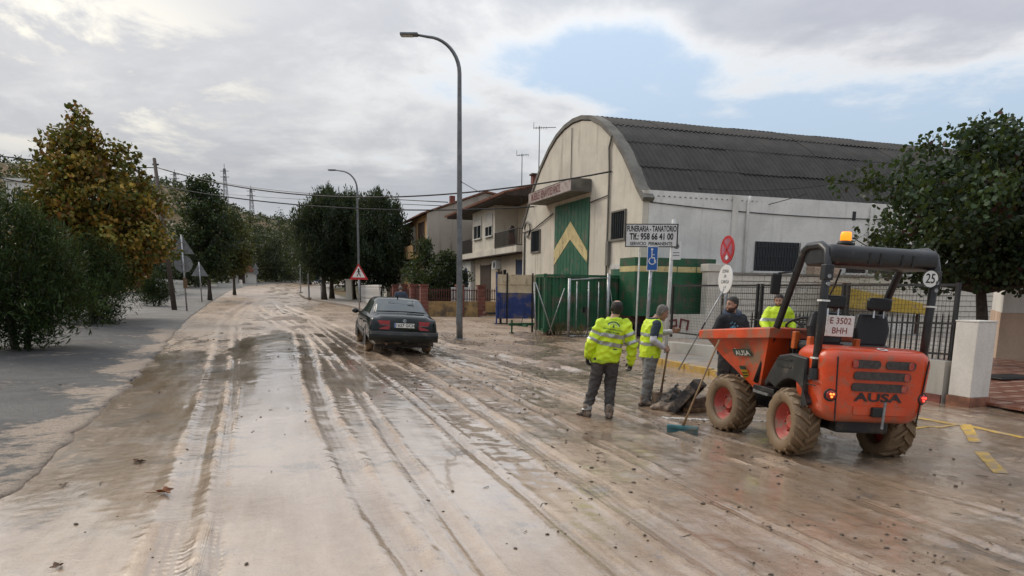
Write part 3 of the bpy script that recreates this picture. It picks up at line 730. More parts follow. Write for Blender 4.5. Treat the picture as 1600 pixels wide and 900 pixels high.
    for sg, ye in ((-1, -2.13), (1, 1.93)):
        mb = MB(); q = [(ym, zt), (ym, zt-.82), (ye, 3.1), (ye, 3.6 if sg < 0 else 3.83)]
        mb.add([(-.066, y, z) for y, z in q], [(0, 1, 2, 3) if sg > 0 else (3, 2, 1, 0)]).build('chevron', 'cream_paint', d)
    # sign box over the door
    sb = MB().box(-.95, -.01, -2.25, 3.3, 6.10, 6.62).build('sign_box', 'roof_rim', w)
    MB().box(-.965, -.955, -2.22, 3.27, 6.13, 6.59).build('sign_face', 'sign_faded', sb)
    MB().box(-.93, -.03, -2.2, 3.2, 6.625, 6.65).build('sign_lid', 'rust', sb)
    tm = MB(); text(tm, 'MUEBLES BENAVIDES HNOS.', .36, T(-.967, .9, 6.36) @ RZ(-90), .02, .003, sx=.62).build('lettering', 'faded_red', sb)
    # windows, door, pipes, cables on the gable
    for y0, y1, z0, z1 in ((4.1, 5.35, 3.9, 4.95), (-5.6, -4.45, 3.95, 5.0)):
        wn = MB().box(-.03, .02, y0, y1, z0, z1).build('window', 'dark_glass', w)
        fr = MB()
        for a_, b_, c_, d_ in ((y0-.06, y0, z0-.06, z1+.06), (y1, y1+.06, z0-.06, z1+.06), (y0, y1, z1, z1+.06), (y0-.08, y1+.08, z0-.08, z0)): fr.box(-.07, .03, a_, b_, c_, d_)
        fr.build('frame', 'roof_rim', wn)
        for k in range(1, 6): MB().box(-.06, -.045, y0+(y1-y0)*k/6-.012, y0+(y1-y0)*k/6+.012, z0, z1).build('bar', 'black_iron', wn)
    MB().box(-.03, .02, -5.5, -4.5, .1, 2.75).build('side_door', 'green_paint', w)
    MB().box(-.035, -.005, -5.62, -4.38, 2.76, 2.95).build('lintel', 'white_panel', w)
    MB().tube([(-.06, -4.1, 0), (-.06, -4.1, 6.7), (-.06, -4.0, 7.6), (-.06, -4.25, 8.05)], .045, 6).build('cable_run', 'roof_rim', w)
    MB().box(-.14, -.005, -4.35, -4.12, 2.9, 3.9).build('meter_box', 'roof_rim', w)
    MB().tube([(-.05, 6.5, 1), (-.05, 6.5, 5.0)], .05, 6).build('cable_run', 'roof_rim', w)
    MB().tube([(-.05, 6.8, 5.0), (-.06, 5, 5.05), (-.06, 2.2, 5.6)], .03, 5).build('cable_run', 'black_iron', w)
    for k in range(3):
        MB().tube([(-.08-.02*k, 5.9+.45*math.cos(t), 5.05+.38*math.sin(t)+.05*k) for t in np.linspace(0, 5.5, 14)], .018, 5).build('cable_coil', 'black_iron', w)
    MB().tube([(-.05, -2.2, 5.65), (-.05, -4.05, 5.75)], .025, 5).build('cable_run', 'black_iron', w)
    MB().tube([(-.04, 0.05, 6.65), (-.04, .05, 9.2)], .02, 5).build('joint', 'roof_rim', w)
    # the long side towards the camera: pilaster, pipes, barred windows, vents
    ys = -HW
    for x in (4.0, 14.2, 24.4): MB().box(x-.13, x+.13, ys-.06, ys-.002, -.3, 5.6).build('pilaster', 'white_render', w)
    for x in (4.55, 10.6, 20.0): MB().tube([(x, ys-.09, 0), (x, ys-.09, 5.35), (x+.05, ys-.12, 5.6)], .055, 8).build('drain_pipe', 'grey_render', w, True)
    MB().box(9.7, 9.85, ys-.03, ys-.002, 4.9, 5.25).build('vent', 'black_iron', w)
    MB().tube([(x, ys-.03, 5.2+.25*((x-8)/8)**2-.25) for x in np.linspace(.3, 16, 24)], .018, 4).build('cable_run', 'black_iron', w)
    for x0, x1, z0, z1 in ((5.05, 7.15, 2.75, 3.9), (9.6, 14.6, 2.75, 3.25)):
        wn = MB().box(x0, x1, ys-.02, ys+.02, z0, z1).build('window', 'dark_glass', w)
        n = int((x1-x0)/.13)
        for k in range(n+1): MB().box(x0+(x1-x0)*k/n-.012, x0+(x1-x0)*k/n+.012, ys-.08, ys-.055, z0, z1).build('bar', 'black_iron', wn)
        for z in (z0+.2, (z0+z1)/2, z1-.2): MB().box(x0, x1, ys-.095, ys-.082, z-.012, z+.012).build('bar', 'black_iron', wn)
        MB().box(x0-.1, x1+.1, ys-.12, ys-.021, z0-.08, z0-.002).build('sill', 'grey_render', wn)
    MB().box(7.6, 8.9, ys-.5, ys-.01, 2.6, 3.3).build('porch_frame', 'pink_render', w)
    return w
warehouse()

# ---------------- block wall and the painted boards in the yard
def block_wall():
    b0, b1, a = 15.35, 29.0, 22.5
    w = sthing('block_wall', 'pale painted block wall behind the black mesh fence', 'wall', b0, a)
    MB().box(0.02, b1-b0-.02, .03, .17, -.3, 2.26).build('mortar_core', 'mortar', w)
    MB().box(-.05, b1-b0+.05, -.05, .25, 2.275, 2.34).build('coping', 'mortar', w)
    bl = MB().box(-.236, .236, -.10, .10, -.094, .094).mesh('block'); bl.materials.append(MATS['block'])
    for j in range(10):
        n = 28
        for i in range(n):
            x = .25+i*.485+(.24 if j % 2 else 0)
            if x > b1-b0-.25: continue
            o = link('block', bl, None, w); o.matrix_local = T(x, .10+random.uniform(-.006, .006), .2+j*.2155) @ RZ(random.uniform(-.4, .4))
    w2 = sthing('gate_pier', 'short stepped block pier at the end of the pale block wall', 'pier', 14.85, 22.5)
    MB().box(-.3, .3, -.15, .25, -.3, 2.35).build('shaft', 'block', w2, bevel=.02); MB().box(-.35, .35, -.2, .3, 2.352, 2.62).build('cap', 'block', w2, bevel=.02)
block_wall()
def corr(mb, x0, x1, y, z0, z1, pitch=.28, dep=.05, M=None):
    """trapezoid ribbed steel side in the x,z plane"""
    xs = []; x = x0; k = 0
    while x < x1:
        for f, d in ((0, 0), (.3, 0), (.42, 1), (.88, 1)): 
            if x+f*pitch <= x1: xs.append((x+f*pitch, d))
        x += pitch
    xs.append((x1, 0))
    v = [(x, y+d*dep, z) for x, d in xs for z in (z0, z1)]
    return mb.add(v, [(2*i, 2*i+2, 2*i+3, 2*i+1) for i in range(len(xs)-1)], M)
def containers():
    w = sthing('skip_container', 'green ribbed steel container behind the galvanised gate frames', 'container', 9.12, 24.35)
    c = MB(); corr(c, 0, 3.75, 0, .25, 2.1).build('ribbed_side', 'green_container', w)
    corr(MB(T(0, 0, 0) @ RZ(90)), 0, .95, 0, .25, 2.1, .45, .06).build('end_wall', 'green_container', w)
    MB().box(.07, 3.73, .08, .9, .3, 2.05).build('core', 'green_container', w)
    for z in (.16, 2.11): MB().box(-.03, 3.8, -.03, .07, z, z+.09).build('rail', 'green_container', w)
    for z in (.16, 2.11): MB().box(-.07, -.035, -.03, .95, z, z+.09).build('rail', 'green_container', w)
    for x in (-.04, 3.75): MB().box(x, x+.08, -.045, .06, .1, 2.22).build('corner_post', 'green_container', w)
    for y in (.3, .7): MB().box(-.13, -.065, y-.04, y+.04, .2, 2.1).build('rib', 'green_container', w)
    for x in (.4, 3.4): MB().box(x-.1, x+.1, .2, .9, -.05, .16).build('skid', 'rust', w)
    w = sthing('painted_trailer', 'dark green trailer body with a cream stripe over a low graffiti wall', 'trailer', 12.0, 23.05)
    MB().box(0, 3.3, 0, 1.2, .75, 2.32).build('lower_side', 'green_container', w)
    MB().box(0, 3.3, -.002, 1.2, 2.325, 2.52).build('stripe', 'cream_paint', w)
    MB().box(0, 3.3, 0, 1.2, 2.525, 2.82).build('upper_side', 'green_container', w)
    for x in (.8, 1.7, 2.5): MB().box(x-.012, x+.012, -.012, -.003, .75, 2.82).build('seam', 'green_paint', w)
    MB().box(-.02, 3.32, .3, 1.1, .45, .74).build('chassis', 'rust', w)
    for x in (.6, 2.2): MB().cyl((x, .25, .26), (x, .5, .26), .3, n=16).build('wheel', 'black_iron', w)
    w = sthing('graffiti_wall', 'low grey block wall with red graffiti behind the mesh fence', 'wall', 12.5, 22.2)
    MB().box(0, 2.3, 0, .2, -.2, .85).build('masonry', 'block', w)
    for k, pts in enumerate(([(.35, .25), (.42, .62), (.75, .66), (.78, .45), (.5, .40)], [(.9, .28), (.95, .68), (1.25, .62), (1.2, .3)])):
        MB().tube([(x, -.004, z) for x, z in pts], .045, 6).build('graffiti_stroke', 'faded_red', w)
    w = sthing('painted_gate', 'sheet metal gate painted cream above and blue below', 'gate', 9.3, 31.0)
    for i in range(3):
        x = .02+i*1.72
        MB().box(x, x+1.68, 0, .06, 1.42, 2.22).build('cream_sheet', 'cream_panel', w); MB().box(x, x+1.68, 0, .06, .25, 1.41).build('blue_sheet', 'blue_paint', w)
    for x in (-.03, .47, 1.68, 3.4, 5.15): MB().box(x-.03, x+.03, -.06, -.004, 0, 2.3).build('post', 'black_iron' if x > 0 else 'blue_paint', w)
    for x in (.1, .2, .3, .4): MB().box(x-.02, x+.02, -.035, -.003, .3, 1.4).build('rib', 'blue_paint', w)
    MB().box(-.05, 5.2, -.03, -.004, 1.78, 1.81).build('rail', 'cream_panel', w)
    # drawbar, jack stand, manhole and the yellow thing in the yard
    w = thing('trailer_drawbar', 'green steel drawbar with a jack foot on the muddy forecourt', 'drawbar', P(815, 520), R(25))
    MB().box(-.55, .5, -.06, .06, .28, .38).build('beam', 'green_container', w, bevel=.01); MB().box(-.05, .05, -.45, .45, .25, .33).build('crossbar', 'green_container', w)
    MB().cyl((-.42, 0, 0), (-.42, 0, .5), .035).build('jack', 'green_container', w); MB().box(-.5, -.34, -.08, .08, -.01, .02).build('foot', 'black_iron', w)
    MB().cyl((.45, 0, -.02), (.45, 0, .32), .04).build('leg', 'black_iron', w); MB().tube([(0, .0, .38), (.1, .1, .75), (.45, .15, .62), (.6, .2, .42)], .015, 5).build('hose', 'black_iron', w)
    w = thing('jack_stand', 'dark steel jack stand beside the blue sheet metal gate', 'stand', P(782, 506), R(10))
    MB().box(-.05, .05, -.05, .05, 0, 1.15).build('post', 'black_iron', w); MB().box(-.28, .28, -.16, .16, -.02, .04).build('foot', 'black_iron', w)
    MB().box(-.65, .05, -.04, .04, .42, .52).build('arm', 'black_iron', w); MB().ball((-.7, 0, .47), .1).build('coupling', 'rust', w)
    w = sthing('yellow_hopper', 'yellow steel hopper standing in the yard against the block wall', 'hopper', 19.4, 21.6)
    MB().prism([(0, 1.15), (4.5, .85), (4.6, 1.25), (0, 1.95)], 0, .5).build('body', 'yellow_metal', w, bevel=.02)
    for x in (.3, 2.3, 4.3): MB().box(x-.05, x+.05, .1, .2, -.2, 1.2).build('leg', 'rust', w)
    MB().box(.1, 4.4, .22, .45, -.1, .8).build('base', 'grey_render', w)
containers()
def tube_gate():
    w = sthing('tube_fence', 'galvanised tube gate frames with bracing posts before the green container', 'fence', 9.62, 23.3)
    for i, (x, h, r) in enumerate(((0, 2.05, .05), (.33, 1.95, .02), (.85, 1.95, .028), (1.3, 1.95, .02), (1.75, 2.25, .065))):
        MB().cyl((x, x*.3, -.1), (x, x*.3, h), r, n=8).build('post', 'galv', w, True)
    MB().tube([(0, 0, .04), (1.75, .52, .04)], .03, 6).build('bottom_rail', 'galv', w, True)
    MB().tube([(0, 0, 2.0), (1.75, .52, 2.1)], .022, 6).build('top_rail', 'galv', w, True)
    for p, q in (((1.75, .52, 2.0), (2.2, .6, 0)), ((-1.15, .3, 1.9), (-.4, .4, .0)), ((-1.2, .3, 1.9), (-1.1, .3, 0)), ((-.1, .2, 1.7), (-.5, .6, .1))): MB().tube([p, q], .02, 6).build('brace', 'galv', w, True)
    for x in (2.9, 3.9): MB().cyl((x, .62, -.1), (x, .62, 2.2 if x < 3 else 2.05), .02, n=6).build('post', 'galv', w, True)
    MB().box(.82, .88, .5, .66, .85, 1.05).build('lock', 'black_iron', w)
tube_gate()

# ---------------- the black mesh fence, low wall and pillar
def fence():
    w = sthing('mesh_fence', 'black steel mesh fence with spiked lower railing on a low white wall', 'fence', 10.6, 8.9)
    y0, y1 = 0, 9.2
    zg = lambda y: GS(10.6, 8.9+y)-w.location.z
    for k, (p, q) in enumerate(((.1, 2.5), (2.62, 5.15), (5.3, 9.1))):
        for y in (p, q): MB().box(-.03, .03, y-.03, y+.03, .5, 1.98).build('post', 'black_iron', w)
        MB().box(-.025, .025, p+.031, q-.031, 1.92, 1.965).build('top_rail', 'black_iron', w); MB().box(-.025, .025, p+.031, q-.031, .62, .66).build('bottom_rail', 'black_iron', w)
        mb = MB()
        for y in np.arange(p+.05, q, .075): mb.box(-.002, .002, y-.002, y+.002, .66, 1.92)
        for z in np.arange(.70, 1.92, .075): mb.box(-.006, -.0025, p, q, z-.002, z+.002)
        tag(mb.build('wire_mesh', 'black_iron', w), kind='stuff')
    bar = MB().box(-.010, .010, -.010, .010, 0, .72).add([(-.016, 0, .72), (0, -.016, .72), (.016, 0, .72), (0, .016, .72), (0, 0, .80)], [(0, 1, 4), (1, 2, 4), (2, 3, 4), (3, 0, 4)]).mesh('bar'); bar.materials.append(MATS['black_iron'])
    for y in np.arange(.0, 5.4, .115):
        o = link('bar', bar, None, w); o.matrix_local = T(-.12, y, .72-.03*y)
    for z in (.80, 1.30): MB().add([(x, y, z+k-.03*y) for y in (0, 5.35) for x in (-.135, -.105) for k in (0, .03)], [(0, 1, 3, 2), (4, 6, 7, 5), (0, 4, 5, 1), (2, 3, 7, 6), (1, 5, 7, 3), (0, 2, 6, 4)]).build('rail', 'black_iron', w)
    lw = sthing('low_wall', 'low whitewashed wall with brown foot band under the black railing', 'wall', 10.6, 8.9)
    mb = MB()
    def top(y): return np.interp(y, [0, 3, 6.5, 9.2], [.70, .62, .42, .36])
    for i in range(18):
        a, b_ = y1*i/18, y1*(i+1)/18
        mb.add([(x, y, z) for y in (a, b_) for x in (-.22, .1) for z in (-.3, top(y))], [(0, 1, 3, 2), (4, 6, 7, 5), (0, 4, 5, 1), (2, 3, 7, 6), (1, 5, 7, 3)])
    mb.build('masonry', 'plinth_render', lw)
    MB().box(-.245, -.222, 0, 6, -.3, .14).build('foot_band', 'brick_red', lw)
    p = sthing('pillar', 'square white pillar with a red tiled foot ending the low wall', 'pillar', 10.62, 8.62)
    MB().box(-.2, .2, -.2, .2, .16, 1.36).build('shaft', 'white_render', p, bevel=.012); MB().box(-.22, .22, -.22, .22, -.2, .158).build('foot', 'terracotta', p, bevel=.006)
    MB().box(-.206, .206, -.206, .206, 1.362, 1.385).build('cap', 'white_render', p)
    # the pink and white building at the edge
    w = thing('corner_building', 'white building with salmon tiled base behind the pillar', 'building', W(1556, 567, 18.3), R(-31))
    w.location.z = g1(w.location)
    MB().box(0, 6, 0, 5, 1.28, 2.62).build('upper_wall', 'white_render', w); MB().box(-.02, 6, -.02, 5, -.3, 1.275).build('tiled_base', 'pink_render', w)
    for y in (1.2, 2.6): MB().box(-.024, -.0205, y-.006, y+.006, -.2, 1.27).build('joint', 'terracotta', w)
    for x in (.75, 1.7, 2.65): MB().box(x-.006, x+.006, -.026, -.0205, -.2, 1.27).build('joint', 'terracotta', w)
    MB().box(-.1, 6.1, -.1, 5, 2.63, 2.72).build('coping', 'white_panel', w)
    c = P(1572, 594, .1); w = thing('door_mat', 'dark rubber mat lying on the red forecourt tiles', 'mat', c, TH); w.location.z = c.z+.05
    MB().box(-.5, .5, -.3, .3, 0, .035).build('rubber', 'black_iron', w, bevel=.01)
    MB().box(-.46, .46, -.26, .26, .036, .042).build('pile', 'black_iron', w)
fence()

# ---------------- houses up the street
def window(parent, b, a0, a1, z0, z1, m='dark_glass', shut=.35, fm='white_panel'):
    """window in a street-facing wall at local x=b, looking towards -x"""
    wn = MB().box(b-.02, b+.03, a0, a1, z0, z1).build('window', m, parent)
    f = MB(); t = .06
    f.box(b-.05, b+.02, a0-t, a0, z0-t, z1+t).box(b-.05, b+.02, a1, a1+t, z0-t, z1+t).box(b-.05, b+.02, a0, a1, z1, z1+t).box(b-.045, b-.021, (a0+a1)/2-.03, (a0+a1)/2+.03, z0, z1)
    f.build('frame', fm, wn); MB().box(b-.12, b, a0-.1, a1+.1, z0-.08, z0).build('sill', fm, wn)
    if shut: MB().box(b-.04, b-.021, a0, a1, z1-(z1-z0)*shut, z1-.002).build('shutter', 'shutter', wn)
    return wn
def balcony_rail(parent, pts, h=.95, m='black_iron', step=.14):
    for (x0, y0, z0), (x1, y1, z1) in zip(pts[:-1], pts[1:]):
        L = math.hypot(x1-x0, y1-y0); n = max(1, int(L/step))
        for z in (.06, h): MB().tube([(x0, y0, z0+z), (x1, y1, z1+z)], .02, 5).build('rail', m, parent)
        me = MB().box(-.011, .011, -.011, .011, .06, h).mesh('bar'); me.materials.append(M_(m))
        for i in range(n+1):
            t = i/n; o = link('bar', me, None, parent); o.location = (x0+(x1-x0)*t, y0+(y1-y0)*t, z0+(z1-z0)*t)
def houses():
    w = sthing('balcony_house', 'cream two storey house with balconies joined to the warehouse', 'house', 12.8, 38.72, 0)
    # local x: b-12.8, y: a-38.72
    MB().box(.6, 9, 0, 14.3, -.2, 3.98).build('ground_floor', 'salmon_render', w)
    MB().box(.02, 9, 4.6, 10.0, 4.36, 7.05).build('upper_wall', 'cream_render', w)
    MB().box(1.5, 9, 0, 4.58, 4.36, 7.05).build('upper_wall', 'salmon_render', w); MB().box(1.5, 9, 10.02, 14.3, 4.36, 7.05).build('upper_wall', 'salmon_render', w)
    MB().box(-.1, 1.6, -.05, 14.3, 4.0, 4.34).build('balcony_slab', 'cream_render', w)
    MB().box(-.12, 1.2, -.06, 14.3, 3.94, 3.995).build('slab_underside', 'eave_brown', w)
    mb = MB(); mb.add([(x, y, z) for y in (-.3, 14.6) for x, z in ((-.75, 7.0), (-.75, 7.14), (5, 8.6), (10, 7.1), (10, 7.0))], [(0, 1, 2, 3, 4), (9, 8, 7, 6, 5), (0, 5, 6, 1), (1, 6, 7, 2), (2, 7, 8, 3), (3, 8, 9, 4), (0, 4, 9, 5)])
    rf = mb.build('roof', 'eave_brown', w)
    tile = MB().tube([(0, 0, 0), (-6.0, 0, -1.52)], .085, 6).mesh('roof_tile'); tile.materials.append(MATS['terracotta'])
    for y in np.arange(-.25, 14.6, .24): o = link('roof_tile', tile, None, rf); o.location = (5.05, y, 8.66)
    ch = MB().box(2.6, 3.0, 5.0, 5.4, 7.6, 9.0).build('chimney', 'brick_red', rf); MB().box(2.52, 3.08, 4.92, 5.48, 9.0, 9.1).build('cap', 'eave_brown', ch)
    window(w, 0, 5.1, 6.6, 5.23, 6.5, shut=.55); window(w, 0, 7.7, 9.5, 5.23, 6.5, shut=.35); window(w, 1.5, 1.4, 2.4, 4.4, 6.5, shut=.8)
    balcony_rail(w, [(-.02, 4.5, 4.34), (-.02, .1, 4.34), (1.4, .05, 4.34)]); balcony_rail(w, [(-.02, 10.1, 4.34), (-.02, 14.2, 4.34)])
    pot = MB().lathe([(.12, 0), (.2, .15), (.22, .5), (.16, .8), (.19, .85)], 12, T(.25, 1.9, 4.35)).build('planter', 'terracotta', w, True); MB().ball((.25, 1.9, 5.3), (.2, .2, .3), 10, 6).build('plant', 'dark_wood', pot)
    # ground floor openings
    for y0, y1, z1, m in ((.3, 1.9, 3.6, 'blue_door'), (7.5, 9.8, 3.5, 'dark_wood'), (4.9, 6.0, 3.0, 'dark_wood')):
        d = MB().box(.56, .62, y0, y1, .5, z1).build('door', m, w); MB().box(.54, .558, y0-.08, y0, .5, z1+.08).build('frame', 'eave_brown', d); MB().box(.54, .558, y1, y1+.08, .5, z1+.08).build('frame', 'eave_brown', d)
    wn = MB().box(.57, .62, 4.0, 4.55, 2.5, 3.1).build('window', 'dark_glass', w); MB().box(.54, .568, 3.93, 4.62, 2.42, 2.49).build('sill', 'white_panel', wn)
    ac = MB().box(.25, .595, 5.2, 6.0, 3.15, 3.7).build('air_conditioner', 'white_plastic', w, bevel=.02); disc(MB(), .22, T(.249, 5.5, 3.42) @ RZ(-90), .002).build('fan_grille', 'black_iron', ac)
    # the white arcade bay
    wb = MB().box(.3, .58, 11.6, 14.3, .3, 3.9).build('arcade_wall', 'white_render', w)
    pts = [(12.3, .5)]+[(13.0-.7*math.cos(t), 2.7+.75*math.sin(t)) for t in np.linspace(0, math.pi, 12)]+[(13.7, .5)]
    MB().add([(.29, y, z) for y, z in pts], [tuple(range(len(pts)))]).build('arched_door', 'blue_door', wb)
    for k in range(9): MB().box(.27, .288, 12.35+k*.165, 12.365+k*.165, .5, 2.9+.4*math.sin(math.pi*(k+.5)/9)).build('bar', 'black_iron', wb)
    # antennas on the roofs
    for u, v, Y, top in ((815, 300, 41.5, 240), (842, 262, 38.6, 197)):
        p0 = W(u, v, Y); p1 = W(u, top, Y); t = thing('roof_antenna', 'thin roof antenna mast rising beside the %s' % ('tiled house roof' if top == 240 else 'arched warehouse gable, the taller one'), 'antenna', p0)
        h = p1.z-p0.z
        MB().cyl((0, 0, -.6), (0, 0, h), .03, .02, 6).build('mast', 'lamp_grey', t); MB().cyl((-.3, 0, h-.1), (.85 if top < 220 else .35, 0, h-.05), .018, n=5).build('boom', 'lamp_grey', t)
        for x in np.arange(-.3, .36, .13): MB().cyl((x, -.28, h-.09), (x, .28, h-.09), .01, n=4).build('element', 'lamp_grey', t)
        MB().tube([(-.3, -.25, h+.12), (-.3, 0, h-.1), (-.3, .25, h+.12)], .012, 4).build('reflector', 'lamp_grey', t)
    # the older house beyond, with its big stained side wall
    w = sthing('tan_house', 'old tan house with a tall stained grey side wall', 'house', 10.9, 55, 0)
    MB().add([(x, y, z) for y in (0, .3) for x, z in ((0, -.2), (12, -.2), (12, 8.0), (4.6, 9.25), (0, 7.55))], [(0, 1, 2, 3, 4), (9, 8, 7, 6, 5), (0, 5, 6, 1), (1, 6, 7, 2), (2, 7, 8, 3), (3, 8, 9, 4), (4, 9, 5, 0)]).build('side_wall', 'stained_render', w)
    MB().box(.02, 12, .31, 11, -.2, 7.5).build('front_wall', 'tan_render', w)
    rf = MB().add([(x, y, z) for y in (-.12, 11.3) for x, z in ((-.55, 7.42), (-.55, 7.52), (4.6, 9.42), (12.3, 8.12), (12.3, 8.0), (4.6, 9.28))], [(0, 1, 2, 3, 4, 5), (11, 10, 9, 8, 7, 6), (0, 6, 7, 1), (1, 7, 8, 2), (2, 8, 9, 3), (3, 9, 10, 4), (4, 10, 11, 5), (5, 11, 6, 0)]).build('roof', 'terracotta', w)
    MB().box(2.5, 2.9, 3, 3.4, 8.3, 9.3).build('chimney', 'brick_red', rf)
    MB().box(-1.0, .0, 1.0, 10.5, 4.2, 4.42).build('balcony_slab', 'tan_render', w); MB().box(-1.0, -.92, 1.0, 10.5, 4.43, 5.2).build('parapet', 'tan_render', w)
    window(w, .02, 1.2, 3.6, 5.0, 7.0, 'dark_wood', 0, 'rust'); window(w, .02, 5.2, 7.0, 5.0, 6.9, shut=.7); window(w, .02, 2, 4, 1.5, 3.0, shut=.9)
    MB().box(-.6, -.03, 8.3, 10.5, 5.2, 7.3).build('bay', 'white_render', w)
    w = sthing('far_house', 'white house front half hidden by the dark street trees', 'house', 9.5, 67.5, 0)
    MB().box(0, 8, 0, 12, .3, 6.4).build('wall', 'white_render', w); MB().add([(x, y, z) for y in (-.3, 12.3) for x, z in ((-.5, 6.3), (4, 8), (8.5, 6.3))], [(0, 1, 2), (5, 4, 3), (0, 3, 4, 1), (1, 4, 5, 2), (2, 5, 3, 0)]).build('roof', 'terracotta', w)
    for y in (1.5, 5, 8.5): window(w, 0, y, y+1.2, 4.2, 5.6); window(w, 0, y, y+1.2, 1.6, 3.0)
houses()
def garden_wall():
    z0 = GS(8, 38.5)
    w = sthing('garden_wall', 'ochre garden wall with red brick piers and rust red picket railing', 'wall', 7.4, 38.4, z0)
    MB().box(0, 5.2, 0, .22, -.3, .82).build('masonry', 'ochre_render', w); MB().box(0, .22, .23, 13, -.3, .82).build('masonry', 'ochre_render', w)
    bars = MB().box(-.022, .022, -.012, .012, 0, .62).add([(-.022, 0, .62), (.022, 0, .62), (0, 0, .70)], [(0, 1, 2)]).mesh('picket'); bars.materials.append(MATS['railing_red'])
    for x in np.arange(.35, 5.2, .13): link('picket', bars, None, w).location = (x, .1, .84)
    for y in np.arange(.5, 13, .16): o = link('picket', bars, None, w); o.location = (.1, y, .84); o.rotation_euler.z = math.pi/2
    for z in (.92, 1.38): MB().box(.05, 5.2, .13, .16, z, z+.04).build('rail', 'railing_red', w); MB().box(.13, .16, .3, 13, z, z+.04).build('rail', 'railing_red', w)
    for x, y in ((0, 0), (2.0, 0), (3.2, 0), (0, 3.2), (0, 6.5), (0, 10)):
        pr = MB().box(x-.18, x+.22, y-.06, y+.3, -.3, 1.62).build('pier', 'brick_red', w); MB().box(x-.22, x+.26, y-.1, y+.34, 1.625, 1.72).build('cap', 'brick_red', pr)
        for k in range(8): MB().box(x-.185, x+.225, y-.065, y+.305, .02+k*.2, .035+k*.2).build('joint', 'mortar', pr)
    # white garden chairs stacked behind the railing
    for i in range(3):
        c = sthing('garden_chair', 'white plastic garden chair behind the rust red railing, %s' % ('closest to the corner brick pier', 'between the two other chairs', 'closest to the balcony house')[i], 'chair', 9.6+i*.75, 40.2, None, 'garden chairs behind the railing')
        MB().box(-.24, .24, -.24, .24, .5, .54).build('seat', 'white_plastic', c)
        for x in (-.21, .21):
            for y in (-.21, .21): MB().box(x-.025, x+.025, y-.025, y+.025, 0, .5).build('leg', 'white_plastic', c)
        for x in (-.2, -.1, 0, .1, .2): MB().box(x-.03, x+.03, .2, .24, .545, 1.45).build('back_slat', 'white_plastic', c)
        MB().box(-.24, .24, .19, .25, 1.455, 1.53).build('top_rail', 'white_plastic', c)
garden_wall()
# ================================================================ vegetation
leafmat('foliage', .5, .22); leafmat('foliage_gloss', .6, .15, .12)
mat('bark', (.055, .045, .035), .9, var=.4, scale=9, bump=.8, bscale=30)
mat('bark_pale', (.13, .115, .09), .9, var=.4, scale=6, bump=.6, bscale=30)
def leaves(cent, nper, spread, size, pal, wts, shape='diamond', droop=.25, up=None, jitter=.25, rs=None):
    """many small leaf faces gathered in clumps; one clump shares a tint, each leaf varies a little"""
    rs = rs or rng
    nc = len(cent); N = nc*nper
    ci = np.repeat(np.arange(nc), nper)
    sp = np.array(spread if np.ndim(spread) else (spread,)*3)
    off = rs.normal(size=(N, 3)); off /= np.linalg.norm(off, axis=1, keepdims=True)+1e-9
    off *= (rs.random((N, 1))**.5)*sp
    p = cent[ci]+off
    d = rs.normal(size=(N, 3))
    if up is not None: d = d*.55+np.array(up)
    else: d[:, 2] -= droop
    d += off/np.linalg.norm(sp)*1.2
    d /= np.linalg.norm(d, axis=1, keepdims=True)+1e-9
    r = rs.normal(size=(N, 3)); s = np.cross(d, r); s /= np.linalg.norm(s, axis=1, keepdims=True)+1e-9
    nrm = np.cross(s, d)
    L = (size[0]*rs.uniform(.65, 1.3, (N, 1))); Wd = size[1]*rs.uniform(.7, 1.25, (N, 1))
    if shape == 'diamond': t = [(0, 0, 0), (.45, .5, .12), (1, 0, 0), (.45, -.5, .12)]
    elif shape == 'lobed': t = [(0, 0, 0), (.15, .42, .1), (.5, .5, .12), (1, .0, -.08), (.5, -.5, .12), (.15, -.42, .1)]
    else: t = [(0, 0, 0), (.25, .5, .08), (.75, .48, .08), (1, 0, -.05), (.75, -.48, .08), (.25, -.5, .08)]
    v = np.stack([p+d*L*a+s*Wd*b+nrm*Wd*c for a, b, c in t], 1)
    k = len(t)
    pal = np.array(pal); pick = rs.choice(len(pal), nc, p=np.array(wts)/sum(wts)); base = pal[pick][ci]
    alt = pal[rs.choice(len(pal), N, p=np.array(wts)/sum(wts))]; mixm = (rs.random((N, 1)) < jitter)
    col = np.where(mixm, alt, base)*rs.uniform(.7, 1.35, (N, 1))*rs.uniform(.55, 1.35, (nc, 1))[ci]
    return v.reshape(-1, 3), np.arange(N*k).reshape(N, k), col
def crown_points(prof, n, fill=.55, lean=(0, 0), seed=0, lump=.35):
    """points inside a body of revolution with profile (z, r), more of them near its uneven skin"""
    rs = np.random.default_rng(seed); z = np.array([p[0] for p in prof]); r = np.array([p[1] for p in prof])
    zz = np.linspace(z[0], z[-1], 200); w = np.interp(zz, z, r)**1.3+.02; w /= w.sum()
    Z = rs.choice(zz, n, p=w)+rs.normal(size=n)*.05; A = rs.uniform(0, 2*math.pi, n)
    lumps = 1+lump*(vn(A*1.6+seed, Z*1.1, seed % 7)-.5)*2
    q = np.maximum(rs.random(n)**fill, .12)*np.interp(Z, z, r)*lumps
    t = (Z-z[0])/(z[-1]-z[0])
    return np.stack([q*np.cos(A)+lean[0]*t, q*np.sin(A)+lean[1]*t, Z], 1)
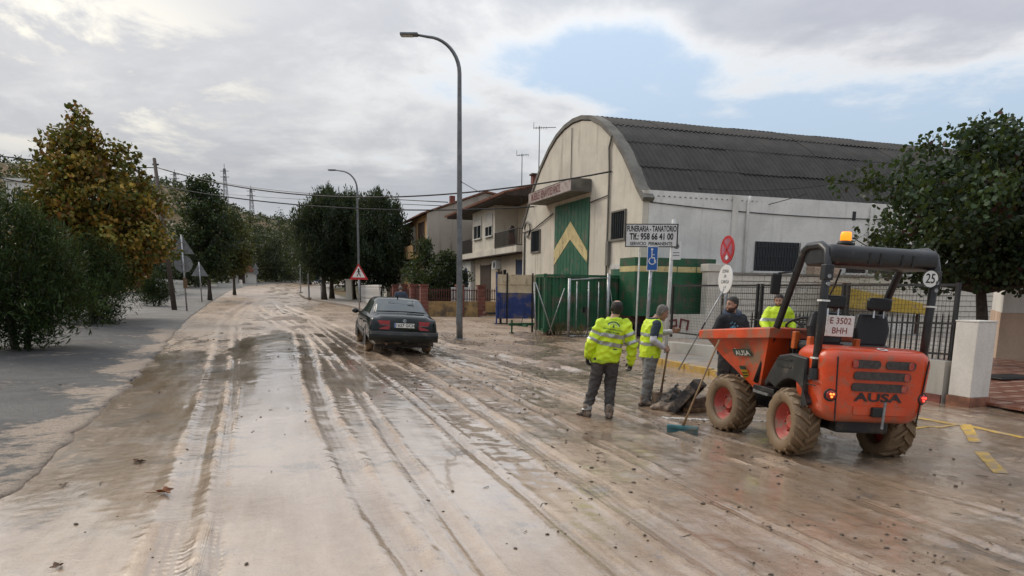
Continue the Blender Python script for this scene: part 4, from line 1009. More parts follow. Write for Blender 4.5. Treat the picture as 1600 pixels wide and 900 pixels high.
def tree(name, label, base, prof, tr, trunk_h, ncl, nper, spread, size, pal, wts, shape='diamond', bark='bark', up=None, group=None, seed=1, lean=(0, 0), fm='foliage', limbs=26, fill=.55, lump=.35, trunks=1, jitter=.25):
    rs = np.random.default_rng(seed+100)
    t = thing(name, label, 'tree' if 'tree' in name else 'shrub', base, 0, group)
    c = crown_points(prof, ncl, fill, lean, seed, lump)
    v, f, col = leaves(c, nper, spread, size, pal, wts, shape, up=up, rs=rs, jitter=jitter)
    link('crown', npmesh('crown', v, f, col), fm, t)
    top = prof[-1][0]
    for k in range(trunks):
        mb = MB(); ox, oy = ((0, 0) if trunks == 1 else (.18*math.cos(k*2.4), .18*math.sin(k*2.4)))
        spine = []
        n = 9
        for i in range(n+1):
            q = i/n; z = -.15+q*(top*.86+.15)
            spine.append((ox*(1+3*q)+lean[0]*q+.10*math.sin(2.1*q*3+seed)*q, oy*(1+3*q)+lean[1]*q+.10*math.cos(1.7*q*3+seed)*q, z))
        rad = [tr*(1.35 if i == 0 else 1)*(1-.86*(i/n)**.85) for i in range(n+1)]
        mb.tube(spine, rad, 9); mb.build('trunk', bark, t, True)
    mb = MB()
    for i in rs.choice(ncl, min(limbs, ncl), replace=False):
        e = Vector(c[i]); zs = max(trunk_h, min(top*.8, e.z*.55)); q = zs/(top*.86)
        s = Vector((lean[0]*q+.10*math.sin(6.3*q+seed)*q, lean[1]*q+.10*math.cos(5.1*q+seed)*q, zs)); m = s.lerp(e, .55)+Vector((0, 0, -.06*(e-s).length))
        r0 = tr*.38*(1-.5*q); mb.tube([s, m, e], [r0, r0*.6, .012], 6)
    if mb.v: mb.build('limbs', bark, t, True)
    return t
GRN = [(.018, .034, .012), (.026, .047, .015), (.040, .062, .020), (.012, .023, .010)]
def vegetation():
    # plane tree turning brown and yellow
    b = W(148, 508, 31.5); b.z = g1(b)+.2
    AUT = [(.20, .145, .022), (.24, .135, .02), (.14, .135, .024), (.17, .065, .012), (.085, .095, .02), (.30, .20, .035)]
    tree('plane_tree', 'tall plane tree with yellow and brown autumn leaves', b, [(1.2, 1.9), (2.2, 3.0), (3.6, 3.25), (5.0, 2.75), (6.4, 1.95), (7.6, 1.05), (8.5, .3)], .17, 1.6, 760, 38, .42, (.165, .155), AUT, [3, 2.5, 3, 1.6, 2, 1], 'lobed', 'bark_pale', seed=3, limbs=60, fill=.5, lump=.5, jitter=.45)
    # oleanders by the pavement
    OL = [(.013, .026, .008), (.020, .038, .011), (.032, .054, .016), (.05, .07, .024)]
    for i, (u, v, Y, pr, nc, lab, sx) in enumerate(((30, 552, 18.2, [(.15, .7), (.9, 1.6), (1.9, 1.75), (2.7, 1.45), (3.3, .8), (3.65, .3)], 560, 'big dark oleander bush with long narrow leaves overhanging the asphalt pavement', 1), (150, 507, 28.5, [(.15, .7), (.9, 1.5), (1.8, 1.6), (2.6, 1.2), (3.1, .5)], 330, 'oleander bush in front of the autumn plane tree', 1), (243, 478, 46, [(.1, .6), (.6, .95), (1.3, .95), (1.9, .5)], 150, 'small rounded bush at the foot of the utility pole', 1))):
        p = W(u, v, Y); p.z = g1(p)+.1
        tree('oleander_bush', lab, p, pr, .06, .2, nc, 34, (.30, .30, .42), (.20, .036), OL, [3, 3, 2, 1], 'diamond', 'bark', up=(0, 0, .55), seed=20+i, limbs=20, trunks=4, fill=.45, lump=.4, fm='foliage_gloss')
    # street trees on the left, past the signs
    p = W(328, 467, 58); p.z = g1(p)+.1
    tree('street_tree', 'dark green street tree behind the road signs', p, [(2.0, .9), (3.2, 2.0), (5, 2.35), (7, 1.9), (8.6, 1.35), (9.6, .6)], .16, 2, 420, 30, .45, (.20, .14), GRN, [3, 3, 2, 3], 'lobed', seed=31, limbs=26)
    p = W(366, 452, 72); p.z = g1(p)+.1
    tree('street_tree', 'yellow green street tree beyond the dark green one', p, [(2.0, .8), (3.5, 1.9), (5.5, 1.9), (7.2, 1.2), (8.2, .4)], .15, 2, 260, 26, .5, (.24, .17), [(.085, .080, .016), (.06, .07, .018), (.10, .075, .016), (.035, .05, .018)], [3, 3, 1, 3], 'lobed', seed=32)
    # the dense dark trees on the right pavement
    for i, (u, v, Y, pr, lab) in enumerate(((507, 474, 60.5, [(2.0, 1.0), (3.2, 2.1), (5.2, 2.3), (6.7, 1.8), (7.7, 1.1), (8.5, .2)], 'dark bushy street tree with spiky shoots, closest to the road'), (553, 474, 63, [(1.8, 1.0), (3.2, 2.2), (5.2, 2.6), (6.9, 2.1), (7.9, 1.2), (8.7, .2)], 'dark bushy street tree right beside the walking figure sign'), (519, 473, 63, [(2.0, 1.2), (3.5, 2.4), (5.5, 2.6), (7.2, 2.0), (8.2, 1.1), (9.0, .2)], 'dark bushy street tree beside the second street lamp'), (594, 478, 60.5, [(1.2, 1.4), (3, 2.5), (5.2, 2.6), (6.8, 2.0), (7.9, 1.2), (8.6, .2)], 'dark bushy street tree over the brick piers of the garden wall'))):
        p = W(u, v, Y); p.z = g1(p)+.1
        td = tree('dark_street_tree', lab, p, pr, .22, 2, 760, 42, (.34, .34, .8), (.26, .085), [(.014, .026, .014), (.022, .038, .018), (.032, .048, .022), (.045, .050, .020)], [4, 4, 2, 1], 'diamond', up=(0, 0, .9), seed=40+i, group='dark trees on the right pavement', lump=.45, limbs=30)
        rs = np.random.default_rng(400+i); zt = pr[-1][0]; an = rs.uniform(0, 6.28, 30); rr = 2.0*rs.random(30)**.6
        sh = np.stack([rr*np.cos(an), rr*np.sin(an), zt-.35-.42*rr**1.5+rs.normal(size=30)*.25], 1)
        v_, f_, c_ = leaves(sh, 60, (.16, .16, .85), (.26, .075), [(.016, .030, .014), (.026, .044, .018)], [1, 1], up=(0, 0, 1.1), rs=rs); link('upright_shoots', npmesh('upright_shoots', v_, f_, c_), 'foliage', td)
    # the round-leaved tree behind the fence
    p = W(1543, 520, 16.2); p.z = g1(p)
    tree('round_leaf_tree', 'round leaved dark green tree with some dark red leaves behind the fence', p, [(1.95, 1.1), (2.3, 2.1), (3.0, 2.55), (4.0, 2.4), (4.65, 1.75), (5.1, 1.0), (5.45, .3)], .17, 1.8, 600, 38, .32, (.098, .094), [(.020, .040, .015), (.030, .055, .020), (.045, .07, .026), (.050, .014, .012), (.013, .026, .011)], [4, 4, 2, .8, 2], 'round', seed=52, limbs=50, lean=(-.4, .3), fill=.5, lump=.6, jitter=.3)
    # garden bushes behind the railing
    for i, (u, v, Y, s, lab) in enumerate(((664, 470, 45, 1.25, 'leafy dark shrub behind the rust red railing beside the brick pier'), (699, 468, 44, 1.0, 'leafy dark shrub behind the railing below the balcony house'))):
        p = W(u, v, Y); p.z = g1(p)
        tree('garden_shrub', lab, p, [(.4, .6*s), (1.4, 1.15*s), (2.3, 1.2*s), (3.0, .9*s), (3.5*s, .3)], .08, .4, 170, 30, .35, (.14, .10), GRN, [3, 3, 2, 2], 'lobed', seed=60+i)
    # trees at the far bend
    far = [(395, 446, 128, 9, 3.6), (415, 447, 135, 10, 3.8), (432, 446, 132, 9.5, 3.5), (450, 447, 140, 11, 4), (470, 446, 128, 9, 3.4), (485, 449, 118, 8.5, 3.2), (375, 446, 120, 7.5, 2.6), (440, 441, 160, 15, 5), (405, 441, 165, 14, 5), (310, 452, 98, 7.5, 2.8), (345, 449, 112, 8.5, 3.0), (285, 454, 92, 6.5, 2.8), (540, 450, 100, 8, 3.4), (230, 462, 72, 6.5, 2.8), (60, 470, 62, 6.5, 3.0)]
    labs = ['dark roadside tree at the far bend, standing by the small road sign', 'dark tree at the far bend where the road turns', 'dark spreading tree below the olive hill at the road bend', 'tall dark tree rising behind the far road bend', 'dark tree beside the far grey post', 'dark tree behind the blue crossing sign', 'dark small tree by the white roadside house', 'tallest dark tree below the olive hill', 'large dark tree on the slope under the pylons', 'dark tree behind the white balustrade', 'dark tree behind the yellow green street tree', 'low dark tree left of the white balustrade by the pole', 'dark tree hidden behind the bushy street trees', 'dark tree behind the small rounded bush', 'dark garden tree beside the tiled house']
    for i, (u, v, Y, h, r) in enumerate(far):
        p = W(u, v, Y); p.z = float(terrain(np.array(p.x), np.array(p.y)))
        k = [(.016, .028, .014), (.024, .038, .017), (.036, .046, .020)] if i % 3 else [(.026, .036, .016), (.044, .050, .02), (.062, .056, .020)]
        tree('roadside_tree', labs[i], p, [(.8, r*.5), (h*.3, r*.95), (h*.55, r), (h*.8, r*.6), (h, .2)], .16, .8, 150, 26, .75, (.36, .22), k, [3, 3, 2], 'diamond', seed=70+i, group='trees at the far end of the street', limbs=8)
vegetation()
def olive_hill():
    """olive groves on the hillside: too many and too far to tell apart"""
    rs = np.random.default_rng(5); pts = []
    for r in np.arange(170, 476, 8.5):
        for q in np.arange(-1.05, .35, 9./r):
            x = q+rs.normal()*.006*60/r; X = x*r+rs.normal()*1.0; Y = r+rs.normal()*1.0
            if fbm(np.array(X*.012), np.array(Y*.012), 3, 77) > .30: pts.append((X, Y))
    for q in np.arange(-1.05, .2, .006): pts.append((q*455+rs.normal(), 452+rs.normal()*4))
    c = np.array(pts); z = terrain(c[:, 0], c[:, 1]); cent = np.column_stack([c, z+1.6])
    v, f, col = leaves(cent, 26, (2.1, 2.1, 1.5), (1.3, .9), [(.040, .052, .030), (.030, .042, .024), (.055, .062, .036)], [2, 2, 1], rs=rs)
    tag(link('olive_grove', npmesh('olive_grove', v, f, col), 'foliage'), 'grey green olive trees covering the far hillside', 'olive trees', kind='stuff')
olive_hill()
def weeds():
    rs = np.random.default_rng(9); c = []
    for u, v in ((852, 522), (868, 524), (880, 526), (846, 518), (905, 528), (860, 518)):
        p = P(u, v); c.append((p.x, p.y, p.z+.12))
    v, f, col = leaves(np.array(c), 70, (.25, .25, .22), (.3, .03), [(.09, .06, .03), (.05, .05, .02)], [2, 1], up=(0, 0, .9), rs=rs)
    tag(link('weeds', npmesh('weeds', v, f, col), 'foliage'), 'dry brown weeds at the foot of the galvanised gate frames', 'weeds', kind='stuff')
weeds()
# ================================================================ left-hand houses, lamps, signs, poles, wires
mat('sign_back', (.19, .195, .20), .5, .4, var=.15, scale=5)
mat('sign_white', (.72, .72, .70), .4, var=.05, dirt=.12, dirtcol=(.4, .36, .3))
mat('sign_red', (.45, .018, .022), .4, var=.08); mat('sign_blue', (.012, .10, .36), .4, var=.08); mat('dark_blue', (.02, .035, .09), .5)
mat('pole_wood', (.05, .038, .028), .9, var=.3, scale=8, bump=.4)
mat('cable', (.012, .012, .012), .6); mat('pylon_steel', (.20, .205, .21), .6, .3)
mat('led', (.5, .5, .48), .3)
def lamp_post(u, v, top_v, arm, label):
    p = P(u, v); t = thing('street_lamp', label, 'street lamp', p, 0, 'street lamps on the right pavement')
    h = (W(u-2, top_v, p.y).z-p.z)
    rad = arm*.95; pts = [(0, 0, 0), (0, 0, .6), (0, 0, h-rad*.95)]
    for k in range(1, 11):
        q = math.pi/2*k/10*.98; pts.append((-arm*.82*(1-math.cos(q)), 0, h-rad*.95+rad*.9*math.sin(q)))
    e = pts[-1]; pts.append((e[0]-arm*.28, 0, e[2]+.06))
    rs = [.115, .11, .07]+[.07-.025*k/10 for k in range(1, 11)]+[.04]
    MB().tube(pts, rs, 12).build('pole', 'lamp_grey', t, True)
    MB().box(-.2, .2, -.2, .2, -.05, .03).build('base_plate', 'lamp_grey', t, bevel=.01)
    MB().box(-.117, -.100, -.06, .06, .5, .9).build('service_hatch', 'galv', t)
    e = pts[-1]; hd = MB().box(e[0]-.55, e[0]+.05, -.13, .13, e[2]-.04, e[2]+.05).build('lamp_head', 'lamp_grey', t, bevel=.03)
    MB().box(e[0]-.5, e[0]-.12, -.1, .1, e[2]-.052, e[2]-.042).build('led_panel', 'led', hd)
    return t
lamp_post(718, 530, 55, 1.32, 'tall curved grey street lamp at the pavement edge beside the parked car')
lamp_post(562, 474, 266, 1.5, 'curved grey street lamp among the dark street trees')
def tri(mb, s, M, d=.003): return mb.add([(-s/2, -d, 0), (s/2, -d, 0), (0, -d, s*.866)], [(0, 1, 2)], M)
def tri_plate(s, M):
    return MB().add([(x, y, z) for y in (-.012, .012) for x, z in ((-s/2, 0), (s/2, 0), (0, s*.866))], [(0, 1, 2), (5, 4, 3), (0, 3, 4, 1), (1, 4, 5, 2), (2, 5, 3, 0)], M)
def left_signs():
    p = P(292, 484, .1); t = thing('sign_post', 'back of a triangular and a round road sign on one post', 'road sign', p, TH)
    MB().cyl((0, 0, -.1), (-.05, 0, 4.15), .045, n=10).build('post', 'galv', t, True)
    tri_plate(1.22, T(-.05, .06, 3.1)).build('triangle_sign', 'sign_back', t)
    MB().lathe([(.48, -.01), (.48, .01)], 28, T(-.04, .06, 2.55) @ RX(90)).build('round_sign', 'sign_back', t)
    MB().box(-.1, .12, -.06, -.046, 1.2, 1.75).build('notice', 'brown_leaf', t)
    for z in (3.3, 3.7, 2.5): MB().box(-.16, .06, -.045, .044, z, z+.05).build('clamp', 'galv', t)
    p = P(315.5, 470, .1); t = thing('sign_post', 'back of a single triangular road sign behind the taller one', 'road sign', p, TH)
    MB().cyl((0, 0, -.1), (-.05, 0, 2.9), .045, n=10).build('post', 'galv', t, True); tri_plate(1.2, T(-.04, .06, 1.85)).build('triangle_sign', 'sign_back', t)
    for z in (2.0, 2.45): MB().box(-.14, .06, -.045, .044, z, z+.05).build('clamp', 'galv', t)
    p = P(401, 447); t = thing('sign_post', 'small grey road sign far off at the road bend', 'road sign', p, 0)
    MB().cyl((0, 0, -.1), (0, 0, 3.3), .05, n=8).build('post', 'galv', t); tri_plate(.95, T(0, -.06, 2.45)).build('triangle_sign', 'sign_back', t); MB().lathe([(.4, -.01), (.4, .01)], 20, T(0, -.06, 2.0) @ RX(90)).build('round_sign', 'sign_back', t)
    # pedestrian crossing warning sign
    p = W(562, 497, 37); p.z = g1(p); t = thing('warning_sign', 'red bordered triangular sign with a walking figure by the dark trees', 'road sign', p, R(6))
    zb = W(562, 437, 37).z-p.z
    MB().cyl((0, .04, -.1), (0, .04, zb+.7), .04, n=10).build('post', 'galv', t, True)
    pl = tri_plate(.95, T(0, 0, zb)).build('plate', 'sign_red', t); M = T(0, -.013, zb)
    tri(MB(), .66, M @ T(0, 0, .115)).build('white_field', 'sign_white', pl)
    mb = MB(); q = M @ T(0, -.003, 0)
    disc(mb, .045, q @ T(.0, 0, .52), .003, 12)
    for (x0, z0), (x1, z1), w in (((0, .48), (.01, .33), .075), ((0, .46), (-.09, .36), .03), ((0, .46), (.09, .38), .03), ((.01, .34), (-.09, .17), .042), ((.01, .34), (.10, .17), .042)):
        dx, dz = x1-x0, z1-z0; l = math.hypot(dx, dz); nx, nz = -dz/l*w/2, dx/l*w/2
        mb.add([(x0+nx, -.003, z0+nz), (x0-nx, -.003, z0-nz), (x1-nx, -.003, z1-nz), (x1+nx, -.003, z1+nz)], [(0, 3, 2, 1)], q)
    mb.build('walking_figure', 'black_text', pl)
    # posts and crossing sign further up on the right
    p = P(470, 458, .1); t = thing('post', 'slim grey post on the far right pavement, the one further up', 'post', p); h = W(470, 402, p.y).z-p.z
    MB().cyl((0, 0, -.1), (0, 0, h), .06, n=8).build('shaft', 'galv', t); MB().box(-.16, .16, -.16, .16, 0, .12).build('foot', 'kerbstone', t)
    p = P(483, 467, .1); t = thing('post', 'shorter grey post on the pavement before the dark trees', 'post', p); h = W(483, 427, p.y).z-p.z
    MB().cyl((0, 0, -.1), (0, 0, h), .07, n=8).build('shaft', 'galv', t); MB().box(-.16, .16, -.16, .16, 0, .12).build('foot', 'kerbstone', t)
    p = P(502, 468, .1); t = thing('crossing_sign', 'small dark blue crossing sign before the dark tree trunks', 'road sign', p); h = W(502, 440, p.y).z-p.z
    MB().cyl((0, .05, -.1), (0, .05, h+.5), .04, n=8).build('post', 'galv', t); pl = MB().box(-.36, .36, -.01, .01, h, h+.72).build('plate', 'sign_blue', t); tri(MB(), .5, T(0, -.012, h+.1)).build('white_triangle', 'sign_white', pl)
    p = P(499, 468, .1); t = thing('gate_pier', 'pale stone pier beside the dark tree trunks', 'pier', S(5.6, 62.)); t.location.z = g1(t.location)
    MB().box(-.25, .25, -.25, .25, -.1, 1.7).build('shaft', 'cream_render', t); MB().box(-.32, .32, -.32, .32, 1.71, 1.82).build('cap', 'cream_render', t)
    # white garden fence past the trees on the right
    t = thing('balustrade', 'white concrete balustrade behind the dark tree trunks', 'fence', S(6.4, 48.5), TH); t.location.z = g1(t.location)
    MB().box(-.1, .1, 0, 14, -.1, .5).build('plinth', 'white_render', t); MB().box(-.1, .1, 0, 14, 1.42, 1.55).build('top_rail', 'white_render', t)
    me = MB().lathe([(.07, .5), (.11, .7), (.05, 1.0), (.11, 1.25), (.08, 1.42)], 8).mesh('baluster', True); me.materials.append(MATS['white_render'])
    for y in np.arange(.3, 14, .42): link('baluster', me, None, t).location = (0, y, 0)
left_signs()
def right_signs():
    # funeral parlour board on its white post
    bp = W(1040, 548, 19.3); bp.z = g1(bp)
    t = thing('funeral_sign', 'white board lettered FUNERARIA - TANATORIO with phone number on a white post', 'sign', bp, R(-6))
    k = 19.3/1110
    zc = W(1014, 368, 19.3).z-bp.z
    MB().cyl((0, 0, -.1), (.05, 0, zc+.42), .05, n=10).build('post', 'white_panel', t, True)
    MB().cyl((-.82, .05, .0), (-.80, .05, zc-.1), .022, n=8).build('stay', 'white_panel', t, True)
    bx = -.52
    bd = MB().box(bx-.66, bx+.66, -.09, -.055, zc-.28, zc+.28).build('board', 'white_plastic', t, bevel=.006)
    fr = MB()
    fr.box(bx-.675, bx+.675, -.096, -.05, zc+.281, zc+.30).box(bx-.675, bx+.675, -.096, -.05, zc-.30, zc-.281).box(bx-.68, bx-.661, -.096, -.05, zc-.3, zc+.3).box(bx+.661, bx+.69, -.096, -.05, zc-.3, zc+.3)
    fr.build('frame', 'black_iron', bd)
    mb = MB(); q = T(bx, -.091, zc)
    text(mb, 'FUNERARIA - TANATORIO', .15, q @ T(0, 0, .165), .028, .003, sx=.52); text(mb, 'Tlf.: 958 66 41 00', .165, q @ T(0, 0, -.035), .032, .003, sx=.70); text(mb, 'SERVICIO  PERMANENTE', .085, q @ T(0, 0, -.215), .02, .003, sx=.85)
    mb.build('lettering', 'black_text', bd)
    pl = MB().box(.02, .27, -.08, -.055, zc-.62, zc-.15).build('notice_plate', 'sign_white', t)
    fm = MB(); disc(fm, .07, T(.15, -.0805, zc-.28), .003, 14); fm.box(.06, .23, -.0835, -.0805, zc-.45, zc-.43).box(.06, .23, -.0835, -.0805, zc-.52, zc-.50); fm.build('print', 'sign_back', pl)
    # disabled parking sign
    p = W(1008, 552, 18.8); p.z = g1(p); t = thing('parking_sign', 'blue disabled parking sign on a grey post', 'road sign', p, R(-4))
    zc = W(1016, 404, 18.8).z-p.z
    MB().cyl((.0, .03, -.1), (.07, .03, zc+.2), .045, n=10).build('post', 'galv', t, True)
    pl = MB().box(-.06, .22, -.035, -.015, zc-.31, zc+.31).build('plate', 'sign_white', t, bevel=.004)
    pf = MB().box(-.045, .205, -.039, -.0355, zc-.29, zc+.29).build('blue_field', 'sign_blue', pl)
    mb = MB(); q = T(.08, -.040, zc); n = 16
    disc(mb, .03, q @ T(-.02, 0, .23), .003, 12); mb.box(-.032, -.008, -.003, 0, .02, .19, q); mb.box(-.03, .05, -.003, 0, .085, .105, q); mb.box(-.03, .06, -.003, 0, .005, .03, q)
    mb.box(.042, .062, -.003, 0, -.09, .02, q); mb.box(.05, .10, -.003, 0, -.11, -.09, q)
    v = [(r*math.cos(a)-.005, -.003, r*math.sin(a)-.06) for r in (.075, .097) for a in np.linspace(2.1, 6.6, n)]
    mb.add(v, [(i, i+1, n+i+1, n+i) for i in range(n-1)], q); mb.build('wheelchair_symbol', 'sign_white', pf)
    # no stopping disc and the plate below it, both turned towards the side street
    p = W(1122, 560, 15.9); p.z = g1(p)+.08; t = thing('no_stopping_sign', 'red and blue round no stopping sign above a white round plate', 'road sign', p, R(-62-16))
    zc = W(1130, 390, 15.9).z-p.z; zd = W(1127, 436, 15.9).z-p.z
    t.location += Vector((.06, 0, 0))
    MB().cyl((-.02, .04, -.1), (-.03, .05, zc+.2), .035, n=10).build('post', 'galv', t, True)
    pl = MB().lathe([(.30, -.01), (.30, .01)], 32, T(0, 0, zc) @ RX(90)).build('disc', 'sign_red', t); M = T(0, -.011, zc)
    disc(MB(), .235, M, .003, 32).build('field', 'sign_grime', pl)
    mb = MB()
    for sgn in (1, -1): mb.box(-.25, .25, -.006, -.0035, -.03, .03, M @ RY(45*sgn))
    mb.build('red_cross', 'sign_red', pl); disc(MB(), .05, M @ T(.02, 0, -.17), .008, 12).build('sticker', 'sign_white', pl)
    pl = MB().lathe([(.31, -.01), (.31, .01)], 32, T(0, 0, zd) @ RX(90)).build('plate', 'sign_white', t); mb = MB(); q = T(0, -.011, zd)
    for w_, h_, dz in (('ZONA', .07, .17), ('DE', .06, .06), ('CARGA', .075, -.06), ('L-V', .06, -.18)): text(MB(), w_, h_, q @ T(0, 0, dz), .01, .003).build('lettering', 'sign_back', pl)
    # a long tool handle leaning on the fence
    t = thing('rake_handle', 'long grey pole leaning up towards the round white sign plate', 'pole', W(1104, 500, 12.6))
    e = W(1131, 452, 12.6)-t.location; e.z += .0
    d = e.normalized(); MB().tube([tuple(-d*1.0), tuple(e*.5), tuple(e)], .013, 8).build('shaft', 'galv', t, True); MB().cyl(tuple(-d*.3), tuple(-d*.05), .017, n=8).build('grip', 'black_iron', t)
mat('sign_grime', (.30, .10, .14), .5, var=.3, scale=4)
right_signs()
def cable(u0, v0, Y0, u1, v1, Y1, um, vm, r, label, name='overhead_cable'):
    p0, p1 = W(u0, v0, Y0), W(u1, v1, Y1); d = ray(um, vm)
    A = np.array([[p1.x-p0.x, -d.x], [p1.y-p0.y, -d.y]]); t, s = np.linalg.solve(A, [-p0.x, -p0.y])
    zm = CZ+d.z*s; sag = (p0.z+(p1.z-p0.z)*t-zm)/(t*(1-t))
    pts = [(p0.x+(p1.x-p0.x)*q, p0.y+(p1.y-p0.y)*q, p0.z+(p1.z-p0.z)*q-sag*q*(1-q)) for q in np.linspace(0, 1, 40)]
    tag(MB().tube(pts, r, 5).build(name, 'cable', None, True), label, 'cable', 'overhead cables')
cable(247, 262, 46, 955, 268, 30, 600, 308, .035, 'thick overhead cable from the wooden pole to the warehouse gable')
cable(247, 290, 46, 835, 323, 38.8, 560, 326, .035, 'lower overhead cable from the wooden pole to the cable coil on the house corner')
cable(-140, 222, 34, 246, 262, 46, 60, 251, .03, 'upper overhead cable passing behind the plane tree to the wooden pole')
cable(-140, 240, 34, 246, 290, 46, 50, 287, .03, 'lower overhead cable running into the plane tree crown')
cable(285, 268, 330, 700, 316, 75, 480, 302, .05, 'thin far power line sloping down from the pylons')
cable(285, 295, 330, 700, 322, 75, 430, 309, .04, 'thinnest lower power line below the pylons')
cable(955, 268, 29.9, 1400, 268, 26, 1090, 294, .014, 'thin wire sagging across the corrugated roof')
cable(836, 322, 38.6, 1260, 303, 28.0, 1012, 347, .016, 'thin wire sagging across the warehouse side wall')
cable(719, 283, 24.5, 775, 313, 46, 745, 298, .012, 'thin wire dropping from the tall lamp to the roof of the balcony house')
def pole_and_pylons():
    b = P(273, 483, .1); tp = W(241, 248, 45.5)
    t = thing('utility_pole', 'leaning dark wooden utility pole beside the plane tree', 'utility pole', b); e = tp-b
    MB().cyl((0, 0, -.3), tuple(e), .15, .10, 12).build('pole', 'pole_wood', t, True)
    MB().box(e.x*.97-.14, e.x*.97+.22, e.y*.97-.05, e.y*.97+.05, e.z*.955, e.z*.965).build('cable_bracket', 'pole_wood', t)
    MB().box(e.x*.47-.14, e.x*.47+.02, e.y*.47-.2, e.y*.47-.15, e.z*.40, e.z*.45).build('number_plate', 'sign_white', t)
    for u, vt, vb, Y, lab in ((275, 265, 306, 440, 'lattice pylon just above the hill behind the street tree'), (354, 256, 330, 430, 'tallest lattice pylon on the olive hill'), (394, 290, 340, 450, 'slender lattice pylon on the olive hill furthest along the ridge')):
        p = W(u, vb, Y); q = W(u, vt, Y); h = q.z-p.z+10; t = thing('pylon', lab, 'pylon', (p.x, p.y, p.z-10)); mb = MB()
        w0, w1 = 1.7, .45
        for sx in (-1, 1):
            for sy in (-1, 1): MB().tube([(sx*w0, sy*w0, 0), (sx*w1, sy*w1, h*.93)], .16, 4).build('leg', 'pylon_steel', t)
        for k in range(9):
            z0, z1 = h*.93*k/9, h*.93*(k+1)/9; a, c = w0+(w1-w0)*k/9, w0+(w1-w0)*(k+1)/9
            for s in (-1, 1): mb.tube([(-a, s*a, z0), (c, s*c, z1)], .09, 3); mb.tube([(a, s*a, z0), (-c, s*c, z1)], .09, 3); mb.tube([(s*a, -a, z0), (s*c, c, z1)], .09, 3)
        mb.build('bracing', 'pylon_steel', t); MB().tube([(0, 0, h*.9), (0, 0, h)], .16, 4).build('peak', 'pylon_steel', t)
        for z in (.80, .89): MB().tube([(-2.6, 0, h*z), (2.6, 0, h*z)], .18, 4).build('crossarm', 'pylon_steel', t)
pole_and_pylons()
def left_houses():
    # tiled house behind the oleander: white wall with a stepped tile verge
    p = W(20, 392, 40); t = thing('tiled_house', 'white house with red tile roof edge behind the oleander', 'house', (p.x, p.y, g1(p)), R(40)); z = W(20, 333, 40).z-g1(p)
    MB().box(-9, 0, 0, 7, -.3, z-.1).build('wall', 'white_render', t)
    rf = MB().add([(x, y, q) for x, q in ((-9.4, z+.9), (.5, z-.35)) for y in (-.5, 7.5)]+[(x, y, q+.12) for x, q in ((-9.4, z+.9), (.5, z-.35)) for y in (-.5, 7.5)], [(0, 1, 3, 2), (4, 6, 7, 5), (0, 2, 6, 4), (1, 5, 7, 3), (0, 4, 5, 1), (2, 3, 7, 6)]).build('roof', 'terracotta', t)
    tl = MB().tube([(0, 0, .62), (4.95, 0, 0)], .1, 6).mesh('roof_tile', True); tl.materials.append(MATS['terracotta'])
    for y in np.arange(-.45, 7.5, .27):
        for x, q in ((-9.4, z+.43), (-4.45, z-.19)): link('roof_tile', tl, None, rf).location = (x, y, q)
    w = MB().box(-2.4, -1.2, -.02, .03, z-2.2, z-1).build('window', 'dark_glass', t); MB().box(-2.5, -1.1, -.06, -.021, z-2.3, z-2.2).build('sill', 'white_panel', w)
    p = W(56, 330, 75); t = thing('terrace_building', 'grey flat roofed building with roof railing behind the plane tree', 'building', (p.x, p.y, g1(p)), R(12)); z = W(56, 284, 75).z-g1(p)
    MB().box(-2.5, 3.6, 0, 8, -.3, z).build('wall', 'grey_render', t); MB().box(-2.7, 3.8, -.2, 8.2, z+.002, z+.25).build('parapet', 'grey_render', t); MB().box(.2, 2.4, 1, 4, z+.26, z+1.5).build('stair_head', 'white_render', t)
    for x in (-1.6, .2, 2.0): wn = MB().box(x, x+.9, -.03, .02, z-2.4, z-1.1).build('window', 'dark_glass', t); MB().box(x-.08, x+.98, -.07, -.031, z-2.5, z-2.4).build('sill', 'white_panel', wn)
    # white fences and the gabled house up the left side
    p = P(305, 452, .1); t = thing('white_fence', 'white picket fence behind the back of the road signs', 'fence', S(-9.2, 66), TH); t.location.z = g1(t.location)+.1
    MB().box(-.06, .06, -4, 14, -.1, .55).build('plinth', 'white_render', t)
    me = MB().box(-.025, .025, -.06, .06, .55, 1.55).mesh('picket'); me.materials.append(MATS['white_panel'])
    for y in np.arange(-3.9, 14, .34): link('picket', me, None, t).location = (0, y, 0)
    MB().box(-.045, -.026, -4, 14, 1.2, 1.3).build('rail', 'white_panel', t)
    p = W(360, 444, 98); t = thing('white_wall', 'low white wall beside the road below the yellow green tree', 'wall', (p.x, p.y, g1(p)), R(5))
    MB().box(-1.8, 1.4, 0, .25, -.3, .55).build('masonry', 'white_render', t); MB().box(1.2, 1.5, -.06, .3, .2, 1.05).build('pier', 'white_render', t)
    for x in (-1.5, -.9): MB().box(x-.12, x+.12, -.03, .28, .55, .75).build('merlon', 'white_render', t)
    p = W(378, 442, 118); t = thing('gabled_house', 'small white gabled house by the far bend', 'house', (p.x, p.y, g1(p)), R(20)); z = W(378, 424, 118).z-g1(p)
    MB().box(-2.0, 2.2, 0, 5, -.3, z).build('wall', 'white_render', t); MB().add([(x, y, q) for y in (-.3, 5.3) for x, q in ((-2.4, z-.1), (0.1, z+1.9), (2.6, z-.1))], [(0, 1, 2), (5, 4, 3), (0, 3, 4, 1), (1, 4, 5, 2), (2, 5, 3, 0)]).build('roof', 'terracotta', t)
    MB().box(-.5, .5, -.05, .02, .0, 1.9).build('door', 'dark_wood', t)
left_houses()
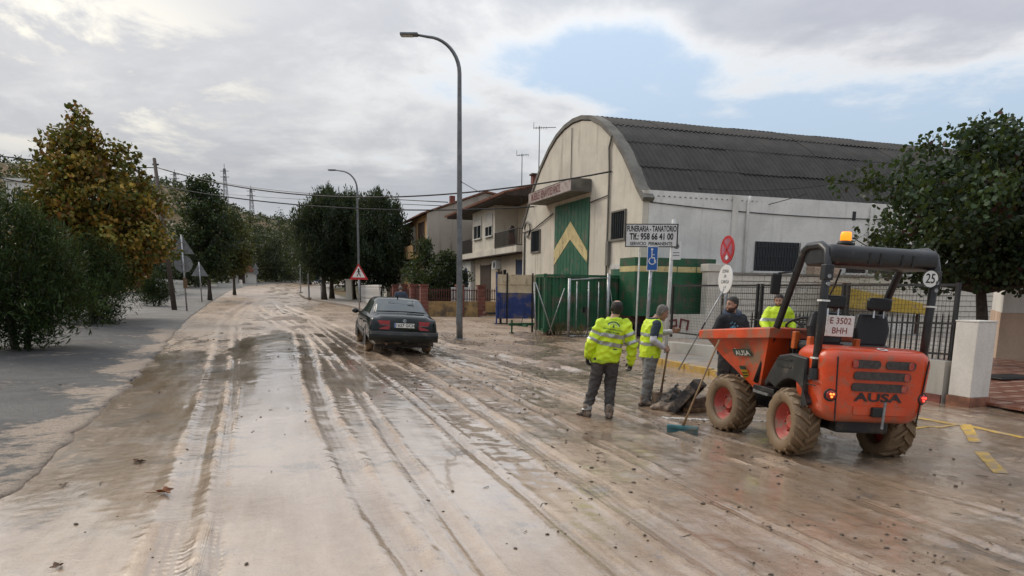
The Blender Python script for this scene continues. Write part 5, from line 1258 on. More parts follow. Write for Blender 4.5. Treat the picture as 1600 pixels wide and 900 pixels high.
# ================================================================ the saloon car
def car_paint():
    m, nt, b = bsdf('car_paint'); tc = nd(nt, 'ShaderNodeTexCoord').outputs['Object']
    n = noise(nt, tc, 4, 7, .68, .2); n2 = noise(nt, tc, 45, 3, .6); sp = nd(nt, 'ShaderNodeSeparateXYZ'); lk(nt, tc, sp.inputs[0])
    d = ramp(nt, math_(nt, 'SUBTRACT', sp.outputs[2], math_(nt, 'MULTIPLY', n, .75)), -.28, .02, .85, .0)
    d = math_(nt, 'MAXIMUM', d, math_(nt, 'MULTIPLY', ramp(nt, n2, .66, .74), .15))
    lk(nt, mixc(nt, d, (.004, .0075, .007), (.20, .155, .115)), b.inputs['Base Color'])
    lk(nt, ramp(nt, d, 0, .6, .16, .7), b.inputs['Roughness']); b.inputs['Coat Weight'].default_value = .4
    lk(nt, ramp(nt, d, 0, .5, .08, .0), b.inputs['Coat Weight']); b.inputs['Specular IOR Level'].default_value = .38
car_paint()
mat('tyre_mud', (.045, .038, .030), .85, var=.4, scale=6, dirt=.75, dirtcol=(.20, .14, .085), dscale=4)
mat('bumper_grey', (.045, .05, .055), .5, dirt=.25)
mat('tail_red', (.27, .012, .014), .2, var=.1); mat('tail_smoke', (.25, .10, .09), .25)
mat('plate_white', (.72, .72, .68), .35, var=.05, dirt=.12, dirtcol=(.35, .28, .2), dscale=8)
mat('chrome', (.6, .6, .6), .15, 1., var=.05); mat('rubber', (.012, .012, .012), .6)
def car():
    rl = P(577, 548); t = thing('parked_car', 'dark green saloon car with mud spattered wheels on the road', 'car', (0, 0, 0))
    t.rotation_euler = Euler((R(.6), R(2.6), R(16.5)), 'XYZ')
    rot = t.rotation_euler.to_matrix(); t.location = rl-rot @ Vector((-.76, 0, 0))
    st = np.array([  # y, z0, ws, wm, zb, wb, zr, wr
        (-1.15, .40, .66, .74, .80, .66, .84, .52), (-1.12, .34, .76, .83, .88, .75, .945, .60), (-1.05, .28, .80, .87, .92, .80, .99, .66), (-.90, .25, .83, .89, .94, .82, 1.02, .69), (-.50, .23, .84, .90, .95, .84, 1.05, .71), (-.42, .22, .84, .90, .955, .845, 1.075, .73),
        (-.1, .22, .84, .90, .955, .85, 1.26, .665), (.15, .22, .84, .90, .955, .85, 1.385, .62), (.4, .22, .84, .90, .955, .85, 1.425, .61), (1.1, .22, .84, .90, .95, .85, 1.44, .61), (1.7, .22, .84, .90, .945, .85, 1.42, .60), (2.0, .22, .84, .90, .94, .85, 1.37, .57), (2.65, .22, .84, .90, .93, .84, 1.02, .70),
        (3.2, .23, .83, .88, .86, .80, .94, .66), (3.55, .26, .78, .84, .74, .74, .84, .60), (3.68, .34, .66, .74, .60, .62, .70, .5)])
    def sec(y):
        q = [np.interp(y, st[:, 0], st[:, k]) for k in range(1, 8)]; z0, ws, wm, zb, wb, zr, wr = q
        return [(0, z0), (ws*.88, z0), (ws, z0+.10), (wm, .50+.1*(z0-.22)), (wm-.012, .66), (wb+.02, zb-.03), (wb, zb), (wb-.02, zb+.012), (wr, zr-.05), (wr*.86, zr-.004), (0, zr+.012)]
    def smooth_y():
        ys = list(np.linspace(-1.15, -1.0, 5))+list(np.linspace(-.95, 3.5, 44))+list(np.linspace(3.54, 3.68, 4)); return ys
    rings = []
    for y in smooth_y():
        h = sec(y); rings.append([(x, y, z) for x, z in h]+[(-x, y, z) for x, z in h[-2:0:-1]])
    body = MB().rings(rings).build('body', 'car_paint', t, True)
    md = body.modifiers.new('edge', 'EDGE_SPLIT'); md.split_angle = R(38)
    def patch(name, y0, y1, u0, u1, m, off, both=True, ny=10, nu=5, taper=(0, 0)):
        """a pane lying on the body surface between section points u0..u1"""
        for sg in ((1, -1) if both else (1,)):
            g = []
            for i in range(ny+1):
                row = []
                for j in range(nu+1):
                    q = j/nu; u = u0+(u1-u0)*q; yy0 = y0+taper[0]*q; yy1 = y1+taper[1]*q; y = yy0+(yy1-yy0)*i/ny
                    h = sec(y); k = min(int(u), len(h)-2); f = u-k; x = h[k][0]*(1-f)+h[k+1][0]*f; z = h[k][1]*(1-f)+h[k+1][1]*f
                    row.append(((x+off*(1 if u < 8.6 else .1))*sg, y, z+off*(.2 if u < 8.2 else 1)))
                g.append(row)
            mb = MB(); v = [p for r in g for p in r]; mb.add(v, [(i*(nu+1)+j, i*(nu+1)+j+1, (i+1)*(nu+1)+j+1, (i+1)*(nu+1)+j) for i in range(ny) for j in range(nu)])
            mb.build(name, m, t, True)
    patch('side_window', -.22, .95, 7.15, 7.9, 'car_glass', .006, taper=(.42, 0)); patch('side_window', 1.02, 2.35, 7.15, 7.9, 'car_glass', .006, taper=(0, -.42))
    def top(name, y0, y1, m, off):
        g = []; n = 10
        for i in range(n+1):
            y = y0+(y1-y0)*i/n; h = sec(y); a, b_, c = h[8], h[9], h[10]
            row = [(-a[0]*.93, a[1]+.01), (-b_[0], b_[1]), (-b_[0]*.5, (b_[1]+c[1])/2+.004), (0, c[1]), (b_[0]*.5, (b_[1]+c[1])/2+.004), (b_[0], b_[1]), (a[0]*.93, a[1]+.01)]
            g += [(x, y-off*.6 if y < 1 else y+off*.6, z+off) for x, z in row]
        MB().add(g, [(i*7+j, i*7+j+1, (i+1)*7+j+1, (i+1)*7+j) for i in range(n) for j in range(6)]).build(name, m, t, True)
    top('rear_window', -.39, .12, 'car_glass', .008); top('windscreen', 2.05, 2.6, 'car_glass', .008)
    MB().box(.22, .40, -.10, -.07, 1.33, 1.345, RX(0)).build('window_sticker', 'plate_white', t)
    # wheels, arches
    ty = MB().lathe([(.20, -.095), (.29, -.1), (.318, -.075), (.322, 0), (.318, .075), (.29, .1), (.20, .095)], 28, RY(90), closed=True).mesh('wheel', True); ty.materials.append(MATS['tyre_mud'])
    rm = MB().lathe([(.02, .085), (.08, .095), (.19, .07), (.205, .10), (.205, -.05)], 24, RY(90)).mesh('rim', True); rm.materials.append(MATS['tyre_mud'])
    for x, y in ((-.78, 0), (.78, 0), (-.78, 2.83), (.78, 2.83)):
        o = link('wheel', ty, None, t); o.location = (x, y, .315); r_ = link('rim', rm, None, o); r_.rotation_euler.z = math.pi if x < 0 else 0
        sgn = 1 if x > 0 else -1; n = 18; a = np.linspace(-.12*math.pi, 1.12*math.pi, n)
        v = [(sgn*.885, y+r*math.cos(q), .32+r*math.sin(q)) for r in (.34, .385) for q in a]+[(sgn*.905, y+r*math.cos(q), .32+r*math.sin(q)) for r in (.34, .385) for q in a]
        f = [(2*n+i, 2*n+i+1, 3*n+i+1, 3*n+i) for i in range(n-1)]+[(n+i, n+i+1, 3*n+i+1, 3*n+i) for i in range(n-1)]+[(i, i+1, 2*n+i+1, 2*n+i) for i in range(n-1)]
        MB().add(v, f).build('arch_lip', 'car_paint', t)
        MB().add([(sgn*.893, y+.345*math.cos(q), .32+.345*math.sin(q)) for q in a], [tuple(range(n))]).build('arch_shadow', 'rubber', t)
    # rear: bumper, tail lamps, plate, star, badge
    def bow(y, x): return y+.10*(abs(x)/.88)**3
    v = []; f = []; n = 16
    for i in range(n+1):
        x = -.885+1.77*i/n
        v += [(x, bow(-1.235, x)+d, z) for d, z in ((.09, .36), (.015, .38), (0, .50), (.02, .61), (.10, .64))]
    f = [(i*5+j, (i+1)*5+j, (i+1)*5+j+1, i*5+j+1) for i in range(n) for j in range(4)]
    MB().add(v, f).build('bumper', 'car_paint', t, True)
    v = []
    for i in range(n+1): x = -.86+1.72*i/n; v += [(x, bow(-1.248, x), z) for z in (.535, .60)]
    MB().add(v, [(i*2, i*2+2, i*2+3, i*2+1) for i in range(n)]).build('bumper_strip', 'bumper_grey', t, True)
    for sg in (-1, 1):
        for z0, z1, m in ((.665, .765, 'tail_red'), (.768, .79, 'tail_smoke'), (.793, .885, 'tail_red')):
            pts = [(sg*.38, -1.166), (sg*.62, -1.155), (sg*.76, -1.12), (sg*.855, -1.02)]
            MB().add([(x*(1-.05*(k == 1 and 1)), y+.015*k, z) for x, y in pts for k, z in ((0, z0), (1, z1))], [(i*2, i*2+2, i*2+3, i*2+1) if sg > 0 else (i*2+1, i*2+3, i*2+2, i*2) for i in range(3)]).build('tail_lamp', m, t)
    pl = MB().box(-.26, .26, -1.172, -1.155, .72, .83).build('number_plate', 'plate_white', t)
    MB().box(-.258, -.225, -1.1745, -1.1725, .722, .828).build('blue_strip', 'sign_blue', pl)
    text(MB(), '1627 GCH', .075, T(.02, -1.1725, .775), .02, .002, sx=1.05).build('plate_number', 'black_text', pl)
    q = T(0, -1.15, .895) @ RX(-12); mb = MB(); disc(mb, .042, q, .004, 20, .036)
    for a in (90, 210, 330): mb.add([(.036*math.cos(R(a)), -.004, .036*math.sin(R(a))), (.008*math.cos(R(a+90)), -.004, .008*math.sin(R(a+90))), (.008*math.cos(R(a-90)), -.004, .008*math.sin(R(a-90)))], [(0, 1, 2)], q)
    mb.build('star_emblem', 'chrome', t)
    MB().box(-.42, .42, -1.165, -1.16, .685, .69).build('lid_seam', 'rubber', t); MB().tube([(0, .35, 1.43), (0, .32, 1.50), (0, .28, 1.51)], [.02, .012, .006], 6).build('roof_aerial', 'rubber', t)
    for sg in (-1, 1):
        mr = MB().ball((sg*1.0, 2.05, .98), (.10, .07, .075), 10, 6).build('wing_mirror', 'car_paint', t, True); MB().box(min(sg*.84, sg*.95), max(sg*.84, sg*.95), 2.02, 2.08, .94, .97).build('mirror_arm', 'rubber', mr)
        for y in (.98, 2.3): MB().box(min(sg*.899, sg*.903), max(sg*.899, sg*.903), y-.006, y+.006, .35, .90).build('door_seam', 'rubber', t)
        for y in (.35, 1.55): MB().box(min(sg*.89, sg*.925), max(sg*.89, sg*.925), y-.1, y+.1, .76, .80).build('door_handle', 'car_paint', t)
        MB().box(min(sg*.90, sg*.915), max(sg*.90, sg*.915), .4, 2.45, .50, .56).build('rub_strip', 'bumper_grey', t)
    MB().cyl((-.45, -1.2, .30), (-.45, -.9, .30), .035, n=10).build('exhaust', 'rust', t); MB().box(-.7, .7, -.9, -.1, .20, .32).build('underbody', 'rubber', t)
m, nt, b = bsdf('car_glass'); setin(b, Base_Color=(.035, .05, .052, 1), Roughness=.05); b.inputs['Specular IOR Level'].default_value = .9
car()
# ================================================================ the orange site dumper
mat('dumper_orange', (.60, .062, .012), .30, var=.10, scale=2.5, dirt=.30, dirtcol=(.22, .13, .08), dscale=8, zdirt=.70, coat=.2)
mat('dumper_bucket', (.58, .066, .014), .45, var=.18, scale=2.5, dirt=.36, dirtcol=(.22, .145, .09), dscale=2.2)
mat('dumper_black', (.016, .017, .018), .48, var=.35, scale=5, dirt=.22, dirtcol=(.10, .08, .06), dscale=5)
mat('rops_black', (.020, .021, .023), .35, var=.3, scale=5, dirt=.12, dirtcol=(.12, .10, .08), dscale=6)
mat('seat_vinyl', (.010, .010, .012), .45, var=.2); mat('grille', (.055, .045, .04), .6, var=.4, scale=30, bump=.8, bscale=220)
mat('rim_red', (.42, .050, .035), .5, var=.2, dirt=.38, dirtcol=(.24, .16, .11), dscale=6)
mat('tractor_tyre', (.055, .040, .026), .9, var=.4, scale=6, bump=.6, dirt=.86, dirtcol=(.185, .125, .070), dscale=5)
mat('decal_green', (.02, .05, .03), .4); mat('decal_yellow', (.45, .32, .02), .5, dirt=.3); mat('lever_orange', (.5, .10, .015), .5)
m, nt, b = bsdf('beacon_amber'); setin(b, Base_Color=(.85, .25, .01, 1), Roughness=.12, Emission_Color=(1, .30, .02, 1), Emission_Strength=.9)
emis('lamp_amber', (1, .22, .03), 2.2, (.6, .06, .02)); emis('lamp_red', (1, .03, .02), 4.0, (.6, .02, .02))
mat('lamp_lens', (.30, .02, .015), .15)
def splash_glass():
    m, nt, b = bsdf('splash_glass'); tc = nd(nt, 'ShaderNodeTexCoord').outputs['Object']
    n = noise(nt, tc, 55, 3, .6); n2 = noise(nt, tc, 7, 5, .6); k = math_(nt, 'MAXIMUM', ramp(nt, math_(nt, 'ADD', n, math_(nt, 'MULTIPLY', n2, .35)), .74, .82, 0, .75), ramp(nt, n2, .35, .8, .06, .28))
    tr = nd(nt, 'ShaderNodeBsdfTransparent'); tr.inputs[0].default_value = (.92, .95, .94, 1); gl = nd(nt, 'ShaderNodeBsdfGlossy'); gl.inputs[0].default_value = (1, 1, 1, 1); gl.inputs['Roughness'].default_value = .03
    fr = nd(nt, 'ShaderNodeFresnel'); fr.inputs[0].default_value = 1.45; m1 = nd(nt, 'ShaderNodeMixShader'); lk(nt, fr.outputs[0], m1.inputs[0]); lk(nt, tr.outputs[0], m1.inputs[1]); lk(nt, gl.outputs[0], m1.inputs[2])
    df = nd(nt, 'ShaderNodeBsdfDiffuse'); df.inputs[0].default_value = (.30, .25, .20, 1); m2 = nd(nt, 'ShaderNodeMixShader'); lk(nt, k, m2.inputs[0]); lk(nt, m1.outputs[0], m2.inputs[1]); lk(nt, df.outputs[0], m2.inputs[2])
    lk(nt, m2.outputs[0], nt.nodes['Material Output'].inputs[0])
splash_glass()
def rrect(x0, x1, z0, z1, r, n=5):
    out = []
    for cx, cz, a0 in ((x1-r, z0+r, -90), (x1-r, z1-r, 0), (x0+r, z1-r, 90), (x0+r, z0+r, 180)):
        for k in range(n+1): a = R(a0+90*k/n); out.append((cx+r*math.cos(a), cz+r*math.sin(a)))
    return out
def slot(name, x0, x1, z0, z1, y, m, parent, r=.03, th=.012):
    return MB().prism(rrect(x0, x1, z0, z1, r), y, y+th).build(name, m, parent)
def dumper():
    rl = P(1232, 709)
    t = thing('site_dumper', 'muddy orange and black site dumper with roll bar and amber beacon', 'dumper', (0, 0, 0))
    t.rotation_euler = Euler((R(-.5), R(2.6), R(6)), 'XYZ'); rot = t.rotation_euler.to_matrix(); t.location = rl-rot @ Vector((-.60, 0, 0)); t.scale = (1.07,)*3
    MF = T(0, .72, 0) @ RZ(13) @ T(0, -.72, 0)
    # wheels
    RO, WD = .385, .15
    prof = [(.21, -WD*.8), (.24, -WD*.95), (.315, -WD*1.02), (.345, -WD*.9), (.352, 0), (.345, WD*.9), (.315, WD*1.02), (.24, WD*.95), (.21, WD*.8)]
    mb = MB().lathe(prof, 40, RY(90), True); nl = 17
    for k in range(nl):
        for sg in (1, -1):
            a0 = 2*math.pi*(k+(.5 if sg < 0 else 0))/nl; rings = []
            for q in np.linspace(0, 1, 5):
                x = sg*(-.01+q*(WD*1.04)); a = a0+.36*q; r1 = RO-.004*q-(.035 if q > .9 else 0); r0 = .335-(.02*q); w = .020+.010*q
                c, s = math.cos, math.sin
                da = w/r1
                rings.append([(x, r0*c(a-da), r0*s(a-da)), (x, r1*c(a-da*.75), r1*s(a-da*.75)), (x, r1*c(a+da*.75), r1*s(a+da*.75)), (x, r0*c(a+da), r0*s(a+da))])
            mb.rings(rings)
    ty = mb.mesh('wheel'); ty.materials.append(MATS['tractor_tyre'])
    for p in ty.polygons: p.use_smooth = p.index < 40*8
    rm = MB().lathe([(.02, .015), (.06, .03), (.075, .035), (.075, .012), (.15, .01), (.165, .06), (.20, .085), (.222, .115), (.232, .118), (.228, -.03)], 30, RY(90)).mesh('rim', True); rm.materials.append(MATS['rim_red'])
    nut = MB()
    for k in range(5): a = 2*math.pi*k/5; nut.cyl((.005, .105*math.cos(a), .105*math.sin(a)), (.045, .105*math.cos(a), .105*math.sin(a)), .014, n=6)
    nutm = nut.mesh('wheel_nut'); nutm.materials.append(MATS['rim_red'])
    one = MB().cyl((.005, 0, 0), (.045, 0, 0), .014, n=6).mesh('wheel_nut'); one.materials.append(MATS['rim_red'])
    for x, y, fr, yaw in ((-.56, 0, 0, 0), (.56, 0, 0, 0), (-.56, 1.50, 1, 0), (.56, 1.50, 1, 0)):
        M = T(x, y, RO-.012) @ RZ(180 if x < 0 else 0) @ RX(random.uniform(0, 360))
        o = link('wheel', ty, None, t); o.matrix_local = (MF if fr else I4) @ M
        link('rim', rm, None, o)
        for k in range(5): a = 2*math.pi*k/5; n_ = link('wheel_nut', one, None, o); n_.location = (0, .105*math.cos(a), .105*math.sin(a))
    # rear engine hood: a rounded tapering shell
    rs = []
    for y, hw, z0, z1, r in ((-.64, .44, .60, 1.16, .10), (-.635, .50, .54, 1.20, .12), (-.60, .565, .50, 1.235, .13), (-.52, .60, .475, 1.255, .13), (-.36, .615, .475, 1.265, .12), (-.20, .62, .52, 1.265, .12), (-.12, .62, .66, 1.255, .10), (-.05, .61, .80, 1.23, .10)):
        p = rrect(-hw, hw, z0, z1, r, 6)
        rs.append([(x*(1-.16*max(0, (.75-z)/.3) if z < .75 else 1), y+.05*(1-(x/.62)**2)*0, z) for x, z in p])
    hood = MB().rings(rs[::-1]).build('engine_hood', 'dumper_orange', t, True); e = hood.modifiers.new('e', 'EDGE_SPLIT'); e.split_angle = R(50)
    Y = -.655
    for x0, x1, z0, z1 in ((-.33, -.02, 1.06, 1.145), (.04, .37, 1.06, 1.145), (-.30, .33, .94, 1.025), (-.31, .31, .82, .905)): slot('grille', x0, x1, z0, z1, Y, 'grille', hood, .035)
    for x0, x1, z0, z1 in ((-.33, -.27, 1.065, 1.14), (.29, .345, 1.065, 1.14), (.255, .315, .945, 1.02), (.24, .30, .825, .90)): slot('grille_end', x0, x1, z0, z1, Y-.004, 'rim_red', hood, .02)
    for x in (-.41, .43): MB().box(x-.005, x+.005, -.648, -.635, .53, 1.2, RY(-4 if x < 0 else 4)).build('panel_gap', 'rubber', hood)
    text(MB(), 'AUSA', .085, T(.0, -.645, .755), .03, .004, sx=1.75).build('brand_lettering', 'rops_black', hood)
    for sg in (-1, 1):
        MB().lathe([(.062, 0), (.068, .02), (.06, .028)], 20, T(sg*.505, -.60, .765) @ RZ(sg*22) @ RX(90)).build('lamp_bezel', 'rubber', hood)
        lm = MB().lathe([(.052, 0), (.05, .012), (.03, .02), (.005, .022)], 18, T(sg*.507, -.622, .765) @ RZ(sg*22) @ RX(90)).build('tail_lamp', 'lamp_lens', hood, True)
        for dx, dz in ((-.014, .012), (.016, .012), (0, -.016)): MB().ball((sg*.511+dx, -.648, .765+dz), .012, 8, 5).build('bulb', 'lamp_red' if sg > 0 else 'lamp_amber', lm)
        disc(MB(), .03, T(sg*.495, -.612, 1.02) @ RZ(sg*20), .004, 16).build('reflector_cap', 'rim_red', hood)
        MB().box(-.10, .04, -.003, .003, -.022, .022, T(sg*.617, -.30, .91) @ RZ(90)).build('model_plate', 'rops_black', hood)
    disc(MB(), .055, T(.05, -.53, 1.2545) @ RX(-80), .004, 20, .03).build('filler_ring', 'sign_white', hood)
    # tow recess and hitch
    slot('tow_recess', -.26, .33, .575, .665, -.652, 'dumper_orange', hood, .02, .02); MB().box(-.07, .07, -.70, -.60, .56, .66).build('tow_jaw', 'rubber', t, bevel=.01); MB().cyl((.05, -.70, .44), (.05, -.70, .72), .014, n=8).build('tow_pin', 'galv', t)
    # chassis, axles, fenders, floor
    MB().box(-.30, .30, -.45, .62, .34, .62).build('rear_chassis', 'dumper_black', t, bevel=.03); MB().cyl((-.5, 0, .39), (.5, 0, .39), .075, n=12).build('rear_axle', 'dumper_black', t, True)
    MB(MF).box(-.22, .22, .72, 1.65, .36, .58).build('front_chassis', 'dumper_black', t, bevel=.02); MB(MF).cyl((-.5, 1.5, .39), (.5, 1.5, .39), .075, n=12).build('front_axle', 'dumper_black', t, True)
    MB().cyl((0, .70, .30), (0, .70, .74), .07, n=12).build('pivot_joint', 'rust', t)
    for sg in (-1, 1):
        pts = [(-.30, .60), (-.30, 1.12), (.05, 1.14), (.32, 1.10), (.44, .98), (.62, .76), (.62, .70), (.50, .76)]+[(.455*math.cos(q), .40+.455*math.sin(q)) for q in np.linspace(.75, 2.6, 12)]
        v = [(x, y, z) for x in (sg*.34, sg*.645) for y, z in pts]; n = len(pts)
        f = [tuple(range(n)), tuple(range(2*n-1, n-1, -1))]+[(i, i+n, (i+1) % n+n, (i+1) % n) for i in range(n)]
        MB().add(v, f).build('fender', 'dumper_black', t, bevel=.02)
        for z in (.98, 1.06): MB().box(min(sg*.645, sg*.655), max(sg*.645, sg*.655), .0, .34, z-.006, z+.006).build('fender_rib', 'rops_black', t)
    MB().box(-.60, .60, .45, 1.0, .62, .68).build('floor_plate', 'dumper_black', t, bevel=.01); MB().box(-.62, -.40, .55, .95, .585, .615).build('step', 'galv', t)
    MB().box(-.34, .34, -.05, .55, .62, 1.16).build('seat_box', 'dumper_black', t, bevel=.03); MB().box(-.44, .44, .90, 1.02, .68, 1.30).build('dash_panel', 'dumper_black', t, bevel=.04)
    for k, (x, z) in enumerate(((-.34, .66), (-.28, .60), (-.24, .54), (.30, .60))):
        MB().tube([(x, .42, z), (x-.05, .62, z-.10), (x-.03, .82, z-.05), (x+.02, 1.0, z+.03)], .014, 7).build('hydraulic_hose', 'rubber', t, True)
    for sg in (-1, 1):
        MB().box(min(sg*.617, sg*.623), max(sg*.617, sg*.623), -.50, -.12, .838, .850).build('side_seam', 'rubber', t)
        for y, z in ((-.45, 1.10), (-.2, 1.10), (-.45, .58)): MB().cyl((sg*.612, y, z), (sg*.624, y, z), .012, n=6).build('hood_bolt', 'rubber', t)
    # seats, wheel, levers, plate
    for x, lab in ((-.27, 0), (.27, 1)):
        s = MB().box(x-.22, x+.22, -.02, .44, 1.18, 1.28).build('seat', 'seat_vinyl', t, bevel=.04, seg=3)
        MB().prism([(x-.17, 1.25), (x+.17, 1.25), (x+.21, 1.45), (x+.17, 1.62), (x-.17, 1.62), (x-.21, 1.45)], -.14, -.03, RX(-6)).build('seat_back', 'seat_vinyl', s, bevel=.035, seg=3); MB().box(x-.14, x+.14, -.02, .06, 1.655, 1.80, RX(-1) @ T(0, -.09, 0)).build('headrest', 'seat_vinyl', s, bevel=.035, seg=3)
        for dx in (-.06, .06): MB().cyl((x+dx, -.06, 1.58), (x+dx, -.05, 1.68), .010, n=6).build('headrest_rod', 'chrome', s)
        MB().box(x-.25, x-.20, -.10, -.02, 1.22, 1.34).build('belt_buckle', 'lever_orange', s, bevel=.01)
    pl = MB().box(-.44, -.12, -.246, -.236, 1.36, 1.585).build('number_plate', 'plate_white', t, bevel=.004); mb = MB()
    text(mb, 'E 3502', .068, T(-.28, -.2465, 1.525), .008, .002, sx=.95); text(mb, 'BHH', .068, T(-.28, -.2465, 1.42), .008, .002, sx=.95); mb.build('plate_number', 'plate_red_text', pl)
    MB().box(-.30, -.26, -.236, -.16, 1.42, 1.52).build('plate_bracket', 'rubber', t)
    w = MB().tube([(.17*math.cos(a), .17*math.sin(a), 0) for a in np.linspace(0, 2*math.pi, 24, False)], .014, 6, closed=True)
    M = T(-.20, .74, 1.46) @ RX(-28); wm = MB(M); wm.tube([(.17*math.cos(a), .17*math.sin(a), 0) for a in np.linspace(0, 2*math.pi, 28, False)], .015, 7, closed=True)
    sw = wm.build('steering_wheel', 'rubber', t, True)
    for a in (90, 210, 330): MB(M).cyl((0, 0, -.02), (.165*math.cos(R(a)), .165*math.sin(R(a)), 0), .011, n=6).build('spoke', 'rubber', sw)
    MB(M).cyl((0, 0, -.35), (0, 0, .01), .03, n=8).build('column', 'rubber', sw); MB(M).ball((.15, -.04, .03), .022).build('spinner_knob', 'rubber', sw)
    MB().cyl((-.48, .30, 1.1), (-.50, .36, 1.38), .012, n=6).build('lever', 'rubber', t); MB().box(-.53, -.47, .22, .30, 1.18, 1.38).build('control_box', 'lever_orange', t, bevel=.012)
    # roll-over frame with its deep rear beam and canopy
    def rr(y0, y1, z0, z1): return rrect(y0, y1, z0, z1, .07, 5)
    X = .60
    rb = MB(); rings = []
    for x, k in ((-X, 0), (-X+.03, 1), (-.3, 1), (.3, 1), (X-.03, 1), (X, 0)):
        q = rrect(-.47+(0 if k else .02), .10-(0 if k else .02), 2.10+(0 if k else .02), 2.31-(0 if k else .02), .075, 6); rings.append([(x, y, z) for y, z in q])
    roof = rb.rings(rings[::-1]).build('canopy', 'rops_black', t, True); e = roof.modifiers.new('e', 'EDGE_SPLIT'); e.split_angle = R(45)
    for sg in (-1, 1):
        MB().tube([(sg*.60, -.42, 1.0), (sg*.60, -.42, 1.6), (sg*.605, -.425, 2.12), (sg*.60, -.38, 2.25), (sg*.60, -.25, 2.31), (sg*.60, 0, 2.31), (sg*.60, .10, 2.26), (sg*.60, .17, 2.12), (sg*.60, .52, 1.45), (sg*.60, .92, .72)], .043, 8).build('roll_bar', 'rops_black', t, True)
        for z in (1.98, 1.90): MB().cyl((sg*.60, -.478, z), (sg*.60, -.46, z), .022, n=8).build('bolt', 'galv', t)
        MB().box(sg*.60-.05, sg*.60+.05, -.47, -.37, 1.94, 2.1).build('gusset', 'rops_black', t, bevel=.01)
        for z in (1.72, 1.12): MB().box(sg*.60-.046, sg*.60+.046, -.467, -.374, z, z+.018).build('reflective_tape', 'plate_white', t)
        MB().cyl((sg*.60, -.42, .9), (sg*.60, -.42, 1.02), .06, n=10).build('post_socket', 'rops_black', t)
    for x in (-.18, -.06, .18, .30): MB().box(x-.01, x+.01, -.476, -.471, 2.12, 2.24).build('vent_slit', 'rubber', roof)
    # windscreen between the front posts
    def fp(z): 
        f = (2.12-z)/(2.12-.72); return .17+(.92-.17)*f
    MB().add([(-.54, fp(1.05), 1.05), (.54, fp(1.05), 1.05), (.54, fp(2.10), 2.10), (-.54, fp(2.10), 2.10)], [(0, 1, 2, 3)]).build('windscreen', 'splash_glass', t)
    MB().box(-.55, .55, fp(1.03)-.02, fp(1.03)+.02, 1.01, 1.045).build('screen_rail', 'rops_black', t)
    MB().tube([(-.1, .18, 2.1), (-.09, .3, 1.9), (-.12, .42, 1.68)], .012, 5).build('wiper', 'rubber', t)
    # beacon, mirror, speed disc
    bc = MB().lathe([(.07, 0), (.085, .015), (.07, .045), (.055, .05)], 16, T(-.37, -.30, 2.31)).build('beacon_base', 'rubber', t, True)
    MB().lathe([(.046, .05), (.056, .058), (.054, .125), (.046, .142), (.0, .147)], 16, T(-.37, -.30, 2.31)).build('beacon_lens', 'beacon_amber', bc, True)
    MB().tube([(-.60, .2, 2.05), (-.78, .28, 2.02), (-.80, .28, 1.98)], .012, 6).build('mirror_arm', 'rubber', t); MB().box(-.86, -.74, .26, .30, 1.78, 2.02).build('mirror', 'rubber', t, bevel=.02)
    d = disc(MB(), .095, T(.515, -.474, 2.015), .004, 28).build('speed_disc', 'plate_white', t); disc(MB(), .095, T(.515, -.476, 2.015), .004, 28, .086).build('disc_border', 'black_text', d)
    text(MB(), '25', .10, T(.515, -.479, 2.015), .01, .002, sx=.8).build('speed_number', 'black_text', d)
    # tipping skip at the front
    b = MB(MF)
    tp = [(-.71, 2.06, 1.29), (.71, 2.06, 1.29), (.71, .68, 1.40), (-.71, .68, 1.40)]; bt = [(-.52, 1.80, .98), (.52, 1.80, .98), (.50, 1.02, .60), (-.50, 1.02, .60)]
    b.add(tp+bt, [(0, 1, 5, 4), (1, 2, 6, 5), (2, 3, 7, 6), (3, 0, 4, 7), (4, 5, 6, 7)]); sk = b.build('skip', 'dumper_bucket', t); s = sk.modifiers.new('s', 'SOLIDIFY'); s.thickness = .025; s.offset = 1
    for i in range(4):
        p, q = Vector(tp[i]), Vector(tp[(i+1) % 4]); o = Vector((0, 0, .0)); c = (Vector(tp[0])+Vector(tp[2]))/2
        out = Vector(((p+q)/2-c)); out.z = 0; out.normalize()
        mb = MB(MF); v = []
        for e_ in (p, q):
            oo = Vector((e_.x-c.x, e_.y-c.y, 0)); oo = Vector((math.copysign(.035, oo.x), math.copysign(.035, oo.y), 0))
            v += [tuple(e_+oo+Vector((0, 0, -.12))), tuple(e_+oo), tuple(e_-oo*.6+Vector((0, 0, .012))), tuple(e_-oo*.6+Vector((0, 0, -.12)))]
        mb.add(v, [(0, 1, 5, 4), (1, 2, 6, 5), (2, 3, 7, 6), (3, 0, 4, 7), (0, 3, 2, 1), (4, 5, 6, 7)]).build('rim_flange', 'dumper_bucket', sk, bevel=.01)
    n = 14; v = []; f = []
    for i in range(n+1):
        for j in range(n+1):
            x = (i/n*2-1)*.60; y = .78+(j/n)*1.18; k = (1-(2*i/n-1)**4)*(1-(2*j/n-1)**4); v.append((x, y, 1.16+.10*k*float(.3+1.4*fbm(np.array(i*.5), np.array(j*.5), 3, 80))))
    for i in range(n):
        for j in range(n): q = i*(n+1)+j; f.append((q, q+n+1, q+n+2, q+1))
    MB(MF).add(v, f).build('mud_load', 'wet_heap', sk, True)
    MB(MF).tube([(-.30, .85, .55), (-.30, 1.0, .72)], .05, 8).build('tipping_ram', 'galv', t)
    # lettering on the left flank of the skip
    A, B_, Cc, D = (MF @ Vector(tp[0]), MF @ Vector(tp[3]), MF @ Vector(bt[3]), MF @ Vector(bt[0]))
    xd = (B_-A).normalized(); nr = (D-A).cross(B_-A).normalized()
    if nr.x > 0: nr = -nr
    up = xd.cross(-nr)
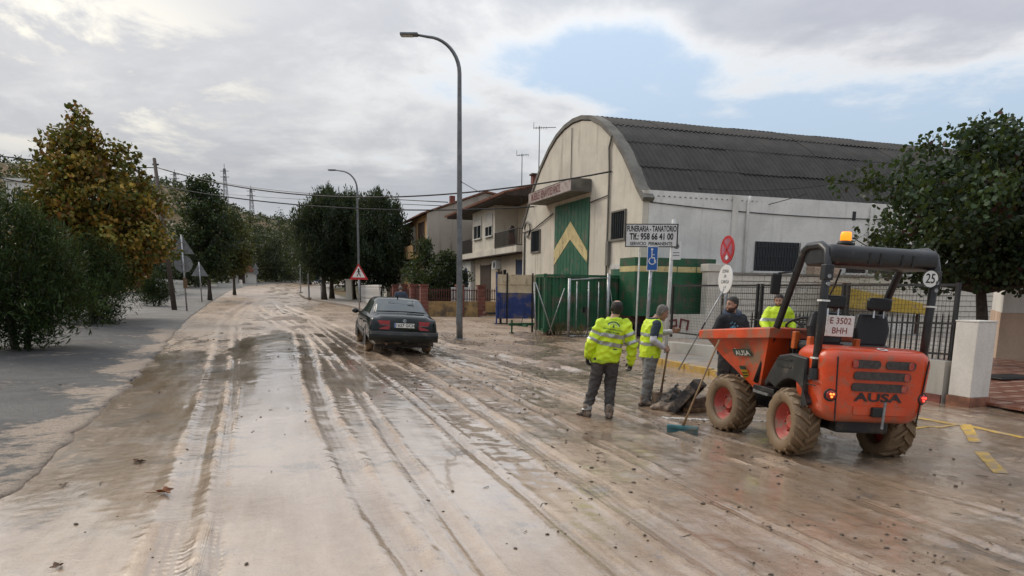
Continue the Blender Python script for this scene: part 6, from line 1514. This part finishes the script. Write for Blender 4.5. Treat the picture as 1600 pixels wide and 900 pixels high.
    def fm(s, h, o=.03):
        c = A.lerp(B_, s).lerp(D.lerp(Cc, s), h)+nr*o
        return Matrix(((xd.x, -nr.x, up.x, c.x), (xd.y, -nr.y, up.y, c.y), (xd.z, -nr.z, up.z, c.z), (0, 0, 0, 1)))
    M = fm(.60, .47); dg = MB().box(-.15, .19, -.002, .002, -.05, .05, M).build('brand_panel', 'decal_green', sk); text(MB(), 'AUSA', .07, fm(.63, .47, .033), .025, .002, sx=1.15).build('brand_lettering', 'plate_white', dg)
    disc(MB(), .035, fm(.51, .46, .034), .002, 12, .018).build('brand_mark', 'plate_white', dg)
    M = fm(.66, .86, .029); w_ = MB().box(-.06, .06, -.002, .002, -.11, .04, M).build('warning_label', 'decal_yellow', sk); MB().box(-.06, .06, -.002, .002, .045, .10, M).build('label_head', 'decal_green', w_)
    for k in range(3): MB().box(-.05, .05, -.004, -.002, -.09+k*.04, -.075+k*.04, M).build('label_line', 'black_text', w_)
    return t
mat('plate_red_text', (.22, .03, .03), .5)
DUMPER = dumper()
# ================================================================ people
from mathutils import noise as mn
from mathutils.bvhtree import BVHTree
mat('skin', (.42, .235, .16), .55, var=.12, scale=12); mat('skin_dark', (.33, .18, .12), .55, var=.12, scale=12)
mat('beard_brown', (.045, .028, .02), .8, var=.4, scale=60)
mat('hair_dark', (.018, .013, .010), .65, var=.4, scale=60, bump=.6, bscale=160); mat('hair_grey', (.13, .115, .10), .7, var=.4, scale=60, bump=.5, bscale=160)
m, nt, b = bsdf('hivis'); tc_ = nd(nt, 'ShaderNodeTexCoord').outputs['Object']
lk(nt, mixc(nt, ramp(nt, noise(nt, tc_, 5, 4), .3, .7), (.44, .62, .012), (.62, .80, .02)), b.inputs['Base Color']); setin(b, Roughness=.6, Emission_Color=(.55, .85, .0, 1), Emission_Strength=.0)
mat('reflect_tape', (.36, .37, .36), .35, .35, var=.15, scale=20); mat('trouser_grey', (.055, .050, .048), .85, var=.3, scale=7, dirt=.15)
mat('sweat_grey', (.17, .17, .165), .9, var=.2, scale=8, dirt=.12); mat('navy', (.018, .030, .045), .8, var=.2); mat('white_sleeve', (.50, .49, .52), .8, var=.1)
mat('hoodie', (.012, .013, .017), .85, var=.3); mat('boot', (.035, .028, .024), .7, var=.4, dirt=.55, dirtcol=(.20, .15, .11), dscale=14)
mat('glove', (.012, .012, .013), .7, var=.3); mat('eye', (.02, .015, .012), .2); mat('print_blue', (.10, .30, .42), .6, var=.5, scale=30); mat('logo_green', (.015, .085, .06), .6)
mat('blue_jacket', (.03, .045, .075), .8, var=.2); mat('wood_handle', (.24, .15, .075), .7, var=.3, scale=10, dirt=.3, stretch=(1, 1, .2)); mat('broom_teal', (.05, .17, .19), .6, var=.3, dirt=.35)
V = Vector
def remesh(mb, vox, it=4, fold=0., fs=9., stretch=(1, 1, 1), seed=0):
    me = mb.mesh('tmp'); o = bpy.data.objects.new('tmp', me)
    r = o.modifiers.new('r', 'REMESH'); r.mode = 'VOXEL'; r.voxel_size = vox; r.use_smooth_shade = True
    s = o.modifiers.new('s', 'SMOOTH'); s.factor = .5; s.iterations = it
    out = bpy.data.meshes.new_from_object(evaluated(o))
    bpy.data.objects.remove(o); bpy.data.meshes.remove(me)
    if fold:
        N = len(out.vertices); co = np.empty(N*3, np.float32); no = np.empty(N*3, np.float32)
        out.vertices.foreach_get('co', co); out.vertices.foreach_get('normal', no); co = co.reshape(-1, 3); no = no.reshape(-1, 3)
        qs = co*np.array(stretch)*fs+np.array((seed, seed*2, 0)); dn = np.empty(N)
        for i, q in enumerate(qs.tolist()):
            q = V(q); dn[i] = 1-abs(mn.noise(q))*2+.5*mn.noise(q*2.3)
        out.vertices.foreach_set('co', (co+no*(fold*(dn-.3))[:, None]).astype(np.float32).ravel()); out.update()
    out.shade_smooth(); return out
def part_of(me, pred, off, name, m, parent, both=False):
    """faces of a garment picked out and lifted a little: bands, hair, beard"""
    bm = bmesh.new(); bm.from_mesh(me)
    bmesh.ops.delete(bm, geom=[f for f in bm.faces if not pred(f.calc_center_median(), f.normal)], context='FACES')
    bm.normal_update()
    for v in bm.verts: v.co += v.normal*off
    out = bpy.data.meshes.new(name); bm.to_mesh(out); bm.free(); out.materials.clear(); out.shade_smooth()
    if len(out.polygons): return link(name, out, m, parent)
def ell(c, ax, ay, rx, ry, n=16, p=2.3):
    out = []
    for k in range(n):
        a = 2*math.pi*k/n; ca, sa = math.cos(a), math.sin(a)
        out.append(V(c)+V(ax)*rx*math.copysign(abs(ca)**(2/p), ca)+V(ay)*ry*math.copysign(abs(sa)**(2/p), sa))
    return out
def torso(mb, hip, sh, ax, fw, k=1., add=0., top=True, low=-.10, belly=0.):
    up = (sh-hip); L = up.length; u = up/L
    rs = []
    for t, w, d in ((low/L, .10, .085), (low/L*.5, .155, .11), (0, .170, .118), (.12, .165, .115), (.30, .152, .108+belly), (.5, .162, .115+belly*.5), (.72, .185, .122), (.88, .195, .112), (1.0, .17, .092), (1.08, .10, .075), (1.14, .058, .06)):
        if not top and t > .95: break
        rs.append(ell(hip+up*t+fw*(.012*math.sin(t*3)), ax, fw, w*k+add, d*k+add))
    mb.rings(rs)
def limb(mb, pts, rad, n=12):
    P_ = [V(p) for p in pts]; q = []; r = []
    for i in range(len(P_)-1):
        for t in (0, .33, .66): q.append(P_[i].lerp(P_[i+1], t)); r.append(rad[i]*(1-t)+rad[i+1]*t)
    q.append(P_[-1]); r.append(rad[-1]); mb.tube(q, r, n)
    for p, k in zip(P_, rad): mb.ball(p, k*.98, 10, 8)
def hand(mb, wr, d, side, palm_n, grip=.5, k=1., add=0.):
    """palm and five unequal bent fingers; d points along the hand, side to the thumb, palm_n out of the palm"""
    d = V(d).normalized(); side = V(side); side = (side-d*side.dot(d)).normalized(); n = d.cross(side).normalized()
    if n.dot(V(palm_n)) < 0: n = -n
    rs = []
    for t, w, h in ((-.02, .026, .021), (.02, .034, .018), (.06, .041, .016), (.088, .040, .014)): rs.append(ell(V(wr)+d*t*k, side, n, w*k+add, h*k+add, 12))
    mb.rings(rs)
    for i, (off, L) in enumerate(((.030, .070), (.010, .078), (-.011, .072), (-.030, .056))):
        p = V(wr)+d*.082*k+side*off*k; a = .35+grip*1.0; pts = [p]; dd = d.copy()
        for s in range(3):
            q = a*(s+.6)*.62; dd = (d*math.cos(q)+n*math.sin(q)).normalized(); pts.append(pts[-1]+dd*L*k*(.42, .33, .25)[s])
        mb.tube(pts, [.0098*k+add, .0092*k+add, .0086*k+add, .0068*k+add], 7); mb.ball(pts[-1], .0068*k+add, 6, 5)
    p = V(wr)+d*.022*k+side*.028*k; t1 = p+(d*.55+side*.75+n*.25).normalized()*.038*k; t2 = t1+(d*.85+side*.25+n*(.3+.4*grip)).normalized()*.030*k
    mb.tube([p, t1, t2, t2+(d*.8+n*.5*grip).normalized()*.018*k], [.014*k+add, .0115*k+add, .0098*k+add, .007*k+add], 8)
def foot(mb, an, yaw, k=1., add=0.):
    M = T(*an) @ RZ(yaw); rs = []
    for y, w, h, z in ((-.085, .030, .03, .035), (-.06, .038, .05, .045), (0, .043, .065, .06), (.07, .048, .045, .045), (.13, .050, .032, .032), (.175, .038, .022, .024)):
        rs.append([M @ V((w*math.cos(a)*k*1.05, y*k, -.085+z+h*math.sin(a)+add*0)) for a in np.linspace(0, 2*math.pi, 12, False)])
    mb.rings(rs); limb(mb, [M @ V((0, -.01, -.03)), M @ V((0, -.015, .07))], [.046+add, .052+add])
def head_mb(mb, c, M):
    """skull, jaw, brow, nose, lips, ears around centre c; M turns local +y to the face direction"""
    Q = T(*c) @ M
    rs = []
    for z, wx, y0, y1 in ((-.118, .025, .035, .075), (-.105, .045, -.005, .088), (-.08, .058, -.05, .092), (-.045, .068, -.078, .092), (-.01, .073, -.092, .090), (.03, .077, -.100, .088), (.065, .075, -.098, .080), (.095, .062, -.080, .060), (.115, .038, -.050, .032), (.121, .014, -.025, .010)):
        cy = (y0+y1)/2; rs.append([Q @ V((wx*math.cos(a), cy+(y1-y0)/2*math.sin(a), z)) for a in np.linspace(0, 2*math.pi, 20, False)])
    mb.rings(rs)
    mb.tube([Q @ V((0, .082, .02)), Q @ V((0, .100, -.012)), Q @ V((0, .112, -.034)), Q @ V((0, .088, -.042))], [.010, .012, .016, .010], 8)
    for s in (-1, 1):
        mb.ball(Q @ V((s*.030, .080, .026)), .014, 8, 6); mb.ball(Q @ V((s*.017, .098, -.036)), .010, 6, 5)
        mb.rings([[Q @ V((s*(.074+x), -.008+.020*math.cos(a)*e, -.004+.032*math.sin(a)*e)) for a in np.linspace(0, 2*math.pi, 10, False)] for x, e in ((-.01, .7), (.006, .9), (.014, 1.0), (.018, .8))])
        mb.ball(Q @ V((s*.040, .066, -.030)), .022, 8, 6)
    for z, r in ((-.064, .008), (-.075, .009)): mb.tube([Q @ V((x, .092-.25*x*x/.03, z)) for x in np.linspace(-.024, .024, 7)], r, 6)
    mb.ball(Q @ V((0, .072, -.103)), .024, 8, 6)
def person(base, J, label, vox=.0085, skin='skin', hair='hair_dark', bald=False, beard=False, rot=0., facing=0., pitch=0., hroll=0.):
    """J: joint places in the person's frame (x right, y away, z up)"""
    mb = MB(); ax = V((math.cos(R(J['turn'])), math.sin(R(J['turn'])), 0)); fw = V((-ax.y, ax.x, 0))
    hip, sh, hd = V(J['hip']), V(J['sh']), V(J['head'])
    torso(mb, hip, sh, ax, fw, .90)
    HM = RZ(facing) @ RX(pitch) @ RY(hroll)
    limb(mb, [sh+V((0, 0, -.02)), sh.lerp(hd, .45), hd+V((0, 0, -.07))], [.070, .058, .056]); head_mb(mb, hd, HM)
    J['hipj'] = [hip+ax*(s*.09)+V((0, 0, -.03)) for s in (-1, 1)]; J['shj'] = [sh+ax*(s*.175)+V((0, 0, -.035)) for s in (-1, 1)]
    for i, s in enumerate((-1, 1)):
        kn, an = V(J['knee'][i]), V(J['ankle'][i]); limb(mb, [J['hipj'][i], kn, an], [.082, .054, .040]); foot(mb, an, J['toe'][i])
        el, wr = V(J['elbow'][i]), V(J['wrist'][i]); limb(mb, [J['shj'][i], el, wr], [.054, .040, .027])
        hand(mb, wr, J['hand'][i][0], J['hand'][i][1], J['hand'][i][2], J['hand'][i][3])
    me = remesh(mb, vox, 3); o = link('person', me, skin); tag(o, label, 'person'); o.location = base; o.rotation_euler.z = R(rot)
    J['ax'], J['fw'], J['me'] = ax, fw, me
    Q = (T(*hd) @ HM).inverted()
    def hairp(c, n):
        q = Q @ c
        if (c-hd).length > .17: return False
        if bald and q.z > .07 and q.x**2+(q.y+.015)**2 < .050**2: return False
        return q.z > .045+.35*max(q.y-.02, 0)*1.6 or (q.y < -.012 and q.z > -.07) or (abs(q.x) > .066 and q.y < .02 and q.z > .012)
    part_of(me, hairp, .009 if not bald else .006, 'hair', hair, o)
    if beard: part_of(me, lambda c, n: (c-hd).length < .19 and (lambda q: q.y > -.005 and -.125 < q.z < -.052-.25*max(0, .05-abs(q.x)) + .3*max(0, .03-q.y) and not (abs(q.x) < .022 and -.08 < q.z < -.06 and q.y > .08))(Q @ c) and (c-hd).length > .05, .004, 'beard', 'beard_brown', o)
    for s in (-1, 1):
        MB(T(*hd) @ HM).ball((s*.030, .083, .010), (.013, .008, .006), 8, 5).build('eye', 'eye', o, True)
        MB(T(*hd) @ HM).tube([(s*.014, .094, .030), (s*.032, .092, .036), (s*.048, .080, .030)], .005, 5).build('eyebrow', hair, o, True)
    return o
def trousers(o, J, m, add=.022, vox=.010, fold=.010, hem=.05, flare=.058):
    mb = MB(); hip, sh = V(J['hip']), V(J['sh']); ax, fw = J['ax'], J['fw']; up = (sh-hip)
    rs = [ell(hip+up*(t/up.length), ax, fw, w+add, d+add) for t, w, d in ((-.12, .09, .08), (-.06, .155, .11), (0, .168, .115), (.07, .160, .112), (.13, .155, .11))]
    mb.rings(rs)
    for i in range(2):
        kn, an = V(J['knee'][i]), V(J['ankle'][i]); e = kn.lerp(an, 1.0)+V((0, 0, hem-.05))
        limb(mb, [J['hipj'][i], kn, e], [.088+add, .062+add, flare+add*.3])
    me = remesh(mb, vox, 3, fold, 8, (1, 1, 1.5), 3); q = link('trousers', me, m, o); return q, me
def top_garment(o, J, name, m, add=.03, vox=.010, sleeve=1., fold=.010, low=-.06, collar=True, belly=0., arms=True, seed=1):
    mb = MB(); hip, sh = V(J['hip']), V(J['sh']); ax, fw = J['ax'], J['fw']; up = sh-hip; L = up.length; rs = []
    for t, w, d in ((low/L, .172, .122), (0.02, .176, .126), (.15, .172, .122+belly), (.35, .168, .122+belly), (.55, .176, .125+belly*.5), (.75, .19, .126), (.9, .192, .112), (1.0, .165, .09), (1.06, .10, .075), (1.13 if collar else 1.08, .072 if collar else .08, .072)):
        rs.append(ell(hip+up*t, ax, fw, w+add, d+add))
    mb.rings(rs)
    if arms:
        for i in range(2):
            el, wr = V(J['elbow'][i]), V(J['wrist'][i]); e = J['shj'][i].lerp(el, sleeve*2) if sleeve <= .5 else el.lerp(wr, (sleeve-.5)*2)
            pts = [J['shj'][i], e] if sleeve <= .5 else [J['shj'][i], el, e]
            limb(mb, pts, [.064+add, .056+add*.8] if sleeve <= .5 else [.064+add, .050+add, .036+add])
    me = remesh(mb, vox, 3, fold, 7, (1, 1, 1.3), seed); q = link(name, me, m, o); return q, me
def sleeves(o, J, name, m, add=.012, a0=.3, vox=.008, which=(0, 1)):
    for i in which:
        mb = MB(); el, wr = V(J['elbow'][i]), V(J['wrist'][i]); limb(mb, [J['shj'][i].lerp(el, a0), el, el.lerp(wr, .93)], [.058+add, .046+add, .032+add]); link(name, remesh(mb, vox, 3, .005, 14, (1, 1, 1), 5), m, o)
def boots(o, J, m, add=.012, shaft=.10):
    for i in range(2):
        mb = MB(); foot(mb, V(J['ankle'][i])+V((0, 0, 0)), J['toe'][i], 1.12, add); M = T(*J['ankle'][i]) @ RZ(J['toe'][i])
        q = link('boot', remesh(mb, .009, 2), m, o)
        pts = [(.052*math.cos(a)*(1 if math.sin(a) < 0 else 1.05), .045+.135*math.sin(a)) for a in np.linspace(0, 2*math.pi, 18, False)]
        MB(M).add([(x, y, z) for z in (-.088, -.066) for x, y in pts], [tuple(range(17, -1, -1)), tuple(range(18, 36))]+[(k, (k+1) % 18, 18+(k+1) % 18, 18+k) for k in range(18)]).build('sole', 'rubber', q)
def gloves(o, J, m):
    for i in range(2):
        mb = MB(); wr = V(J['wrist'][i]); h = J['hand'][i]; hand(mb, wr, h[0], h[1], h[2], h[3], 1.02, .0045); d = V(h[0]).normalized(); limb(mb, [wr-d*.05, wr+d*.01], [.036, .034]); link('glove', remesh(mb, .006, 2), m, o)
def decal(mb_src, me, name, m, parent, y0=-1., d=(0, 1, 0), lift=.004):
    """print laid onto a garment by casting its points on the cloth along d"""
    bm = bmesh.new(); bm.from_mesh(me); bv = BVHTree.FromBMesh(bm); bm.free(); out = []; d = V(d)
    for v in mb_src.v:
        h = bv.ray_cast(V(v)-d*1.0, d); out.append(tuple((h[0] if h[0] is not None else V(v))-d*lift))
    b2 = MB(); b2.v = out; b2.f = mb_src.f; return b2.build(name, m, parent)
def grid_text(s, h, M, sx=1., bold=.02):
    return text(MB(), s, h, M, bold, 0, sx=sx)
def worker_jacket():
    base = P(933, 652); J = dict(turn=4, hip=(.10, 0, .90), sh=(.185, -.01, 1.405), head=(.235, .02, 1.600), knee=[(-.045, .06, .49), (.185, .05, .47)], ankle=[(-.165, .02, .088), (.165, -.05, .088)], toe=[34, -12],
        elbow=[(-.115, -.06, 1.12), (.475, -.03, 1.08)], wrist=[(-.165, .03, .915), (.475, .06, .83)], hand=[((-.02, .12, -.9), (.4, .8, .0), (1, .1, 0), .5), ((0, .15, -.9), (-.4, .8, 0), (-1, .1, 0), .5)])
    o = person(base, J, 'worker in a yellow reflective jacket and dark trousers seen from behind', hair='hair_dark', bald=True, facing=14, pitch=4, hroll=0)
    tr, tme = trousers(o, J, 'trouser_grey', fold=.014)
    part_of(tme, lambda c, n: .115 < c.z < .185, .005, 'reflective_band', 'reflect_tape', tr)
    jk, me = top_garment(o, J, 'jacket', 'hivis', .026, low=-.075, sleeve=.97, fold=.024, seed=2)
    hip, sh = V(J['hip']), V(J['sh'])
    def arm_s(c, i):
        el, wr, s0 = V(J['elbow'][i]), V(J['wrist'][i]), J['shj'][i]
        d1 = (el-s0); t = (c-s0).dot(d1)/d1.length_squared; r = (c-(s0+d1*t)).length
        return t, r
    u = (sh-hip).normalized()
    def is_arm(c): return any(arm_s(c, i)[1] < .115 and arm_s(c, i)[0] > .25 and (c-(hip+u*(c-hip).dot(u))).dot(J['ax'])*s > .155 for i, s in ((0, -1), (1, 1)))
    for k, (z0, z1) in enumerate(((.30, .355), (.175, .23))):
        part_of(me, lambda c, n: z0 < (c-hip).dot(u) < z1 and not is_arm(c), .005, 'reflective_band', 'reflect_tape', jk)
    for i in (0, 1):
        for a, b_ in ((.42, .56), (.80, .94)): part_of(me, lambda c, n: is_arm(c) and ((c.x < hip.x+.05) == (i == 0)) and a < arm_s(c, i)[0] < b_ and arm_s(c, i)[1] < .12, .005, 'sleeve_band', 'reflect_tape', jk)
    part_of(me, lambda c, n: (c-hip).dot(u) < -.045, .004, 'hem', 'hivis_dark', jk)
    # emblem on the back: green arch, pointed mark and two lines of lettering
    c = hip+u*.455; ar = MB(); n = 24; M = T(c.x, 0, c.z) @ RY(9)
    v = [(r*math.cos(a), 0, .8*r*math.sin(a)) for r in (.078, .096) for a in np.linspace(.25, math.pi-.25, n)]; ar.add(v, [(i, i+1, n+i+1, n+i) for i in range(n-1)], M); decal(ar, me, 'emblem_arch', 'logo_green', jk)
    v = [(r*math.cos(a), 0, .8*r*math.sin(a)-.012) for r in (.072, .078) for a in np.linspace(.3, math.pi-.3, n)]; decal(MB().add(v, [(i, i+1, n+i+1, n+i) for i in range(n-1)], M), me, 'emblem_line', 'plate_white', jk)
    decal(MB().add([(-.016, 0, -.012), (.016, 0, -.012), (.007, 0, .022), (0, 0, .042), (-.007, 0, .022)], [(0, 1, 2, 3, 4)], M), me, 'emblem_mark', 'logo_green', jk)
    decal(grid_text('JUNTA DE ANDALUCIA', .021, M @ T(0, 0, -.042), .92), me, 'lettering', 'logo_green', jk); decal(grid_text('Corporaciones', .024, M @ T(0, 0, -.080), 1.0), me, 'lettering', 'logo_green', jk)
    boots(o, J, 'boot'); gloves(o, J, 'glove')
mat('hivis_dark', (.34, .48, .02), .7)
def worker_vest():
    base = P(1007, 633); J = dict(turn=-80, hip=(.055, 0, .885), sh=(.075, 0, 1.40), head=(.225, -.01, 1.555), knee=[(.085, .11, .49), (.02, -.10, .49)], ankle=[(.06, .13, .088), (-.03, -.09, .088)], toe=[-78, -95],
        elbow=[(.255, .22, 1.20), (.045, -.27, 1.115)], wrist=[(.42, .10, 1.235), (.235, -.20, .985)], hand=[((.9, -.1, .25), (0, -.2, 1), (0, -1, -.1), .35), ((.85, .05, -.35), (.2, .35, .8), (.25, .9, 0), .95)])
    # hands: index 0 is the far (left) arm stretched out, index 1 the near (right) arm on the shovel
    o = person(base, J, 'worker in a yellow vest and grey tracksuit trousers holding a shovel', hair='hair_grey', skin='skin_dark', facing=-88, pitch=-22)
    trousers(o, J, 'sweat_grey', .028, fold=.014, flare=.056)
    sleeves(o, J, 'white_sleeve', 'white_sleeve', .010, .45)
    top_garment(o, J, 't_shirt', 'navy', .016, sleeve=.36, fold=.006, low=-.02, collar=True, seed=4)
    v, me = top_garment(o, J, 'vest', 'hivis', .033, arms=False, fold=.012, low=-.07, collar=False, belly=.015, seed=6)
    hip, u = V(J['hip']), (V(J['sh'])-V(J['hip'])).normalized()
    for z0, z1 in ((.28, .33), (.13, .18)): part_of(me, lambda c, n: z0 < (c-hip).dot(u) < z1, .005, 'reflective_band', 'reflect_tape', v)
    boots(o, J, 'boot', .010)
    # his shovel, blade standing in the mud
    g = V(J['wrist'][1])+V(J['hand'][1][0]).normalized()*.085+V((0, .028, 0)); e = P(1029, 634)-base; e.y -= .02
    s = thing('shovel', 'long handled shovel with a muddy blade held by the worker in the vest', 'shovel', base+V((e.x, e.y, 0)))
    tp = g-V((e.x, e.y, 0)); d = tp.normalized(); MB().tube([d*.30, tp+d*.06], .017, 9).build('handle', 'wood_handle', s, True)
    MB().tube([d*.12, d*.34], [.030, .020], 9).build('socket', 'rust', s, True)
    bl = MB(); n = 8; rows = []
    for i in range(9):
        t = i/8; w = .125*(1 if t < .7 else math.cos((t-.7)/.3*1.1)); rows.append([(w*(2*k/n-1), -.05+.05*abs(2*k/n-1)**2-.02*t, .24-.30*t) for k in range(n+1)])
    vs = [p for r in rows for p in r]; bl.add(vs, [(i*(n+1)+k, i*(n+1)+k+1, (i+1)*(n+1)+k+1, (i+1)*(n+1)+k) for i in range(8) for k in range(n)], RZ(-35)); b_ = bl.build('blade', 'rust_mud', s, True); q = b_.modifiers.new('s', 'SOLIDIFY'); q.thickness = .005
mat('rust_mud', (.12, .075, .045), .7, var=.4, dirt=.6, dirtcol=(.22, .16, .11))
def bystanders():
    # man in a black hoodie behind the skip
    base = W(1137, 600, 11.4); base.z = g1(base); h = W(1137, 463, 11.4).z-base.z; k = h-1.73
    A = lambda x, y, z: (x, y, z+k*z/1.73)
    J = dict(turn=200, hip=A(0, 0, .92), sh=A(0, -.03, 1.42), head=A(-.02, -.05, 1.61), knee=[A(.10, -.03, .5), A(-.10, -.03, .5)], ankle=[(.12, 0, .088), (-.12, 0, .088)], toe=[190, 170],
        elbow=[A(.26, -.03, 1.14), A(-.27, -.05, 1.15)], wrist=[A(.16, -.22, 1.02), A(-.14, -.24, 1.05)], hand=[((-.6, -.6, .1), (0, 0, 1), (0, 1, 0), .6), ((.6, -.6, .1), (0, 0, 1), (0, 1, 0), .6)])
    o = person(base, J, 'bearded man in a black hoodie with a blue print behind the dumper', .009, beard=True, facing=110, pitch=-4)
    trousers(o, J, 'trouser_grey', vox=.013); jk, me = top_garment(o, J, 'hoodie', 'hoodie', .03, vox=.012, sleeve=.97)
    hd = MB(); s = V(J['sh']); hd.tube([s+V((.12*math.cos(a), .11*math.sin(a)+.03, .065+.035*math.sin(a))) for a in np.linspace(0, 2*math.pi, 14, False)], .042, 8, closed=True); link('hood', remesh(hd, .012, 2), 'blue_jacket', jk)
    pr = MB(); rs = random.Random(4)
    for i in range(22):
        a, r = rs.uniform(0, 6.28), rs.uniform(.01, .10); x, z = r*math.cos(a)+.02, 1.28+k*.75+r*math.sin(a); q = rs.uniform(.008, .022); disc(pr, q, T(x-.04, 0, z), 0, 7)
    decal(pr, me, 'chest_print', 'print_blue', jk); boots(o, J, 'boot')
    # worker seen through the windscreen
    base = W(1208, 580, 14.2); base.z = g1(base)+.08; h = W(1208, 460, 14.2).z-base.z; k = h-1.73
    J = dict(turn=160, hip=A(0, 0, .92), sh=A(.02, -.02, 1.42), head=A(0, -.04, 1.61), knee=[A(.10, -.03, .5), A(-.10, -.03, .5)], ankle=[(.12, 0, .088), (-.12, 0, .088)], toe=[160, 200],
        elbow=[A(.28, -.05, 1.14), A(-.26, .0, 1.15)], wrist=[A(.24, -.24, 1.0), A(-.26, -.2, 1.0)], hand=[((0, -.6, -.5), (-1, 0, 0), (-.2, 0, -1), .5), ((0, -.6, -.5), (1, 0, 0), (.2, 0, -1), .5)])
    o = person(base, J, 'worker in a yellow reflective top standing behind the dumper windscreen', .010, beard=True, facing=150, pitch=-14)
    trousers(o, J, 'trouser_grey', vox=.014); jk, me = top_garment(o, J, 'jacket', 'hivis', .03, vox=.012, sleeve=.97)
    part_of(me, lambda c, n: 1.12 < c.z < 1.18, .005, 'reflective_band', 'reflect_tape', jk); boots(o, J, 'boot')
    # someone far up the pavement, beyond the car
    base = W(627, 505, 33); base.z = g1(base); h = W(627, 447, 33).z-base.z; k = h-1.73
    J = dict(turn=10, hip=A(0, 0, .92), sh=A(0, 0, 1.42), head=A(-.02, .02, 1.61), knee=[A(-.10, .03, .5), A(.10, .03, .5)], ankle=[(-.12, 0, .088), (.12, 0, .088)], toe=[5, -5],
        elbow=[A(-.27, -.03, 1.14), A(.27, 0, 1.15)], wrist=[A(-.25, .1, .93), A(.25, .12, .95)], hand=[((0, .2, -.9), (.5, .8, 0), (1, 0, 0), .4), ((0, .2, -.9), (-.5, .8, 0), (-1, 0, 0), .4)])
    o = person(base, J, 'distant person in a dark blue jacket on the road beyond the car', .012, hair='hair_grey', facing=20)
    trousers(o, J, 'trouser_grey', vox=.016); top_garment(o, J, 'jacket', 'blue_jacket', .03, vox=.014, sleeve=.97); boots(o, J, 'boot')
worker_jacket(); worker_vest(); bystanders()
# ---------------- tools and wreckage by the dumper
def tools():
    c = P(1066, 676); tp = W(1124, 531, 9.35); t = thing('push_broom', 'push broom with a teal head leaning against the dumper skip', 'broom', c, 0)
    d = tp-c; M = RZ(-22)
    h = MB().box(-.21, .21, -.035, .035, .05, .10, M).build('head', 'broom_teal', t, bevel=.012); n = MB()
    for i in range(30):
        for j in range(4): x = -.20+.4*i/29; y = -.027+.018*j; n.cyl(M @ V((x, y, .05)), M @ V((x*1.02, y*1.25, -.005)), .005, n=4)
    tag(n.build('bristles', 'broom_teal', h), kind='stuff')
    MB().tube([V((0, 0, .085)), V((0, 0, .085)).lerp(d, .15), d], [.02, .014, .0125], 9).build('handle', 'wood_handle', t, True)
    # mud-caked plastic crate tipped on its side beside the shovel
    c = P(1068, 643); t = thing('crate', 'mud caked black plastic crate tipped against a lump of debris', 'crate', c, R(-12)); M = T(-.12, -.06, .02) @ RZ(-14) @ RX(-6) @ RY(38) @ Matrix.Scale(1.25, 4)
    MB(M).box(-.02, .02, -.19, .19, 0, .46).build('panel', 'crate_black', t, bevel=.01)
    for a, b_, z0, z1 in ((-.21, -.18, -.01, .48), (.18, .21, -.01, .48), (-.18, .18, .44, .48), (-.18, .18, -.01, .03)): MB(M).box(-.075, .045, a, b_, z0, z1).build('edge', 'crate_black', t, bevel=.008)
    for q in (-.09, 0, .09): MB(M).box(-.04, -.021, q-.014, q+.014, .03, .44).build('rib', 'crate_black', t)
    for z in (.15, .3): MB(M).box(-.045, -.021, -.18, .18, z-.014, z+.014).build('rib', 'crate_black', t)
    MB(M).tube([(-.06, -.10, .24), (-.09, 0, .25), (-.06, .10, .24)], .014, 7).build('handle', 'crate_black', t)
    c = P(1093, 640); t = thing('debris_block', 'brown muddy wooden block lying under the tipped crate', 'debris', c, R(8))
    MB().prism([(-.30, 0), (.34, 0), (.32, .17), (.05, .24), (-.26, .16)], -.12, .14).build('block', 'wet_heap', t, bevel=.03); MB().box(-.36, .40, -.22, -.14, .0, .06).build('batten', 'wood_handle', t, bevel=.008)
    c = P(1052, 638); t = thing('debris_bag', 'lumpy dark bag of muddy debris slumped beside the shovel', 'bag', c, R(10)); mb = MB()
    for x, y, z, r in ((0, .06, .12, .15), (.14, .05, .10, .13), (-.13, .04, .08, .12), (.05, .08, .24, .09), (.16, .04, .20, .07), (-.05, -.02, .06, .10)): mb.ball((x, y, z), (r*1.1, r, r), 12, 8)
    link('sack', remesh(mb, .012, 2, .026, 9, (1, 1, 1), 12), 'crate_black', t); MB().tube([(.04, .08, .30), (.06, .09, .36), (.10, .08, .38)], [.03, .018, .03], 8).build('tied_neck', 'crate_black', t, True)
    c = P(1035, 640); t = thing('mud_lump', 'brown mud lump beside the shovel blade', 'mud', c); mb = MB()
    for x, y, r in ((0, 0, .11), (.13, .03, .10), (-.10, .03, .08), (.05, -.08, .07), (.2, -.02, .07)): mb.ball((x, y, r*.3), (r*1.25, r, r*.85), 12, 8)
    link('heap', remesh(mb, .014, 3, .016, 10, (1, 1, 1), 8), 'wet_heap', t)
    for u, v, lab in ((1072, 655, 'pale foam strip on the wet road under the tipped crate'), (1172, 658, 'pale foam strip on the wet road between the dumper wheels')):
        c = P(u, v); t = thing('foam_strip', lab, 'foam', c, R(-14)); mb = MB(); rs = random.Random(u)
        for i in range(26): x = -.34+i*.027; r = rs.uniform(.018, .032); mb.ball((x, rs.uniform(-.03, .03), r*.2), (r*1.3, r*1.2, r*.5), 7, 5)
        link('bubbles', remesh(mb, .008, 2, .004, 25, (1, 1, 1), 2), 'foam', t)
mat('crate_black', (.022, .020, .019), .6, var=.3, dirt=.45, dirtcol=(.16, .12, .085), dscale=7); mat('foam', (.62, .61, .58), .35, var=.15, scale=25)
tools()
bpy.data.scenes.remove(TS)
